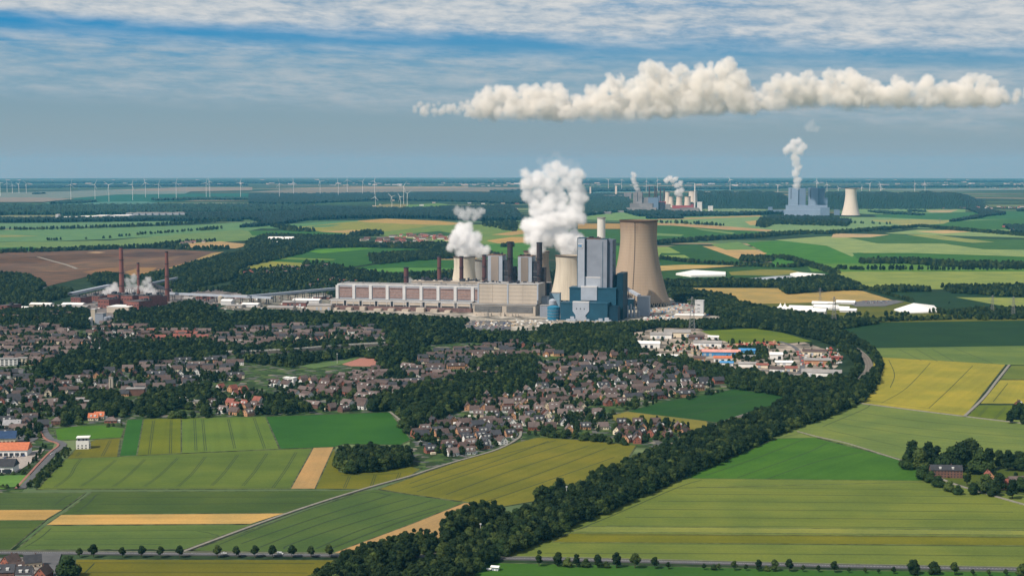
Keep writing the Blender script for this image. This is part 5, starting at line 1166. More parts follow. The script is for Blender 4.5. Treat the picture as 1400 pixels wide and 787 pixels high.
# tents and glasshouses to the right
for k, (x0, x1, yt, yb, d, lab) in enumerate([(1066, 1090, 421, 427, 22, 'white marquee with two pointed peaks at the left of the tent camp'), (1078, 1110, 419, 425, 26, 'second white tent hall of the tent camp'), (1088, 1128, 422, 430, 26, 'front white tent hall of the tent camp'), (1110, 1140, 413, 417, 22, 'rear white tent hall of the tent camp'), (1112, 1145, 418, 423, 26, 'white tent hall right of the marquee'), (1143, 1168, 411.5, 416, 24, 'long white tent beside the coach park'), (1132, 1160, 419.5, 424, 22, 'low white tent in front of the coach park'), (1148, 1170, 422.5, 427, 22, 'white tent with blue wall in front of the coach park')]):
    hall(x0, x1, yt, yb, d, lab, white_clad, roof_white, yaw=R(-20), name='tent_hall', cat='tent hall', group='white tent halls of the camp', pitch=.4)
for i, x in enumerate((1067, 1073)):
    c, s = at(x, 422); o = empty('marquee', c, '%s pointed white marquee peak of the tent camp' % ('left', 'right')[i], 'marquee'); mb = MB(); mb.lathe((0, 0, 0), [(9, 3), (4.5, 6), (1.2, 11), (.3, 14)], 16); mb.build('canopy', roof_white, o, world=False); mb = MB(); mb.lathe((0, 0, 0), [(8.4, 0), (8.4, 2.95)], 16); mb.build('wall', white_clad, o, world=False)
def bigtent():
    W_ = wpoly([(1222, 424.5), (1238, 429), (1285, 427.5), (1277, 419)]); o = empty('large_white_dome', W_[0].lerp(W_[2], .5), 'large bright white pointed tent roof beside the dark green field', 'dome tent')
    ap = at(1249, 424)[0]; ap.z += 17; mb = MB()
    for k in range(4):
        a, b_ = W_[k], W_[(k+1) % 4]; a2 = Vector((a.x, a.y, a.z+3)); b2 = Vector((b_.x, b_.y, b_.z+3))
        mb.face([a2, b2, ap]); mb.face([a, b_, b2, a2])
    mb.build('membrane', roof_white, o)
    for k in range(4): a = W_[k]; mb = MB(); mb.bar(a, (a.x, a.y, a.z+4), .5); mb.build('mast', darkgrey, o)
bigtent()
slab('coach_park', [(1160, 415), (1180, 411.5), (1225, 411), (1236, 413), (1210, 419), (1170, 419.5)], 1.6, asphalt)
field('glasshouse_yard', [(1003, 382.5), (1060, 377.5), (1100, 376), (1110, 382), (1040, 388), (1000, 388)], (160, 168, 172))
for k, (P, z, lab) in enumerate([([(924, 376), (948, 371.5), (992, 374), (992, 378), (945, 379)], 6, 'long bright white glasshouse sheet below the beet field'), ([(1080, 376.5), (1090, 374.5), (1128, 377.5), (1124, 381), (1090, 380)], 6, 'bright white glasshouse sheet at the end of the dark belt'), ([(1014, 385), (1060, 380.5), (1085, 381), (1050, 388)], 5, 'grey white glasshouse roofs in front of the dark belt')]):
    o = slab('glasshouse', P, z, roof_white if k < 2 else lightgrey_clad, kind='thing'); tag(o, lab, 'glasshouse')
hall(366, 400, 325.5, 330, 80, 'long white factory hall in the far woods', roof_white, roof_white, yaw=0); hall(370, 380, 331, 334, 40, 'small white factory hall in front of the long one', roof_white, roof_white, yaw=0)
def flist(items, name, cat, group):
    for x0, x1, yt, yb, d, w_, lab in items: simple(name, x0, x1, yt, yb, d, w_, lab, cat, roof_white, yaw=0, group=group)
flist([(76, 80, 293, 299, 40, white_clad, 'tiny white tower block of the far factory'), (82, 100, 296.8, 298.6, 120, lightgrey_clad, 'low grey hall of the far factory, right of the tower block'), (104, 126, 296, 298.6, 150, white_clad, 'white hall of the far factory'), (128, 144, 294.8, 297.5, 150, panel_beige, 'cream hall of the far factory'), (150, 176, 294.5, 298, 150, lightgrey_clad, 'grey hall at the middle of the far factory')], 'factory_hall', 'factory hall', 'far factory halls at the left')
for k in range(14): simple('shed_row', 172+k*9.2, 180+k*9.2, 291.2-k*.06, 294.4-k*.10, 160, lightgrey_clad, 'grey shed of the far depot, %s from the left' % ordn(k), 'shed', roof_grey, yaw=0, group='grey sheds of the far depot')
# ------------------------------------------------------------------ trees
def leaf_mat(name, c1, c2):
    m = bpy.data.materials.new(name); t = NT(nodes_of(m)); o = t.n('ShaderNodeOutputMaterial')
    b = t.n('ShaderNodeBsdfPrincipled'); b.inputs['Roughness'].default_value = .75; b.inputs['Specular IOR Level'].default_value = .12
    oi = t.n('ShaderNodeObjectInfo'); g = t.n('ShaderNodeNewGeometry')
    isl = g.outputs['Random Per Island']
    c = t.mix(t.m('POWER', oi.outputs['Random'], 2.6), c1, c2)
    hs = t.n('ShaderNodeHueSaturation'); t.l(c, hs.inputs['Color']); t.l(t.m('ADD', t.m('MULTIPLY', isl, .8), .6), hs.inputs['Value'])
    t.l(hs.outputs[0], b.inputs['Base Color']); t.l(b.outputs[0], o.inputs[0]); return m
leafA = leaf_mat('broadleaf_foliage', (.014, .030, .009), (.058, .082, .020)); leafC = leaf_mat('light_foliage', (.022, .044, .011), (.078, .108, .026)); leafB = leaf_mat('dark_foliage', (.010, .023, .008), (.024, .044, .012))
bark = mat('bark', (.09, .07, .05), var=.2, scale=1)
def crown_mesh(name, W_, H, z0, lobes, leaves, m, seed, leaf=.85, conic=0.0, sub=2):
    rn = random.Random(seed); V, Fc = [], []; L = []
    for k in range(lobes):
        t_ = rn.random(); z = z0+H*(.12+.76*t_); prof = math.sin(math.pi*min(1, (.18+.82*t_)**(.8)))**.7 if not conic else (1-t_*conic)
        a = rn.uniform(0, 2*math.pi); rr = W_/2*prof*rn.uniform(.25, .72)
        L.append((rr*math.cos(a), rr*math.sin(a), z, W_*rn.uniform(.17, .29)*(.75+.25*prof)))
    L.append((0, 0, z0+H*.45, W_*.30)); L.append((0, 0, z0+H*.75, W_*.22))
    phi = (1+5**.5)/2
    bm = bmesh.new(); bmesh.ops.create_icosphere(bm, subdivisions=sub, radius=1); iv = [v.co.copy() for v in bm.verts]; fi = [[v.index for v in f.verts] for f in bm.faces]; bm.free()
    for lx, ly, lz, lr in L:                       # inner mass
        i = len(V)
        for v in iv:
            q = .82*lr*(1+rn.uniform(-.16, .16)); V.append((lx+v.x*q, ly+v.y*q, lz+v.z*q*.85))
        Fc += [tuple(i+q for q in f) for f in fi]
    tot = sum(l[3]**2 for l in L)
    for lx, ly, lz, lr in L:
        for k in range(int(leaves*lr*lr/tot)):
            z = rn.uniform(-.75, 1); a = rn.uniform(0, 2*math.pi); s = math.sqrt(1-z*z); n = Vector((s*math.cos(a), s*math.sin(a), z))
            rr = lr*rn.uniform(.82, 1.12); c = Vector((lx, ly, lz))+Vector((n.x*rr, n.y*rr, n.z*rr*.85))
            n = (n+Vector((rn.uniform(-.7, .7), rn.uniform(-.7, .7), rn.uniform(-.5, .9)))).normalized(); t1 = n.orthogonal().normalized(); t2 = n.cross(t1); q = leaf*rn.uniform(.55, 1.15); i = len(V)
            for aa, bb in ((-.5, -.35), (.5, -.45), (.35, .5), (-.45, .4)): p = c+t1*aa*q+t2*bb*q+n*rn.uniform(-.12, .12); V.append(tuple(p))
            Fc.append((i, i+1, i+2, i+3))
    me = bpy.data.meshes.new(name); me.from_pydata(V, [], Fc); me.materials.append(m); me.update(); return me
def trunk_mesh(H, r, z0, W_, seed):
    rn = random.Random(seed); mb = MB(); mb.bar((0, 0, -.3), (0, 0, z0+H*.2), r, 7, r2=r*.7); mb.bar((0, 0, z0+H*.2), (0, 0, z0+H*.7), r*.7, 6, r2=r*.25)
    for k in range(5):
        a = rn.uniform(0, 6.28); z = z0+H*rn.uniform(.02, .3); mb.bar((0, 0, z), (math.cos(a)*W_*.3, math.sin(a)*W_*.3, z+H*.3), r*.4, 5, r2=r*.12)
    return mb.mesh('trunk', bark)
# kinds: 0-3 broad belt trees (12 m), 4 tall narrow, 5 round roadside, 6 conifer
TK = []
for k, (W_, H, z0, lb, lv, m, cn) in enumerate([(9.5, 11.5, 1.2, 15, 1250, leafA, 0), (11, 11, 1.0, 18, 1350, leafA, 0), (8.5, 13, 1.2, 14, 1200, leafB, 0), (12, 9.5, 1.0, 19, 1350, leafC, 0), (6.5, 14, 1.0, 14, 1000, leafB, 0), (7.6, 8.6, 2.0, 13, 1100, leafA, 0), (5.4, 12, .8, 12, 900, leafB, .8)]):
    TK.append((crown_mesh('crown', W_, H, z0, lb, lv, m, 100+k, conic=cn), trunk_mesh(H, .32 if k != 5 else .24, z0, W_, k), z0+H))
TREES = []     # x, y, scale, kind, area
cellsz = 12.0; OCC = {}
for x, y, r in AVOID: OCC.setdefault((int(x//30), int(y//30)), []).append((x, y, r))
def blocked(x, y, rad):
    i, j = int(x//30), int(y//30)
    for a in (-1, 0, 1):
        for b in (-1, 0, 1):
            for q in OCC.get((i+a, j+b), ()):
                if (q[0]-x)**2+(q[1]-y)**2 < (q[2]+rad)**2: return True
    return False
ROADP = {}
def add_road_occ(P, w_):
    for i in range(len(P)-1):
        a, b = P[i], P[i+1]; L = (b-a).length; n = max(1, int(L/6))
        for k in range(n): q = a.lerp(b, k/n); OCC.setdefault((int(q.x//30), int(q.y//30)), []).append((q.x, q.y, w_))
for P in ST_ROADS: add_road_occ(P, 3)
HOLES = []
def scatter(poly, spacing, smin, smax, kinds, area, jit=.9, keep=1.0, minr=1.5):
    W_ = wpoly(poly); P2 = [(p.x, p.y) for p in W_]; x0, x1 = min(p[0] for p in P2), max(p[0] for p in P2); y0, y1 = min(p[1] for p in P2), max(p[1] for p in P2)
    y = y0; n = 0
    while y < y1:
        x = x0
        while x < x1:
            xx, yy = x+random.uniform(-.5, .5)*spacing*jit, y+random.uniform(-.5, .5)*spacing*jit
            if random.random() < keep and in_poly(xx, yy, P2) and not blocked(xx, yy, minr):
                TREES.append((xx, yy, random.uniform(smin, smax), random.choice(kinds), area)); n += 1
            x += spacing
        y += spacing*.9
    return n
def line(pts, spacing, smin, smax, kinds, area, wob=2.5, keep=.93, rows=1, rowgap=7):
    P = wpoly(pts)
    for rr in range(rows):
        Q = offset_line(P, rr*rowgap) if rr else P
        for i in range(len(Q)-1):
            a, b = Q[i], Q[i+1]; L = (b-a).length; n = max(1, int(L/spacing))
            for k in range(n):
                if random.random() < keep:
                    q = a.lerp(b, (k+random.uniform(.1, .9))/n); TREES.append((q.x+random.uniform(-wob, wob), q.y+random.uniform(-wob, wob), random.uniform(smin, smax), random.choice(kinds), area))
# railway and its openings
RAIL = [(540, 800), (600, 758), (648, 731), (700, 708), (778, 674), (850, 638), (930, 604), (1000, 574), (1060, 556), (1120, 541), (1165, 527), (1183, 512), (1188, 500), (1182, 487), (1165, 474), (1140, 463), (1100, 452), (1060, 447)]
railP = smooth_line(wpoly(RAIL), 8)
tag(ribbon_mesh(railP, 13, .55).build('railway_embankment', mat('ballast', (.18, .16, .135), var=.15, scale=.3)), kind='structure')
rail_m = mat('rail_steel', (.10, .075, .06), var=.1)
rroot = empty('railway_track', railP[40], 'double railway track curving between the tree belts', 'railway track')
for d in (-2.9, -1.5, 1.5, 2.9):
    mb = ribbon_mesh(offset_line(railP, d), .35, .75); mb.build('rail', rail_m, rroot)

for q_ in smooth_line(wpoly([(330, 484.5), (400, 481), (440, 478), (480, 475), (535, 472)]), 10):
    for dy_, rr_ in ((-18, 14), (-45, 24), (-80, 26)): OCC.setdefault((int(q_.x//30), int((q_.y+dy_)//30)), []).append((q_.x, q_.y+dy_, rr_))
add_road_occ(railP, 6.5); add_road_occ(railP[-56:-16], 11)
for px, py, r in ((1187, 499, 15), (1186, 492, 13), (1180, 485, 12), (1187, 507, 15), (1184, 514, 13), (1172, 478, 10), (1189, 504, 14), (1168, 475, 8), (652, 731, 9), (644, 735, 9), (660, 727, 8), (764, 680, 9), (778, 674, 10), (790, 669, 9)):
    p = at(px, py+2)[0]; OCC.setdefault((int(p.x//30), int(p.y//30)), []).append((p.x, p.y, r))
broad = [0, 1, 2, 3, 0, 1, 3]; mixd = [0, 1, 2, 3, 3, 4, 6]
# named road corridors
ROADS = [('road', [(-160, 755.5), (100, 756.5), (300, 758), (440, 759.5), (560, 760.5), (660, 763), (850, 767), (1120, 773.5), (1560, 782)], 7.0, 1.0),
 ('road', [(30, 668), (71, 622.5), (86, 610), (84, 605), (70, 600), (62, 590), (58, 575)], 7.5, .9),
 ('farm_path', [(250, 755), (391, 703), (492, 670.5), (560, 651.5), (586, 643), (621, 632), (678, 615.5), (708, 600), (712, 590)], 3.4, 1.25),
 ('farm_path', [(1318, 570), (1345, 544), (1362, 522), (1380, 499)], 4.0, 1.3), ('farm_path', [(1175, 551.5), (1318, 569.5), (1560, 598)], 3.5, 1.3),
 ('farm_path', [(1236, 631), (1282, 653), (1333, 671), (1560, 735)], 3.2, 1.3), ('field_track', [(1090, 590), (1120, 598), (1160, 607), (1236, 631)], 1.6, 1.3),
 ('estate_road', [(1066, 467), (1085, 474), (1094, 485), (1097, 500), (1088, 511), (1040, 506)], 8.0, 1.0),
 ('farm_path', [(560, 588), (548, 575), (533, 563)], 3.0, .9), ('estate_road', [(566, 604), (590, 611), (610, 618), (640, 625)], 4.5, .9),
 ('street', [(-20, 540), (22, 515), (28, 505)], 10, .6), ('street', [(160, 506), (175, 520), (183, 530)], 8, .6), ('haul_road', [(30, 408), (60, 402), (100, 397)], 8, .9),
 ('haul_road', [(-20, 407), (20, 401), (62, 393)], 6, .9), ('farm_path', [(52, 351.5), (75, 358), (90, 362), (106, 368)], 10, 1.6)]
for nm, pts, wd, z in ROADS:
    m_ = road_m if nm in ('road', 'estate_road', 'street') else gravel_path
    tag(ribbon_mesh(smooth_line(wpoly(pts)), wd, z).build(nm, m_), kind='structure'); add_road_occ(smooth_line(wpoly(pts)), wd/2+1.5)
tag(ribbon_mesh(offset_line(smooth_line(wpoly(ROADS[1][1])), 6.2), 2.6, 1.0).build('cycle_path', mat('red_paving', (.30, .14, .11))), kind='structure')
tag(ribbon_mesh(offset_line(smooth_line(wpoly(ROADS[0][1])), 7.0), 2.0, .95).build('cycle_path', mat('grey_paving', (.14, .15, .10))), kind='structure')
line_m = mat('road_paint', (.75, .75, .72), var=.05)
Pm = smooth_line(wpoly(ROADS[0][1]), 20); mb = MB()
for i in range(0, len(Pm)-1, 1):
    for k in range(5):
        a = Pm[i].lerp(Pm[i+1], k/5); b_ = Pm[i].lerp(Pm[i+1], (k+.45)/5); r_ = ribbon_mesh([a, b_], .22, 1.012); j = len(mb.v); mb.v += r_.v; mb.f += [tuple(j+q for q in f) for f in r_.f]; mb.m += r_.m
tag(mb.build('road_markings', line_m), kind='structure')
slab('car_park', [(-30, 625), (38, 618), (61, 614), (50, 628), (22, 646), (-30, 650)], .8, mat('paved_car_park', (.34, .30, .27), var=.12, scale=.3))
slab('car_park', [(10, 600), (22, 584), (60, 587), (52, 600), (38, 607), (24, 606)], .8, road_m)
slab('junction', [(58, 769), (46, 764), (30, 757.5), (84, 757), (80, 770), (86, 800), (72, 800)], .98, road_m)
slab('house_yard', [(-20, 800), (-20, 764), (30, 762), (58, 770), (72, 800)], .9, mat('paved_yard', (.13, .12, .115), var=.4, scale=.12, col2=(.20, .18, .16)))
slab('lawn', [(-30, 655), (0, 650), (42, 650), (30, 664), (5, 668), (-30, 668)], .8, field_mat((.09, .19, .04), 0))
slab('car_park', [(634, 441.5), (640, 438.5), (700, 440), (698, 451), (668, 453), (640, 450)], 1.2, road_m)
slab('football_pitch', [(468, 498), (492, 490), (515, 489.5), (513, 501), (480, 500.5)], .8, mat('clay_pitch', (.34, .15, .11), var=.08, scale=.2))
slab('grass_pitch', [(408, 500), (450, 495), (490, 490), (468, 498), (430, 504)], .7, field_mat((.09, .15, .05), 0))
# belts and woods (drawn as ground areas, the crowns stand above them)
A = scatter
belt = [(395, 830), (430, 797), (465, 774), (500, 761), (545, 744), (565, 740), (592, 745), (604, 740), (608, 722), (640, 708), (670, 702), (700, 707), (722, 698), (738, 684), (772, 669), (812, 658), (862, 640), (900, 622), (960, 598), (1020, 578), (1075, 556), (1070, 545), (1110, 538), (1150, 530), (1168, 512), (1170, 500), (1160, 486), (1140, 474), (1110, 463), (1060, 452), (1000, 447), (1000, 441), (1040, 436), (1080, 441), (1130, 451), (1168, 466), (1196, 484), (1206, 503), (1200, 524), (1180, 549), (1130, 572), (1080, 588), (1040, 607), (1000, 626), (940, 652), (900, 670), (845, 696), (760, 733), (700, 758), (668, 772), (640, 790), (600, 830)]
print('belt', A(belt, 6.4, .7, 1.38, [0, 1, 2, 4, 0, 1, 2, 3], 'belt'))
print('b2', A([(735, 478), (740, 462), (850, 456), (868, 466), (880, 486), (920, 495), (960, 503), (1010, 514), (1120, 524), (1150, 520), (1160, 530), (1110, 541), (1070, 543), (1000, 531), (985, 522), (930, 508), (890, 500), (860, 484), (800, 490), (770, 486)], 7.8, .65, 1.4, broad, 'wood strip'))
A([(-60, 428), (0, 428), (60, 424), (118, 426), (128, 440), (118, 452), (70, 448), (60, 440), (-60, 446)], 8.5, .8, 1.2, mixd, 'left wood')
A([(-60, 446), (20, 440), (60, 446), (60, 450), (-60, 455)], 9, .7, 1.1, broad, 'left wood', keep=.6)
A([(152, 446), (160, 430), (230, 424), (262, 424), (300, 432), (330, 440), (345, 450), (280, 456), (230, 452), (196, 450)], 9, .8, 1.3, mixd, 'left wood', keep=.82)
A([(60, 502), (110, 482), (160, 470), (280, 472), (320, 478), (400, 474), (520, 470), (560, 474), (590, 482), (560, 498), (520, 502), (515, 492), (492, 488), (440, 494), (400, 503), (330, 496), (280, 492), (200, 500), (110, 514), (50, 516)], 8.6, .65, 1.5, mixd, 'middle wood', keep=.84)
A([(300, 440), (350, 428), (460, 436), (560, 440), (632, 446), (636, 457), (700, 461), (745, 461), (760, 467), (735, 474), (640, 468), (560, 474), (528, 466), (520, 448), (440, 444), (345, 446)], 8.4, .6, 1.5, mixd, 'hall wood', keep=.88)
A([(740, 450), (840, 446), (900, 444), (1000, 441), (1000, 450), (955, 450), (900, 448), (850, 458), (760, 464), (735, 460)], 8.4, .8, 1.2, broad, 'hall wood')
A([(495, 564), (540, 546), (580, 530), (640, 520), (650, 538), (640, 556), (600, 572), (566, 588), (560, 596), (550, 585), (536, 563), (520, 563)], 8.0, .7, 1.6, broad+[4, 6], 'field wood')
A([(640, 500), (700, 492), (738, 494), (742, 520), (716, 536), (705, 538), (655, 540), (640, 530), (610, 528), (640, 516)], 8.2, .85, 1.35, mixd, 'park wood', keep=.9)
A([(362, 568), (362, 545), (400, 545), (430, 566), (400, 568)], 9, .8, 1.2, mixd, 'field edge', keep=.8)
A([(205, 540), (286, 530), (288, 545), (286, 570), (270, 571), (268, 560), (226, 562), (225, 571), (196, 573), (186, 560)], 9, .8, 1.35, broad, 'field edge', keep=.75)
A([(78, 572), (84, 545), (120, 540), (160, 545), (186, 560), (170, 572), (150, 570), (120, 568), (110, 580), (84, 583)], 9, .8, 1.3, broad, 'field edge', keep=.7)
A([(463, 637), (466, 628), (500, 624), (562, 626), (563, 638), (520, 645), (480, 648), (465, 644)], 6.5, 1.0, 1.45, broad, 'grove')
# garden trees all over the town
for e_ in ESTATES:
    A(e_[1], 8.5, .35, 1.05, [0, 1, 2, 3, 5, 6, 4], 'garden', keep=.46, minr=.6)
A([(120, 520), (60, 512), (0, 520), (-40, 510), (60, 500), (110, 500)], 12, .5, .9, mixd, 'garden', keep=.6)
A([(850, 462), (900, 450), (990, 468), (1100, 470), (1140, 485), (1140, 515), (1040, 508), (940, 496), (880, 480)], 16, .4, .8, mixd, 'garden', keep=.45, minr=3)
A([(1000, 478), (1045, 474), (1052, 488), (1030, 496), (1000, 490)], 8, .6, .9, broad, 'garden', keep=.5)
A([(840, 555), (960, 545), (990, 535), (900, 552), (860, 562)], 9, .4, .7, broad, 'garden', keep=.5)
A([(715, 592), (850, 602), (860, 610), (790, 602), (735, 597)], 8, .5, .95, broad, 'garden', keep=.75)
A([(-30, 600), (30, 560), (60, 560), (60, 600), (30, 612)], 14, .4, .7, mixd, 'garden', keep=.4, minr=3)
line([(62, 612), (54, 622), (44, 634), (36, 644)], 9, .45, .65, [5, 6], 'car park'); line([(86, 616), (72, 635), (50, 656), (36, 668)], 6, .35, .55, [0, 3], 'road hedge', rows=2)
line([(24, 596), (36, 590), (60, 592)], 12, .4, .55, [6, 5], 'car park'); line([(-20, 652), (10, 650), (40, 648)], 9, .35, .5, [3], 'road hedge'); line([(-20, 664), (20, 668), (34, 666)], 6, .35, .5, [3, 0], 'road hedge')
line([(136, 584), (168, 583)], 6, .35, .5, [3, 0], 'road hedge', rows=2); line([(228, 572), (285, 571)], 10, .8, 1.0, [1, 3], 'field edge')
# round the power station
A([(905, 396), (950, 402), (1000, 410), (1010, 418), (1040, 424), (1045, 434), (1000, 436), (965, 430), (960, 420), (925, 413), (913, 404)], 8.5, .9, 1.45, broad, 'tower wood')
A([(1040, 424), (1085, 430), (1150, 440), (1200, 440), (1200, 443), (1140, 452), (1110, 446), (1060, 438), (1040, 436)], 9, .85, 1.35, broad, 'tent wood')
line([(1130, 443), (1200, 440.5), (1260, 438), (1330, 436)], 9, .7, 1.1, broad, 'hedgerow', rows=2); line([(1155, 434), (1175, 433), (1190, 433)], 9, 1.0, 1.2, [5, 1], 'tent wood'); line([(1208, 432), (1248, 432)], 10, .9, 1.2, [5, 1], 'tent wood')
A([(1270, 428), (1350, 425), (1420, 424), (1420, 436), (1340, 438), (1330, 434)], 10, .7, 1.15, broad, 'hedgerow', keep=.8)
A([(905, 388), (1000, 386), (1060, 388), (1130, 381), (1142, 379), (1175, 393), (1178, 397), (1145, 398), (1075, 403), (1064, 393), (905, 392)], 9.5, .9, 1.5, broad, 'hedgerow')
line([(1175, 393), (1200, 400), (1225, 407), (1248, 413)], 8, .7, 1.0, broad, 'hedgerow'); line([(1262, 414), (1300, 416)], 30, .6, .8, [5], 'hedgerow')
A([(1195, 395), (1240, 395), (1270, 396), (1272, 399), (1200, 400)], 11, .9, 1.3, broad, 'hedgerow'); A([(1288, 394), (1420, 393), (1420, 408), (1370, 405), (1300, 401)], 12, .95, 1.4, broad, 'hedgerow')
line([(1145, 368), (1180, 369.5)], 9, 1, 1.3, broad, 'hedgerow', rows=2); line([(1184, 369.5), (1300, 370.5), (1420, 369)], 13, 1.0, 1.5, [4, 2], 'hedgerow', rows=2, rowgap=12)
A([(1175, 357), (1240, 357), (1310, 361), (1400, 362), (1420, 364), (1420, 368), (1300, 366), (1240, 361), (1175, 361)], 16, 1.0, 1.6, broad, 'hedgerow'); line([(1060, 352), (1085, 358), (1110, 366), (1135, 374)], 11, .9, 1.3, broad, 'hedgerow', rows=3, rowgap=14)
A([(1008, 357), (1016, 353), (1045, 354), (1059, 353), (1059, 357), (1040, 359)], 14, 1.0, 1.5, broad, 'hedgerow')
line([(897, 354), (947, 360), (1032, 365), (1082, 366), (1100, 364)], 12, .9, 1.4, broad, 'hedgerow', rows=2, rowgap=12)
line([(880, 335.5), (947, 331), (994, 327.5), (1038, 325), (1070, 322), (1103, 320), (1140, 320)], 13, 1.2, 1.8, broad, 'hedgerow', rows=4, rowgap=18)
line([(1140, 320), (1197, 315.5), (1262, 311), (1302, 315), (1400, 323)], 16, 1.2, 1.7, broad, 'hedgerow', rows=3, rowgap=20)
line([(899, 305), (930, 306), (985, 309)], 25, 1.2, 1.9, broad, 'hedgerow', rows=2, rowgap=25)
A([(1034, 310), (1036, 303), (1042, 300), (1140, 305), (1160, 307), (1160, 310), (1060, 307), (1045, 312)], 26, 1.2, 1.7, broad, 'far hedge')
line([(1160, 305), (1220, 307)], 30, 1, 1.5, broad, 'far hedge')
# left of the hall
A([(-60, 376), (20, 377), (40, 380), (62, 391), (50, 402), (-60, 404)], 11, .9, 1.4, broad, 'slope wood')
A([(119, 382), (130, 377), (152, 377), (170, 380), (165, 390), (130, 391)], 11, .9, 1.3, broad, 'slope wood')
A([(190, 380), (232, 371), (262, 362), (300, 352), (338, 344), (350, 348), (415, 347), (325, 368), (325, 380), (300, 388), (250, 396), (195, 395)], 12.5, .85, 1.35, broad, 'slope wood', keep=.9)
A([(338, 345), (335, 333), (350, 326), (365, 322), (440, 324), (490, 324), (490, 335), (640, 334), (650, 344), (560, 340), (490, 339), (432, 340), (415, 347), (350, 350)], 17, .95, 1.5, broad, 'slope wood', keep=.85)
A([(330, 372), (410, 368), (470, 368), (540, 378), (600, 374), (720, 374), (860, 374), (860, 392), (740, 392), (560, 404), (455, 408), (440, 398), (360, 396), (325, 398), (300, 398), (325, 388)], 12.5, .85, 1.4, mixd, 'hall back wood', keep=.72)
A([(505, 350), (540, 348), (580, 345), (640, 345), (690, 350), (640, 353), (570, 357), (520, 362), (505, 358)], 15, 1, 1.5, broad, 'slope wood'); A([(236, 396), (260, 393), (262, 402), (240, 404)], 12, .8, 1.2, broad, 'slope wood')
A([(-60, 404), (50, 403), (70, 396), (100, 396), (96, 405), (60, 418), (0, 419), (-60, 424)], 11, .7, 1.15, broad, 'slope wood', keep=.85); A([(230, 420), (262, 414), (300, 424), (260, 426), (230, 424)], 10, .8, 1.2, broad, 'slope wood')
A([(440, 430), (640, 440), (630, 446), (560, 442), (450, 438)], 9, .8, 1.1, broad, 'hall wood'); line([(705, 452), (760, 450), (830, 451), (880, 446)], 10, .4, .8, broad, 'hall wood')
line([(250, 400), (300, 398), (360, 405), (440, 401)], 14, .8, 1.2, broad, 'slope wood', rows=2, rowgap=14); line([(365, 365), (410, 366)], 14, .7, 1.1, broad, 'slope wood')
line([(415, 362.5), (432, 361.5), (445, 362)], 20, 1.2, 1.6, broad, 'slope wood', rows=2, rowgap=16)
A([(415, 366), (440, 362), (470, 364), (470, 370), (415, 370)], 14, .8, 1.2, broad, 'slope wood', keep=.6)
line([(-30, 347), (60, 344.8), (120, 342), (165, 340.5), (260, 338.5)], 15, 1.0, 1.5, broad, 'hedgerow', rows=5, rowgap=22)
line([(230, 341.5), (315, 341)], 17, 1.0, 1.5, broad, 'hedgerow', rows=4, rowgap=22); line([(218, 336), (260, 331.5), (298, 330.5)], 18, 1.0, 1.5, broad, 'hedgerow', rows=2, rowgap=20)
line([(-30, 315.3), (73, 314), (150, 311.5), (230, 308), (330, 302)], 26, 1.2, 1.7, broad, 'far hedge', rows=3, rowgap=26); line([(61, 329), (85, 328.5)], 12, 1, 1.3, broad, 'far hedge'); line([(115, 327), (152, 325.5)], 22, .9, 1.2, broad, 'far hedge'); line([(162, 323.5), (180, 322.5)], 16, .9, 1.3, broad, 'far hedge'); line([(186, 321.5), (262, 316)], 20, .9, 1.4, broad, 'far hedge')
line([(275, 315.5), (303, 313.5)], 18, 1.3, 1.7, broad, 'far hedge', rows=2, rowgap=25)
A([(370, 310), (384, 309), (430, 316), (432, 318), (390, 316)], 30, 1.2, 1.7, broad, 'far hedge'); A([(477, 321), (500, 318), (524, 318), (524, 322), (500, 324), (478, 324)], 24, 1.2, 1.7, broad, 'far hedge')
A([(660, 306), (700, 304), (710, 307), (706, 317), (690, 315), (660, 309)], 26, 1.2, 1.7, broad, 'far hedge', keep=.7); A([(685, 336), (704, 335), (704, 338), (686, 338)], 15, 1, 1.3, broad, 'far hedge')
# individually placed: roadside, farm
SING = []
def yroad(x): return 760.8+(0 if x < 600 else 0) if x < 600 else 766+(x-660)*.0212+3.2
rl = [(109, 13), (128, 18.5), (167.4, 14.5), (193.6, 16.5), (219.4, 15.5), (245.6, 16.5), (297, 17.5), (323, 16), (348.4, 17), (372.6, 17), (399, 17), (425, 16), (450, 18)]
for i, (x, h) in enumerate(rl): SING.append((x, 761.8 if i else 761.5, h, 5, '%s round tree from the left along the bottom left road' % ordn(i), 'roadside trees along the bottom left road'))
rr = [(737, 25, 4), (763, 21, 0), (776, 13, 3), (788, 20, 2), (801, 12, 3), (817, 19, 0), (829, 9, 3), (843, 24, 2), (868, 21, 5), (895.6, 16.5, 5), (913.6, 10, 5), (962.4, 9, 5), (976, 8, 3), (983, 9.5, 5), (1004, 13.5, 5), (1020, 9, 5), (1037, 17.5, 2), (1048, 8, 3), (1059, 17, 0), (1079, 17.5, 5), (1098, 9.5, 5), (1119, 10, 5), (1141, 16, 5), (1160.6, 8, 5), (1182.4, 8, 5), (1201, 7, 5), (1222, 10, 5), (1249.6, 22, 1), (1278, 19.5, 1), (1305, 18, 5), (1330, 9, 5), (1352, 9, 5), (1375, 10, 5), (1397, 19, 1)]
for i, (x, h, k) in enumerate(rr): SING.append((x, yroad(x)+3.0, h, k, '%s tree from the left along the bottom right road' % ordn(i), 'roadside trees along the bottom right road'))
for i, (x, y, h, k) in enumerate([(93, 789, 29, 3), (88, 783, 18, 1)]): SING.append((x, y, h, k, ('large' if i == 0 else 'smaller')+' dark tree beside the road fork at bottom left', None))
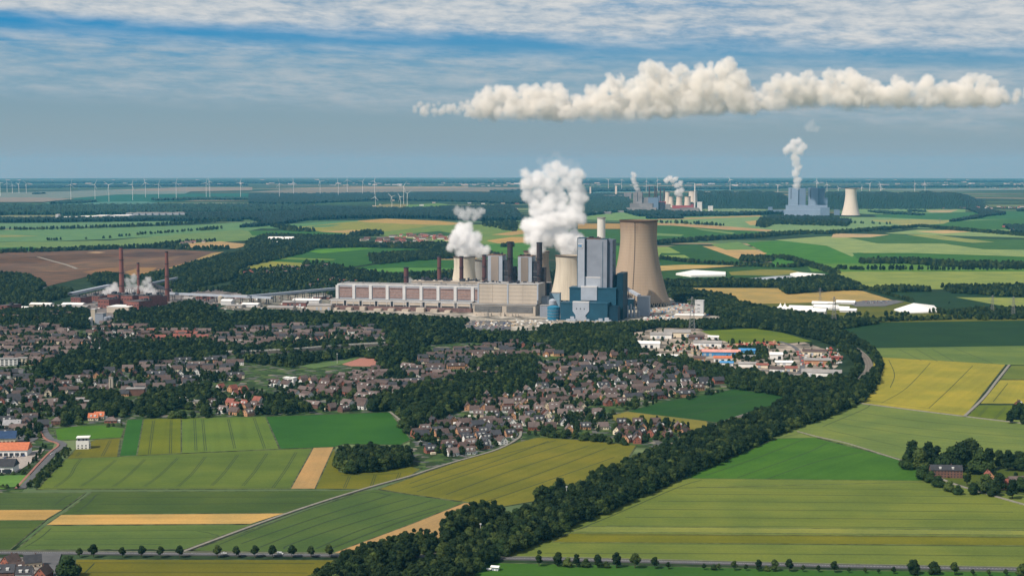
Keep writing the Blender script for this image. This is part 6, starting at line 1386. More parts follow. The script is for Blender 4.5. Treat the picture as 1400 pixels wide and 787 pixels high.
fm = [(1247, 640, 42, 2), (1257, 646, 35, 0), (1269, 640, 40, 2), (1281, 645, 40, 4), (1290, 648, 32, 1), (1302, 640, 30, 3), (1314, 645, 46, 2), (1327, 641, 44, 1), (1340, 648, 30, 3), (1352, 643, 34, 2), (1366, 640, 26, 0), (1378, 643, 31, 2), (1393, 643, 28, 1), (1283, 666, 16, 3), (1298, 672, 15, 3), (1310, 676, 13, 3), (1322, 664, 26, 4), (1330, 676, 18, 1), (1348, 674, 26, 3), (1358, 678, 24, 1), (1366, 670, 25, 0), (1384, 682, 30, 2), (1395, 672, 20, 3), (1388, 664, 22, 6), (1239, 641, 20, 3), (1263, 656, 20, 3), (1273, 660, 16, 3), (1381, 579, 20, 2), (1388, 573, 22, 1), (1394, 566, 16, 3), (1398, 580, 14, 0)]
for i, (x, y, h, k) in enumerate(fm):
    nm_ = ('tall ', 'spreading ', 'broad ', 'bushy ', 'narrow ', 'round ', 'blue grey conifer ')[k]
    where = 'behind the farm buildings' if y < 650 and x < 1379.5 else ('in front of the farm buildings' if y > 651 else 'by the yellow field corner')
    SING.append((x, y, h, k, nm_+'tree '+where+', %s from the left' % ordn(sorted(q[0] for q in fm).index(x)), 'trees around the farm'))
for i, (x, y, h, k) in enumerate([(898, 580, 14, 6), (912, 584, 15, 1), (722, 582, 12, 1)]): SING.append((x, y, h, k, ('pointed conifer behind the railway belt row', 'dark round tree next to the pointed conifer', 'dark tree beside the street of the middle estate')[i], None))
def big_tree(x, y, s, k, label, group, rz=None, name='broadleaf_tree'):
    z = gz(x, y)+.1; o = empty(name, (x, y, z), label, 'tree', group, random.uniform(0, 6.28) if rz is None else rz); o.scale = (s, s, s)
    c = link('crown', TK[k][0], o); link('trunk', TK[k][1], o); return c
CROWN = {}
for x, y, h, k, lab, gr in SING:
    p, s_ = at(x, y); sc_ = h*s_/TK[k][2]
    c = big_tree(p.x, p.y, sc_, k, lab, gr, name='conifer' if k == 6 else 'broadleaf_tree'); CROWN.setdefault(k, c)
vis = []
for i, t_ in enumerate(TREES):
    if t_[4] == 'garden' and t_[2] < .45: pass
    px, py = proj((t_[0], t_[1], 0))
    vis.append((px < -20 or px > 1420 or py > 800, math.hypot(t_[0], t_[1])/t_[2], i))
vis.sort(); NIND = max(0, 298-len(SING)); pick = [q[2] for q in vis[:NIND]]
AREA = {'belt': 'railway belt', 'grove': 'dark grove beside the barley field', 'garden': 'gardens', 'road hedge': 'hedge beside the left road', 'field wood': 'wood behind the potato field', 'car park': 'supermarket car park', 'field edge': 'field edge'}
KN = ('tall', 'spreading', 'upright', 'broad', 'narrow', 'round', 'conical')
cntr = {}
for i in pick:
    x, y, s, k, ar = TREES[i]; px, py = proj((x, y, 0)); key = AREA.get(ar, ar)
    if ar == 'belt': where = 'packed in the railway belt '+('below the bottom road' if py > 768 else 'beside the tan stubble strip' if px < 640 else 'near the first gap in the belt' if px < 720 else 'between the two gaps in the belt' if px < 800 else 'right of the second gap')
    else: where = 'in the '+key
    lab = '%s dark tree %s' % (KN[k], where)
    big_tree(x, y, s, k, lab, 'trees '+where, name='conifer' if k == 6 else 'broadleaf_tree')
ps = set(pick); rest = [t_ for i, t_ in enumerate(TREES) if i not in ps]
print('trees', len(TREES), 'single', len(pick)+len(SING))
def instanced(name, rest, label):
    me = bpy.data.meshes.new(name); me.from_pydata([(x, y, gz(x, y)+.05) for x, y, *_ in rest], [], [])
    for nm, ty, vals in (('size', 'FLOAT', [t_[2] for t_ in rest]), ('kind_no', 'INT', [t_[3] for t_ in rest])):
        a = me.attributes.new(nm, ty, 'POINT'); a.data.foreach_set('value', vals)
    o = link(name, me); tag(o, label, 'trees', kind='stuff')
    ng = bpy.data.node_groups.new(name, 'GeometryNodeTree'); ng.interface.new_socket('Geometry', in_out='INPUT', socket_type='NodeSocketGeometry'); ng.interface.new_socket('Geometry', in_out='OUTPUT', socket_type='NodeSocketGeometry')
    N = ng.nodes; Lk = ng.links; gi = N.new('NodeGroupInput'); go = N.new('NodeGroupOutput'); iop = N.new('GeometryNodeInstanceOnPoints'); jn = N.new('GeometryNodeJoinGeometry')
    m2p = N.new('GeometryNodeMeshToPoints'); Lk.new(gi.outputs[0], m2p.inputs[0]); Lk.new(m2p.outputs[0], iop.inputs['Points'])
    for k in range(6, -1, -1):
        oi = N.new('GeometryNodeObjectInfo'); oi.transform_space = 'ORIGINAL'; oi.inputs['Object'].default_value = CROWN[k]; oi.inputs['As Instance'].default_value = True
        Lk.new(oi.outputs['Geometry'], jn.inputs[0])
    Lk.new(jn.outputs[0], iop.inputs['Instance']); iop.inputs['Pick Instance'].default_value = True
    def attr(nm, ty):
        q = N.new('GeometryNodeInputNamedAttribute'); q.data_type = ty; q.inputs[0].default_value = nm; return q.outputs[0]
    Lk.new(attr('kind_no', 'INT'), iop.inputs['Instance Index'])
    rv = N.new('FunctionNodeRandomValue'); rv.data_type = 'FLOAT'; rv.inputs[2].default_value = 0; rv.inputs[3].default_value = 6.283
    cb = N.new('ShaderNodeCombineXYZ'); Lk.new(rv.outputs[1], cb.inputs[2]); Lk.new(cb.outputs[0], iop.inputs['Rotation'])
    Lk.new(attr('size', 'FLOAT'), iop.inputs['Scale']); Lk.new(iop.outputs[0], go.inputs[0])
    md = o.modifiers.new('scatter', 'NODES'); md.node_group = ng; return o
instanced('broadleaf_trees', rest, 'thousands of smaller dark trees in the belts, woods and gardens')
# --- far woods: rough canopies
can_m = leaf_mat('far_canopy', (.007, .024, .013), (.011, .032, .016))
def canopy(poly, h, sx=1.6, sy=.55, rag=.45, name='woodland', label=None):
    ys = [p[1] for p in poly]; xs = [p[0] for p in poly]; X0, X1, Y0, Y1 = min(xs), max(xs), min(ys), max(ys)
    V, Fc, idx = [], [], {}; nx = int((X1-X0)/sx)+1; ny_ = int((Y1-Y0)/sy)+2; rn = random.Random(int(X0*7+Y0*13))
    for j in range(ny_):
        for i in range(nx):
            x, y = X0+i*sx, Y0+j*sy
            if in_poly(x, y, poly):
                p, s = at(x+rn.uniform(-.4, .4)*sx, y+rn.uniform(-.3, .3)*sy); idx[(i, j)] = len(V); V.append((p.x, p.y, p.z+h*(1+rn.uniform(-rag, rag))))
    ed = {}
    for (i, j), a in idx.items():
        q = [idx.get((i+1, j)), idx.get((i+1, j+1)), idx.get((i, j+1))]
        if None not in q:
            f = (a, q[2], q[1], q[0]); Fc.append(f)
            for k in range(4):
                e = (f[k], f[(k+1) % 4]); ed[e] = 1
    for (a, b) in list(ed):
        if (b, a) not in ed:
            i = len(V); V.append((V[a][0], V[a][1], gz(V[a][0], V[a][1])-.5)); V.append((V[b][0], V[b][1], gz(V[b][0], V[b][1])-.5)); Fc.append((a, i, i+1, b))
    if not V: return
    me = bpy.data.meshes.new(name); me.from_pydata(V, [], Fc); me.materials.append(can_m)
    return tag(link(name, me), label or 'dark woodland on the far plain', 'woodland', kind='stuff')
for P, h in (([(-40, 283), (200, 281.5), (300, 281), (420, 282), (420, 290), (300, 292.5), (150, 294), (-40, 295)], 20), ([(-40, 300), (100, 300.5), (270, 299), (330, 299), (330, 303), (200, 302.8), (60, 304.5), (-40, 305)], 18), ([(240, 285), (345, 284), (470, 286), (640, 288), (640, 298), (480, 299), (420, 302), (380, 308), (345, 311), (320, 312), (360, 306), (340, 300), (260, 300)], 16),
             ([(340, 266), (500, 264.5), (720, 264), (860, 266), (860, 272), (700, 279), (620, 276), (520, 274), (400, 280), (340, 279)], 16), ([(420, 283), (500, 286), (560, 286), (700, 282), (720, 301), (660, 302.5), (600, 300), (560, 297), (420, 300)], 18), ([(780, 276), (860, 271), (870, 288), (800, 296), (780, 300)], 18),
             ([(-40, 255), (200, 253), (340, 252), (340, 254), (200, 255.5), (-40, 258.5)], 18), ([(80, 276.5), (110, 275), (140, 276), (110, 278.5), (60, 279.5)], 16), ([(204, 273), (260, 271), (345, 270.8), (345, 274), (262, 273.8), (210, 275)], 16), ([(40, 264.8), (60, 264), (66, 265.3), (44, 266)], 14),
             ([(850, 290), (900, 289.5), (940, 291), (1000, 292), (1070, 290), (1070, 292.8), (1000, 295.5), (900, 297), (870, 296)], 16), ([(880, 297.8), (910, 296.5), (940, 298), (930, 299.6), (885, 299.8)], 14), ([(1180, 288.5), (1215, 289), (1268, 293.4), (1260, 295), (1200, 292)], 10), ([(1080, 296.5), (1130, 297.5), (1165, 302), (1160, 308.5), (1045, 304), (1036, 309), (1034, 305), (1040, 298.5)], 14),
             ([(1318, 285.3), (1330, 284.5), (1376, 291), (1374, 294), (1350, 296), (1345, 298), (1310, 303), (1290, 304), (1340, 294)], 12), ([(1370, 309), (1420, 308.5), (1420, 322), (1385, 319)], 12), ([(1240, 287.8), (1268, 289), (1266, 290.6), (1240, 289.4)], 10), ([(1390, 287), (1420, 286.5), (1420, 289), (1390, 289)], 10),
             ([(660, 262), (800, 258), (1000, 256), (1400, 253.5), (1400, 256), (1050, 258), (860, 262), (700, 265)], 20), ([(-40, 248.5), (400, 247.5), (1400, 247.5), (1400, 249.5), (700, 251), (-40, 251.2)], 25)):
    canopy(P, h)
# --- wooded spoil hill on the right
def hill(P, top, htop, name='wooded_hill'):
    """P: foot line pixels front, raised to a plateau"""
    (x0, x1), yf, yb = P; V, Fc = [], []; nx, nyy = 170, 26
    for j in range(nyy):
        for i in range(nx):
            fx = i/(nx-1); fy = j/(nyy-1); x = x0+(x1-x0)*fx; y = yf+(yb-yf)*fy
            p, s = at(x, y); e = min(1, fy/.42)*min(1, (1-fy)/.2); e = e*e*(3-2*e)
            ex = min(1, fx/.05)*min(1, (1-fx)/.22); ex = ex*ex*(3-2*ex)
            z = htop*e*ex*(1+.06*math.sin(fx*23)+.05*math.sin(fx*51+fy*9))+random.uniform(-5, 7); V.append((p.x, p.y, p.z-3+max(0, z)))
    for j in range(nyy-1):
        for i in range(nx-1): a = j*nx+i; Fc.append((a, a+1, a+nx+1, a+nx))
    me = bpy.data.meshes.new(name); me.from_pydata(V, [], Fc); me.materials.append(can_m)
    tag(link(name, me), kind='structure')
hill(((1120, 1352), 286.5, 272), None, 88); hill(((935, 1090), 286, 271), None, 90)
# ------------------------------------------------------------------ wind turbines
tw_m = mat('turbine_white', (.80, .80, .78), var=.02)
turb = [(0.7, 268, 250), (9.7, 262.5, 250), (17, 264, 253), (26, 264, 252), (36, 264, 251), (97, 275, 252.5), (130, 272.7, 252.5), (149, 275.8, 253), (181.5, 273.7, 252.5), (199, 269.7, 249.8), (217, 272, 252), (241, 273, 249.5), (282, 270.7, 250), (287, 270, 248), (329, 269.7, 249.5),
 (382, 270.7, 251.2), (401.6, 267, 249.5), (437.7, 267.4, 248), (462.6, 268.6, 250), (474.8, 265, 246), (495.7, 267, 248), (512, 267, 247.5), (513.5, 284.7, 269.4), (535.8, 284, 269), (547.8, 283, 269.4), (552, 279.6, 255), (556.7, 282, 264.5), (831.7, 260, 246), (850, 260, 245.5), (883.5, 262, 248), (899, 261, 246),
 (998, 262.8, 245.8), (1063.5, 262.6, 254), (1116.6, 262.8, 247.5), (1130.6, 264, 252.2), (1146.6, 264, 258.6), (1178, 263, 258.6), (1189, 261.8, 251.4), (1203.5, 264.4, 252.6), (1206, 265, 258), (1250.6, 263.6, 251.4), (1264.5, 263, 252)]
blade = MB()
blade.quadbox([(-1.1, -1.2), (1.1, -1.2), (.8, 1.2), (-.8, 1.2)], 0, 10, top=[(-.8, -2.4), (.8, -2.4), (.5, 2.2), (-.5, 2.2)]); blade.quadbox([(-.8, -2.4), (.8, -2.4), (.5, 2.2), (-.5, 2.2)], 10.01, 52, top=[(-.25, -.7), (.25, -.7), (.2, .5), (-.2, .5)])
blade_me = None
tm = {}
rn = random.Random(5)
for i, (x, yb, yh) in enumerate(sorted(turb)):
    c, s = at(x, yb); hh = (yb-yh)*s; hh = min(max(hh, 60), 190)
    near = 'in front of the far woods' if yb > 278 else ('on the wooded spoil hill' if x > 1100 and yb > 261 else 'on the far plain')
    o = empty('wind_turbine', c, 'white three bladed wind turbine %s, %s from the left' % (near, ordn(i)), 'wind turbine', 'wind turbines along the horizon')
    mb = MB(); mb.bar((0, 0, 0), (0, 0, hh-2), s*.25, 10, r2=s*.15); mb.build('tower', tw_m, o, world=False)
    ya = rn.uniform(-.7, .5); k = max(.9, min(hh/100, 1.25))*1.0; bw = s*.10
    mb = MB(); mb.box((0, 0), s*.45, 12, hh-2, hh+3, ya); mb.build('nacelle', tw_m, o, world=False)
    f = Vector((math.sin(ya), -math.cos(ya), 0)); ctr = Vector((0, 0, hh+.5))+f*8; u = Vector((math.cos(ya), math.sin(ya), 0)); ph = rn.uniform(0, 2.09)
    hub = MB(); hub.bar(ctr-f*1.5, ctr+f*2, 2.4, 10, r2=1.0); h_ = hub.build('hub', tw_m, o, world=False)
    for q in range(3):
        a = ph+q*2.0944; d = u*math.sin(a)+Vector((0, 0, 1))*math.cos(a); side = d.cross(f); mb = MB(); L = 44*k
        pts = [(0, .5), (.15, 1.0), (1, .25)]
        for j in range(2):
            t0, w0 = pts[j]; t1, w1 = pts[j+1]; A0, A1 = ctr+d*L*t0, ctr+d*L*t1; e = len(mb.v)
            for P_, w_ in ((A0, w0), (A1, w1)):
                for sg, dz in ((-1, -.6), (1, -.6), (1, .6), (-1, .6)): mb.v.append(tuple(P_+side*sg*w_*bw*1.8+f*dz*.7))
            for g in ((0, 1, 5, 4), (1, 2, 6, 5), (2, 3, 7, 6), (3, 0, 4, 7), (0, 3, 2, 1), (4, 5, 6, 7)): mb.f.append(tuple(e+q_ for q_ in g)); mb.m.append(0)
        mb.build('blade', tw_m, o, world=False)
# ------------------------------------------------------------------ far power stations
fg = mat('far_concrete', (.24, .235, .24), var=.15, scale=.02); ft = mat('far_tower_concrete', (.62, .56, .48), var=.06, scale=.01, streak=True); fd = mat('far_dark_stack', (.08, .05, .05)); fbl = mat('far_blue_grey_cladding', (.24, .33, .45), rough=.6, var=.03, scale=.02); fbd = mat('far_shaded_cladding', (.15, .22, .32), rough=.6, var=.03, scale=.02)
G2 = 'old far power station'
def sb(x0, x1, yt, yb, d, m, lab, name='far_works_building', cat='power station building', yaw=R(-12), grp=G2, ex=None): return simple(name, x0, x1, yt, yb, d, m, lab, cat, m, yaw=yaw, group=grp, ext=ex)
sb(856, 897, 284, 288.8, 60, fg, 'long low grey hall at the foot of the far old power station'); sb(861, 892, 278, 287.5, 60, fg, 'stepped grey hall above the long low hall of the far power station'); sb(865.5, 877.8, 262.5, 284, 50, fg, 'tall twin grey boiler block of the far power station', ex=lambda b, r: b.part('slot', r, darkgrey, (b.w*.46, b.w*.54, -.5, -.1, b.h*.4, b.h*.97)))
sb(886, 900, 270, 287, 40, fbd, 'dark blue grey block filling the middle of the far power station'); sb(898, 904, 268, 286, 40, fbd, 'narrow dark block among the five far chimneys'); sb(903, 916, 279, 287, 40, fg, 'low grey block before the leftmost far cooling tower'); sb(930, 955, 284, 289, 40, fg, 'pale grey hall at the foot of the slender white chimney'); sb(869, 875, 258, 270, 30, fg, 'upper stair head on the far twin boiler block'); sb(878, 887, 270, 284, 40, fg, 'grey boiler block right of the twin block'); sb(887.5, 896, 274, 285, 40, fbd, 'blue grey boiler block of the far power station'); sb(896, 908, 276.5, 287, 40, darkgrey, 'dark boiler block behind the red structure')
sb(900, 910, 275.5, 286.5, 20, red_m, 'red frame structure left of the far cooling towers'); sb(919, 948, 281, 285.5, 30, red_m, 'long red conveyor structure before the far cooling towers'); sb(942, 948, 279, 284, 20, red_m, 'small red block beside the far white chimney'); sb(912, 930, 285, 289, 30, fg, 'pale hall below the red conveyor structure')
sb(953, 959.6, 276, 289, 25, white_clad, 'pale slab building right of the far white chimney'); sb(968, 974.6, 281.5, 288.6, 25, white_clad, 'small white twin silo building at the right end'); sb(837, 866, 288, 290.5, 40, fg, 'low pale shed left of the far power station'); sb(853, 863, 264, 271.5, 60, fg, 'pale block on the plain behind the far power station')
for k, (x, yt) in enumerate(((887.5, 255), (895.2, 255), (897.7, 257), (902.7, 257), (907.8, 257))): stack(x, .95, .85, yt, 286, 'dark far chimney, %s from the left of five' % ordn(k), fd, group='five dark far chimneys', rings=0)
stack(949.8, 1.2, .75, 250, 289, 'slender tall white chimney in front of the far cooling towers', white_clad, rings=0)
for x, yt, yb, r_, rb, lab in ((912.5, 262, 284, 3.3, 4.9, 'leftmost far cooling tower beside the dark chimneys'), (917.5, 268.5, 284.5, 3.2, 4.8, 'second far cooling tower, overlapping the leftmost one'), (928.5, 268.5, 285, 4.0, 5.4, 'far cooling tower under the steam puff'), (940, 268.5, 285, 4.2, 5.0, 'far cooling tower between the steam puff and the slender white chimney'), (947.2, 261, 283, 6.0, 7.4, 'tallest far cooling tower, behind the slender white chimney')):
    cooling_tower(x, yt, yb, r_, r_*.96, rb, lab, ft, group='cooling towers of the far power station', legs=0, seg=28)
cooling_tower(1163, 257.3, 296, 8.0, 7.6, 12.6, 'single pale cooling tower right of the far twin boiler houses', ft, legs=0, seg=40)
G3 = 'far twin boiler house station'
sb(1072, 1121, 287, 297, 60, fbl, 'broad blue grey base building of the far twin boiler houses', grp=G3); sb(1074, 1131, 281, 294, 90, fbl, 'upper blue grey hall of the far twin boiler houses', grp=G3)
sb(1077.5, 1091, 256.8, 291, 60, fbl, 'left of the two tall far boiler houses, under the rising steam', grp=G3, ex=lambda b, r: (b.part('slot', r, darkgrey, (b.w*.24, b.w*.30, -.8, -.1, b.h*.55, b.h*.97)), b.part('side_wing', r, fbd, (b.w+.1, b.w*1.75, 8, 58, 0, b.h*.985))))
sb(1104.3, 1118, 256.8, 291, 60, fbl, 'right of the two tall far boiler houses', grp=G3, ex=lambda b, r: (b.part('slot', r, darkgrey, (b.w*.24, b.w*.30, -.8, -.1, b.h*.55, b.h*.97)), b.part('side_wing', r, fbd, (b.w+.1, b.w*1.7, 8, 58, 0, b.h*.985)), b.part('lower_wing', r, fbd, (b.w*1.7+.1, b.w*1.95, 8, 58, 0, b.h*.6))))
sb(1121.5, 1134, 284, 296, 60, fbd, 'shaded blue grey side hall of the far twin boiler houses', grp=G3); sb(1050, 1056, 283, 291, 30, fbd, 'narrow blue tower left of the far twin boiler houses', grp=G3); sb(1057, 1072, 287, 292, 40, fbd, 'low blue sheds left of the far twin boiler houses', grp=G3); sb(1140, 1148, 287, 294, 30, fbd, 'small dark building between boiler houses and pale cooling tower', grp=G3)
sb(806, 808, 255.4, 267, 18, ft, 'left of two pale lone towers on the plain', name='lone_tower', cat='tower', grp='two pale lone towers'); sb(840.8, 843.3, 254, 267, 22, ft, 'right of two pale lone towers on the plain', name='lone_tower', cat='tower', grp='two pale lone towers'); sb(826, 852, 267, 269.5, 60, fg, 'long low pale works below the pale lone towers', grp='two pale lone towers'); sb(800, 835, 289.5, 292.5, 60, fg, 'long grey glasshouse row left of the far power station', grp=None)

# ------------------------------------------------------------------ pylons
def pylon(x, yt, yb, label):
    c, s = at(x, yb); h = (yb-yt)*s; o = empty('electricity_pylon', c, label, 'pylon', 'lattice pylons'); mb = MB(); w_ = h*.085; q = .0055*h
    for sx in (-1, 1):
        for sy_ in (-1, 1): mb.bar((sx*w_, sy_*w_, 0), (sx*w_*.22, sy_*w_*.22, h), q, 4, r2=q*.7)
    for k in range(9):
        z0, z1 = h*k/9, h*(k+1)/9; w0, w1 = w_*(1-.78*k/9), w_*(1-.78*(k+1)/9)
        for sg in (-1, 1): mb.bar((-sg*w0, -w0, z0), (sg*w1, -w1, z1), q*.6, 3); mb.bar((-sg*w0, w0, z0), (sg*w1, w1, z1), q*.6, 3); mb.bar((w0, -sg*w0, z0), (w1, sg*w1, z1), q*.6, 3)
    mb.build('lattice_mast', mat('galvanised_steel', (.20, .20, .20)), o, world=False)
    for z, L in ((.62, .17), (.76, .24), (.9, .14)):
        mb = MB(); mb.bar((-L*h, 0, h*z), (L*h, 0, h*z), q, 4); mb.bar((-L*h, 0, h*z), (0, 0, h*(z+.045)), q*.7, 3); mb.bar((L*h, 0, h*z), (0, 0, h*(z+.045)), q*.7, 3); mb.build('cross_arm', MATS['galvanised_steel'], o, world=False)
for x, yt, yb, lab in ((1356.5, 403, 430, 'left lattice pylon before the dark green field'), (1385, 405, 435, 'right lattice pylon at the picture edge'), (946, 405, 452, 'tall lattice pylon beside the white block'), (1121, 393, 412, 'lattice pylon in the tan stubble field'), (1140, 405, 444, 'lattice pylon beside the tent camp'), (403, 405, 434, 'lattice pylon in front of the sheds left of the hall'), (667, 420, 446, 'lattice pylon beside the car park'), (1285, 298, 305, 'small far lattice pylon on the plain')): pylon(x, yt, yb, lab)
def mast(x, yt, yb, lab):
    c, s = at(x, yb); h = (yb-yt)*s; o = empty('floodlight_mast', c, lab, 'floodlight'); mb = MB(); mb.bar((0, 0, 0), (0, 0, h), .35, 6, r2=.2); mb.build('pole', white_clad, o, world=False); mb = MB(); mb.box((0, 0), 1.7, .5, h-.9, h+.2); mb.build('lamp_head', white_clad, o, world=False)
mast(461, 483, 497, 'left floodlight mast of the football pitch'); mast(503.5, 477, 489, 'right floodlight mast of the football pitch'); mast(777, 662, 673, 'white signal mast beside the railway gap'); mast(657, 715, 729, 'white signal mast beside the lower railway gap'); mast(774.5, 664, 690, 'tall railway mast in the belt')
# ------------------------------------------------------------------ vehicles
car_cols = {'white': (.75, .75, .75), 'silver': (.40, .42, .45), 'black': (.02, .02, .025), 'blue': (.04, .10, .30), 'red': (.35, .03, .03), 'grey': (.15, .16, .17), 'turquoise': (.05, .40, .40)}
CARM = {}
tyre_m = mat('tyre_rubber', (.02, .02, .02))
def car_meshes(colr, van):
    k = (colr, van)
    if k in CARM: return CARM[k]
    m = mat('car_paint_'+colr, car_cols[colr], rough=.3, spec=.5, var=.02); L, W_, H = (5.4, 2.0, 2.3) if van else (4.3, 1.8, 1.45)
    def prof(pts, w_, inset=0):
        mb = MB(); n = len(pts); mb.v = [(x, -w_/2, z) for x, z in pts]+[(x, w_/2, z) for x, z in pts]
        mb.f = [tuple(range(n))[::-1], tuple(range(n, 2*n))]+[(i, (i+1) % n, n+(i+1) % n, n+i) for i in range(n)]; mb.m = [0]*len(mb.f); return mb
    if van: body = prof([(-L/2, .4), (L/2, .4), (L/2, 1.1), (L/2-.9, 1.35), (L/2-1.4, H), (-L/2, H)], W_); cab = prof([(L/2-1.45, H-.75), (L/2-1.0, 1.4), (L/2-2.4, 1.4), (L/2-2.4, H-.2)], W_+.04)
    else: body = prof([(-L/2, .35), (L/2, .35), (L/2, .75), (L/2-.9, .95), (-L/2+.5, 1.0), (-L/2, .85)], W_); cab = prof([(L/2-1.1, .96), (L/2-1.75, H), (-L/2+1.1, H), (-L/2+.4, 1.01)], W_-.2)
    wh = []
    for x in (-L*.31, L*.31):
        for y in (-W_/2, W_/2): mb = MB(); mb.bar((x, y-.12, .32), (x, y+.12, .32), .32, 10); wh.append(mb.mesh('wheel', tyre_m))
    rf = prof([(L/2-1.72, H), (L/2-1.8, H+.05), (-L/2+1.2, H+.05), (-L/2+1.12, H)], W_-.24)
    CARM[k] = (body.mesh('body', m), cab.mesh('cabin_glass', glass_dark), rf.mesh('roof', m), wh); return CARM[k]
def car(p, rz, colr, label, group=None, van=False, z=.9):
    b_, c_, r_, w_ = car_meshes(colr, van); o = empty('parked_car' if not van else 'van', (p.x, p.y, gz(p.x, p.y)+z), label, 'van' if van else 'car', group, rz)
    link('body', b_, o); link('cabin_glass', c_, o); link('roof', r_, o)
    for q in w_: link('wheel', q, o)
car(at(383, 759)[0], 0, 'white', 'white van driving on the bottom left road', None, True, 1.02); car(at(306.5, 758)[0], 0, 'white', 'white car half hidden by a roadside tree', None, False, 1.02); car(at(670, 763)[0], .1, 'turquoise', 'turquoise car on the road beside the railway belt', None, False, 1.02); car(at(71.5, 622)[0], R(38), 'white', 'white car on the left supermarket road', None, False, .92)
cn = list(car_cols)[:6]; k = 0
def lot(rows, label, grp, rz, z):
    global k; seq = {}
    for ri_, (a, b, n) in enumerate(rows):
        A_, B_ = at(*a)[0], at(*b)[0]
        for i in range(n):
            if random.random() < .8:
                c_ = random.choice(cn); car(A_.lerp(B_, (i+.5)/n), rz, c_, '%s car %s in the %s row of %s' % (c_, ordn(i), ordn(ri_), label), grp, False, z)
lot([((4, 627), (34, 624), 12), ((0, 636), (28, 634), 10), ((12, 643), (26, 640), 5)], 'the supermarket car park', 'cars at the supermarket', R(80), .82)
lot([((24, 602), (32, 588), 7), ((38, 603), (48, 590), 7)], 'the car park behind the shops', 'cars behind the shops', R(0), .82)
lot([((647, 450), (652, 441), 14), ((656, 451), (660, 441), 14), ((667, 452), (671, 441.5), 16), ((677, 452), (679, 442), 16), ((688, 451), (690, 442), 14)], 'the power station car park', 'cars at the power station', R(-14), 1.25)
lot([((1180, 413), (1215, 412.5), 24), ((1184, 415), (1212, 414.5), 20)], 'the coach park by the tents', 'cars at the tent camp', R(70), 1.65)
lot([((573, 604), (590, 608), 4), ((688, 607), (708, 600), 5)], 'the new estate street', 'cars in the new estate', R(10), .95)
# freight train
wag = MB(); wag.quadbox([(-6.4, -1.4), (6.4, -1.4), (6.4, 1.4), (-6.4, 1.4)], 1.2, 3.9, top=[(-6.8, -1.6), (6.8, -1.6), (6.8, 1.6), (-6.8, 1.6)]); wag_me = wag.mesh('hopper', mat('wagon_paint', (.62, .58, .52), var=.1, scale=.3))
bog = MB(); bog.box((-4.2, 0), 3.0, 2.0, .3, 1.15); bogm = bog.mesh('bogie', darkgrey); bog = MB(); bog.box((4.2, 0), 3.0, 2.0, .3, 1.15); bogm2 = bog.mesh('bogie', darkgrey)
tr = smooth_line(wpoly([(290, 485), (352, 483.5), (400, 481), (440, 478), (480, 475), (535, 472)]), 6); L = [0]
for i in range(len(tr)-1): L.append(L[-1]+(tr[i+1]-tr[i]).length)
d = 6; i_ = 0; nW = 0
while d < L[-1]-8:
    while L[i_+1] < d: i_ += 1
    p = tr[i_].lerp(tr[i_+1], (d-L[i_])/(L[i_+1]-L[i_])); t_ = tr[i_+1]-tr[i_]
    o = empty('hopper_wagon', (p.x, p.y, gz(p.x, p.y)+3.2), 'pale hopper wagon, %s from the left in the freight train in the woods' % ordn(nW), 'freight wagon', 'freight train', math.atan2(t_.y, t_.x)); link('hopper', wag_me, o); link('bogie', bogm, o); link('bogie', bogm2, o); nW += 1; d += 14.5
tag(ribbon_mesh(tr, 9, 3.15).build('railway_embankment', MATS['ballast']), kind='structure')
# transformer huts on the lower right field
for x0, x1, yt, yb, lab in ((672, 680.5, 773.5, 780, 'white hut standing on the bright green field by the belt'), (666.5, 670, 776.5, 780, 'tiny white box left of the white hut')):
    hall(x0, x1, yt, yb, 4.5 if x1 > 671 else 2, lab, WALLS['white'], roof_white, yaw=R(-15), name='hut', cat='hut', pitch=.2)
# farm
def farm():
    for x, y, rz, ty, wl, rf, lab in ((1293, 652, -6, 'block', 'brown brick', 'charcoal', 'long dark roofed farm barn left of the brick farmhouse'), (1372, 668, 8, 'semi', 'orange brick', 'red tiled', 'brick farmhouse seen between the farm trees'), (1352, 656, 85, 'gabled', 'orange brick', 'red tiled', 'low brick stable with red roof between the farm trees'), (1400, 668, 4, 'block', 'brown brick', 'grey brown', 'dark roofed barn at the right picture edge'), (1392, 556, 60, 'detached', 'red brick', 'dark brown', 'small brick house by the yellow field at the right edge')):
        p = at(x, y)[0]; build_house(p.x, p.y, R(rz), ty, wl, rf, lab, None, 2, 'farm_building', 'farm building')
farm()
for x, y, rz, wl, rf, lab in ((489, 632, 20, 'white', 'dark brown', 'white house glimpsed through the left of the dark grove'), (515, 632, 0, 'white', 'dark brown', 'white house in the middle of the dark grove'), (540, 627, 10, 'cream', 'charcoal', 'house with charcoal roof at the right of the dark grove')):
    p = at(x, y)[0]; build_house(p.x, p.y, R(rz), 'villa', wl, rf, lab, None, 2)
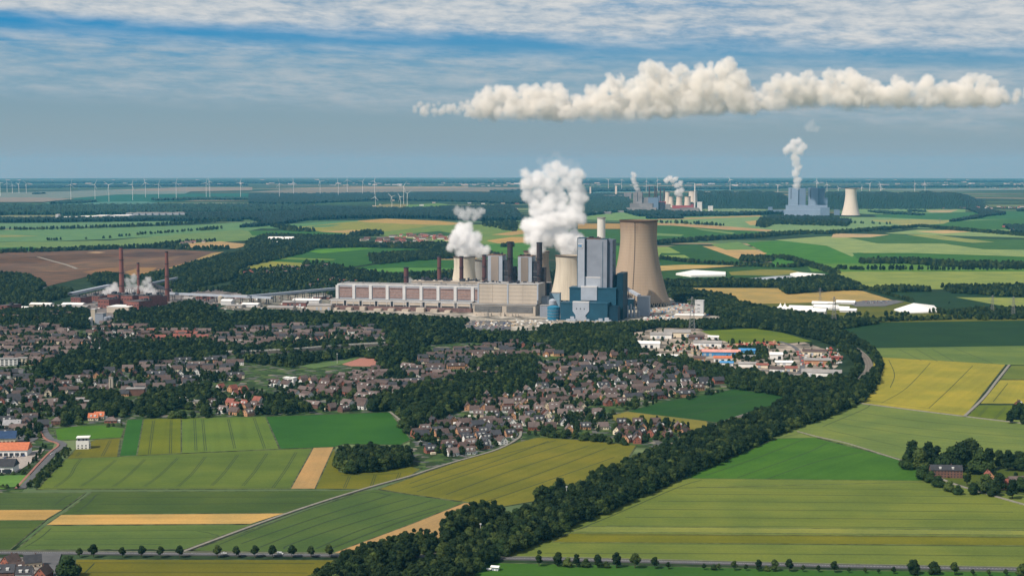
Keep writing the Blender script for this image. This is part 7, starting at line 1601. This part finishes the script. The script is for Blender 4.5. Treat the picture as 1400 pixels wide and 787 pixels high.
# ------------------------------------------------------------------ steam, clouds, air
def vapour_mat(name, dens, col=(1, 1, 1), aniso=0.0, nscale=None):
    m = bpy.data.materials.new(name); t = NT(nodes_of(m)); o = t.n('ShaderNodeOutputMaterial'); v = t.n('ShaderNodeVolumePrincipled')
    v.inputs['Color'].default_value = (*col, 1); v.inputs['Anisotropy'].default_value = aniso
    a = t.n('ShaderNodeAttribute'); a.attribute_name = 'density'; t.l(t.m('MULTIPLY', a.outputs['Fac'], dens), v.inputs['Density'])
    v.inputs['Density Attribute'].default_value = ''
    t.l(v.outputs[0], o.inputs['Volume']); return m
def vapour(name, blobs, rk, voxel, m, label, cat, amp=1.0, nscale=1.0, density_pts=1.0, seed=1, kind=None, flat=None, edge=.35, wisp=0.0, fill=.35):
    """blobs: (x, y, z, r) in world metres. The vapour fills the spheres, torn by noise."""
    rn = random.Random(seed); pts = []
    for x, y, z, r in blobs:
        rr = max(0.0, r-rk); n = max(1, int(density_pts*6*(rr/rk)**2.6)+1)
        for k in range(n):
            d = Vector((rn.gauss(0, 1), rn.gauss(0, 1), rn.gauss(0, 1))).normalized()*rr*rn.random()**.33; pts.append((x+d.x, y+d.y, z+d.z))
    c = Vector([sum(p[i] for p in pts)/len(pts) for i in range(3)]); pts = [(p[0]-c.x, p[1]-c.y, p[2]-c.z) for p in pts]
    pad = rk*1.9; lo = [min(p[i] for p in pts)-pad for i in range(3)]; hi = [max(p[i] for p in pts)+pad for i in range(3)]
    vd = bpy.data.volumes.new(name); o = link(name, vd); o.location = c; tag(o, label, cat, None, kind)
    me = bpy.data.meshes.new('droplets'); me.from_pydata(pts, [], []); src = bpy.data.objects.new('droplets', me)
    ng = bpy.data.node_groups.new(name, 'GeometryNodeTree'); ng.interface.new_socket('Geometry', in_out='INPUT', socket_type='NodeSocketGeometry'); ng.interface.new_socket('Geometry', in_out='OUTPUT', socket_type='NodeSocketGeometry')
    N, Lk = ng.nodes, ng.links; gi = N.new('NodeGroupInput'); go = N.new('NodeGroupOutput'); pr = N.new('GeometryNodeProximity'); pr.target_element = 'POINTS'; oi_ = N.new('GeometryNodeObjectInfo'); oi_.transform_space = 'ORIGINAL'; oi_.inputs['Object'].default_value = src; Lk.new(oi_.outputs['Geometry'], pr.inputs[0])
    t = NT(ng)
    pos = N.new('GeometryNodeInputPosition').outputs[0]
    def noise(sc, det, off):
        ad = N.new('ShaderNodeVectorMath'); ad.operation = 'ADD'; Lk.new(pos, ad.inputs[0]); ad.inputs[1].default_value = (off, off*2, seed*3.7)
        return t.noise(ad.outputs[0], sc, det, .58)
    n1 = noise(nscale*.55/rk, 5, seed*11.0); n2 = noise(nscale*1.9/rk, 4, seed*5.0+40)
    wv = N.new('ShaderNodeTexVoronoi'); wv.feature = 'SMOOTH_F1'; Lk.new(pos, wv.inputs['Vector']); wv.inputs['Scale'].default_value = nscale*1.05/rk
    try: wv.inputs['Smoothness'].default_value = .25
    except Exception: pass
    bil = t.m('SUBTRACT', .52, wv.outputs[0])                                   # rounded billows
    d = t.m('DIVIDE', pr.outputs['Distance'], rk)
    val = t.m('SUBTRACT', 1.0+fill, d)
    val = t.m('ADD', val, t.m('MULTIPLY', t.m('SUBTRACT', n1, .5), 2.6*amp)); val = t.m('ADD', val, t.m('MULTIPLY', t.m('SUBTRACT', n2, .5), 1.0*amp)); val = t.m('ADD', val, t.m('MULTIPLY', bil, .75*amp))
    den = t.ss(val, 0.0+wisp, edge+wisp)
    if flat is not None:
        sp = N.new('ShaderNodeSeparateXYZ'); Lk.new(pos, sp.inputs[0]); den = t.m('MULTIPLY', den, t.ss(t.m('ADD', sp.outputs[2], t.m('MULTIPLY', n1, flat[1]*1.2)), flat[0]-c.z+flat[1]*.2, flat[0]-c.z+flat[1]))
    vc = N.new('GeometryNodeVolumeCube'); Lk.new(den, vc.inputs['Density'])
    vc.inputs['Min'].default_value = lo; vc.inputs['Max'].default_value = hi
    for i, nm in enumerate(('Resolution X', 'Resolution Y', 'Resolution Z')): vc.inputs[nm].default_value = max(8, int((hi[i]-lo[i])/voxel))
    sm = N.new('GeometryNodeSetMaterial'); Lk.new(vc.outputs[0], sm.inputs[0]); sm.inputs['Material'].default_value = m; Lk.new(sm.outputs[0], go.inputs[0])
    o.modifiers.new('vapour', 'NODES').node_group = ng; vd.materials.append(m); return o
def pxblobs(L, base, back=0.0):
    """blobs given in picture pixels at the distance of a ground point"""
    c, s = at(*base); out = []; dist = c.y
    for x, y, r, *dz in L:
        k = dist+(dz[0]*s if dz else 0)+back; z = EYE-(y-EYE_Y)*s*(k/dist)*.9935; out.append(((x-700)*s*(k/dist), k, z, r*s))
    return out
steam = vapour_mat('steam', .15)
thin = vapour_mat('thin_steam', .045)
vapour('steam_plume', pxblobs([(635, 345, 12), (628, 333, 14), (645, 336, 15, 4), (634, 320, 15), (622, 322, 10, -5), (648, 326, 12), (655, 343, 11), (663, 342, 8), (629, 311, 8), (640, 312, 9), (616, 338, 7)], (635, 404)), 9, 3.4, steam, 'dense rounded white steam cloud above the two left cooling towers', 'steam plume', amp=.65, seed=2, nscale=1.0, edge=.95, fill=.5)
vapour('steam_plume', pxblobs([(632, 292, 8), (642, 290, 8), (652, 293, 7), (660, 289, 6), (626, 288, 6), (648, 297, 6), (638, 299, 6)], (635, 404)), 8, 3.6, thin, 'thin torn wisp of steam drifting above the left steam cloud', 'steam plume', amp=1.05, seed=3)
vapour('steam_plume', pxblobs([(733, 338, 13), (730, 322, 15), (745, 325, 15, 6), (722, 308, 12), (740, 305, 17), (762, 318, 13, 6), (780, 342, 15), (772, 330, 16), (785, 327, 15, 4), (793, 332, 9), (757, 300, 16), (772, 296, 16), (735, 287, 12), (750, 282, 13), (728, 277, 9), (778, 300, 15), (790, 298, 12), (765, 283, 10)], (760, 407)), 9.5, 3.3, steam, 'wide white steam cloud rising from the brown and pale cooling towers', 'steam plume', amp=.66, seed=4, nscale=1.0, edge=.95, fill=.55)
vapour('steam_plume', pxblobs([(723, 268, 11), (735, 266, 12), (722, 250, 13), (736, 246, 14), (719, 238, 9), (748, 252, 13), (755, 240, 12), (760, 262, 12, 6), (766, 272, 12), (752, 272, 11, -4), (764, 258, 9), (786, 283, 14), (790, 268, 14), (786, 255, 14), (778, 244, 13), (788, 238, 11), (770, 252, 10), (760, 228, 10), (768, 236, 11), (748, 232, 9), (740, 268, 10)], (760, 407)), 9.5, 3.3, vapour_mat('loose_steam', .075), 'looser forked top of the wide steam cloud', 'steam plume', amp=.85, seed=5, nscale=1.0, edge=.8, fill=.5)
vapour('steam_plume', pxblobs([(742, 228, 8), (752, 222, 8), (765, 220, 9), (778, 224, 9), (790, 228, 7), (738, 220, 6), (760, 212, 6)], (760, 407)), 9, 4, vapour_mat('mist', .006), 'faint mist above the forked steam cloud', 'steam plume', amp=1.0, seed=6)
fs = vapour_mat('far_steam', .05)
vapour('steam_plume', pxblobs([(870, 258, 1.9), (869, 254, 2.2), (867, 249, 2.4), (865.5, 244.5, 2.6), (866.5, 241, 2.4), (865, 238, 1.8)], (870, 287)), 14, 6, fs, 'small curling steam plume above the far twin boiler block', 'steam plume', amp=.8, seed=7)
vapour('steam_plume', pxblobs([(929, 267, 3.6), (926, 263, 5), (931, 260, 4.5), (925, 253, 4), (929, 251, 4), (918, 246, 5), (915, 244, 4), (922, 245, 4), (911, 247, 2.5)], (929, 285)), 18, 6.5, fs, 'small billowing steam plume above the far cooling tower', 'steam plume', amp=.75, seed=8)
vapour('steam_plume', pxblobs([(1089.5, 254, 5.5), (1089, 246, 5.6), (1088, 238, 6), (1090, 230, 5.5), (1087, 222, 5.5), (1086, 215, 7.5), (1089, 208, 7), (1083, 203, 8), (1077, 202, 5.5), (1092, 205, 7), (1096, 200, 5), (1085, 196, 6.5), (1089, 193, 4), (1074, 206, 3)], (1090, 292)), 21, 8, vapour_mat('far_steam_column', .045), 'tall narrow steam column above the left far boiler house', 'steam plume', amp=.7, seed=9)
vapour('steam_puff', pxblobs([(1106, 172, 5.5), (1109, 176, 4.5), (1113, 176, 3.5), (1102, 174, 3.5), (1108, 168, 3.5)], (1106, 292)), 22, 8, vapour_mat('puff', .006), 'small detached steam puff high above the far steam column', 'steam plume', amp=.9, seed=10)
for i, (B_, lab, dn) in enumerate(((([(155, 395, 7), (150, 399, 7), (160, 398, 6), (144, 401, 4), (157, 390, 4)]), 'left low steam puff over the briquette works', .02), ([(178, 391, 6), (182, 385, 5.5), (175, 383, 4.5), (183, 378, 3.5), (186, 392, 4)], 'middle steam puff rising behind the white vent hoods', .012), ([(200, 398, 7), (207, 400, 7), (205, 391, 5.5), (199, 388, 4.5), (203, 382, 3.5), (194, 394, 4), (212, 402, 3)], 'right low steam puff over the briquette works', .018), ([(564, 388, 3.5), (561, 384, 3), (566, 391, 3)], 'tiny steam puff beside the short thick chimney', .012))):
    vapour('steam_puff', pxblobs(B_, (180, 408)), 6.5, 2.4, vapour_mat('low_steam', dn*4), lab, 'steam plume', amp=.8, seed=20+i)
# cumulus bank, 30 km out, flat bottomed
rn = random.Random(11); D = 30000.0; s_ = D/F
def cum(profile, seed, label, dens=.008):
    """profile: (x, top y, bottom y) along the bank"""
    Bl = []
    rn = random.Random(seed*7)
    for i in range(len(profile)-1):
        (x0, t0, b0), (x1, t1, b1) = profile[i], profile[i+1]; n = max(2, int((x1-x0)/7))
        for k in range(n):
            f = (k+.5)/n; x = x0+(x1-x0)*f; tp = t0+(t1-t0)*f; bt = b0+(b1-b0)*f; h = bt-tp
            tp += rn.choice([0, 0, 4, -4, 9, 14]) if h > 20 else rn.choice([0, 3]); y = bt-1
            while y > tp+3:
                r = max(4.5, min(h*.38, 14))*rn.uniform(.75, 1.1)*(1-.35*(bt-y)/max(1, h)); yy = max(y, tp+r); zz = EYE+(EYE_Y-yy)*s_
                Bl.append(((x+rn.uniform(-4, 4)-700)*s_, D+rn.uniform(-16, 16)*s_, zz, r*s_)); y -= r*1.0
    zb = EYE+(EYE_Y-sum(p[2] for p in profile)/len(profile))*s_
    o = vapour('cumulus_cloud', Bl, 52, 26, vapour_mat('cumulus', dens, (1.0, 0.982, 0.948)), label, 'cloud', amp=1.0, seed=seed, kind='stuff', nscale=.36, edge=.50, fill=.30, flat=(zb-70, 420)); return o
cum([(566, 142, 153), (580, 132, 154), (600, 136, 154), (625, 137, 155), (650, 132, 155), (662, 118, 156), (680, 113, 156), (700, 116, 156), (712, 128, 156), (722, 110, 156), (745, 110, 157), (765, 108, 158), (775, 128, 158)], 31, 'left end of the cream cumulus bank with low towers')
cum([(776, 135, 158), (800, 112, 160), (830, 106, 161), (855, 102, 160), (875, 88, 158), (905, 84, 154), (912, 98, 152), (930, 90, 150), (960, 84, 148), (985, 80, 147), (1000, 78, 147), (1012, 98, 146), (1022, 112, 146), (1034, 122, 145)], 32, 'tallest middle part of the cream cumulus bank')
cum([(1038, 118, 144), (1050, 104, 143), (1068, 92, 142), (1085, 104, 141), (1110, 96, 140), (1130, 94, 139), (1150, 100, 140), (1165, 90, 139), (1180, 104, 139), (1200, 102, 139), (1225, 104, 139), (1250, 110, 139), (1262, 100, 139), (1290, 102, 139), (1320, 100, 139), (1350, 100, 138), (1362, 110, 138), (1372, 122, 138), (1385, 122, 139), (1400, 118, 139), (1430, 116, 139)], 33, 'right part of the cream cumulus bank')
# the air itself
hz = MB(); ZT = 610.0; hz.box((0, 0), 205000, 205000, -(98000.0**2)/(2*RE)-1.5, ZT)
hm = bpy.data.materials.new('haze'); t = NT(nodes_of(hm)); o_ = t.n('ShaderNodeOutputMaterial'); v_ = t.n('ShaderNodeVolumePrincipled')
v_.inputs['Color'].default_value = (0.09, 0.41, 0.71, 1); v_.inputs['Absorption Color'].default_value = (0.706, 0.394, 0.348, 1); v_.inputs['Density'].default_value = 2.6e-5; v_.inputs['Anisotropy'].default_value = 0.0
v_.inputs['Density Attribute'].default_value = ''
t.l(v_.outputs[0], o_.inputs['Volume'])
tag(hz.build('haze', hm), kind='stuff')
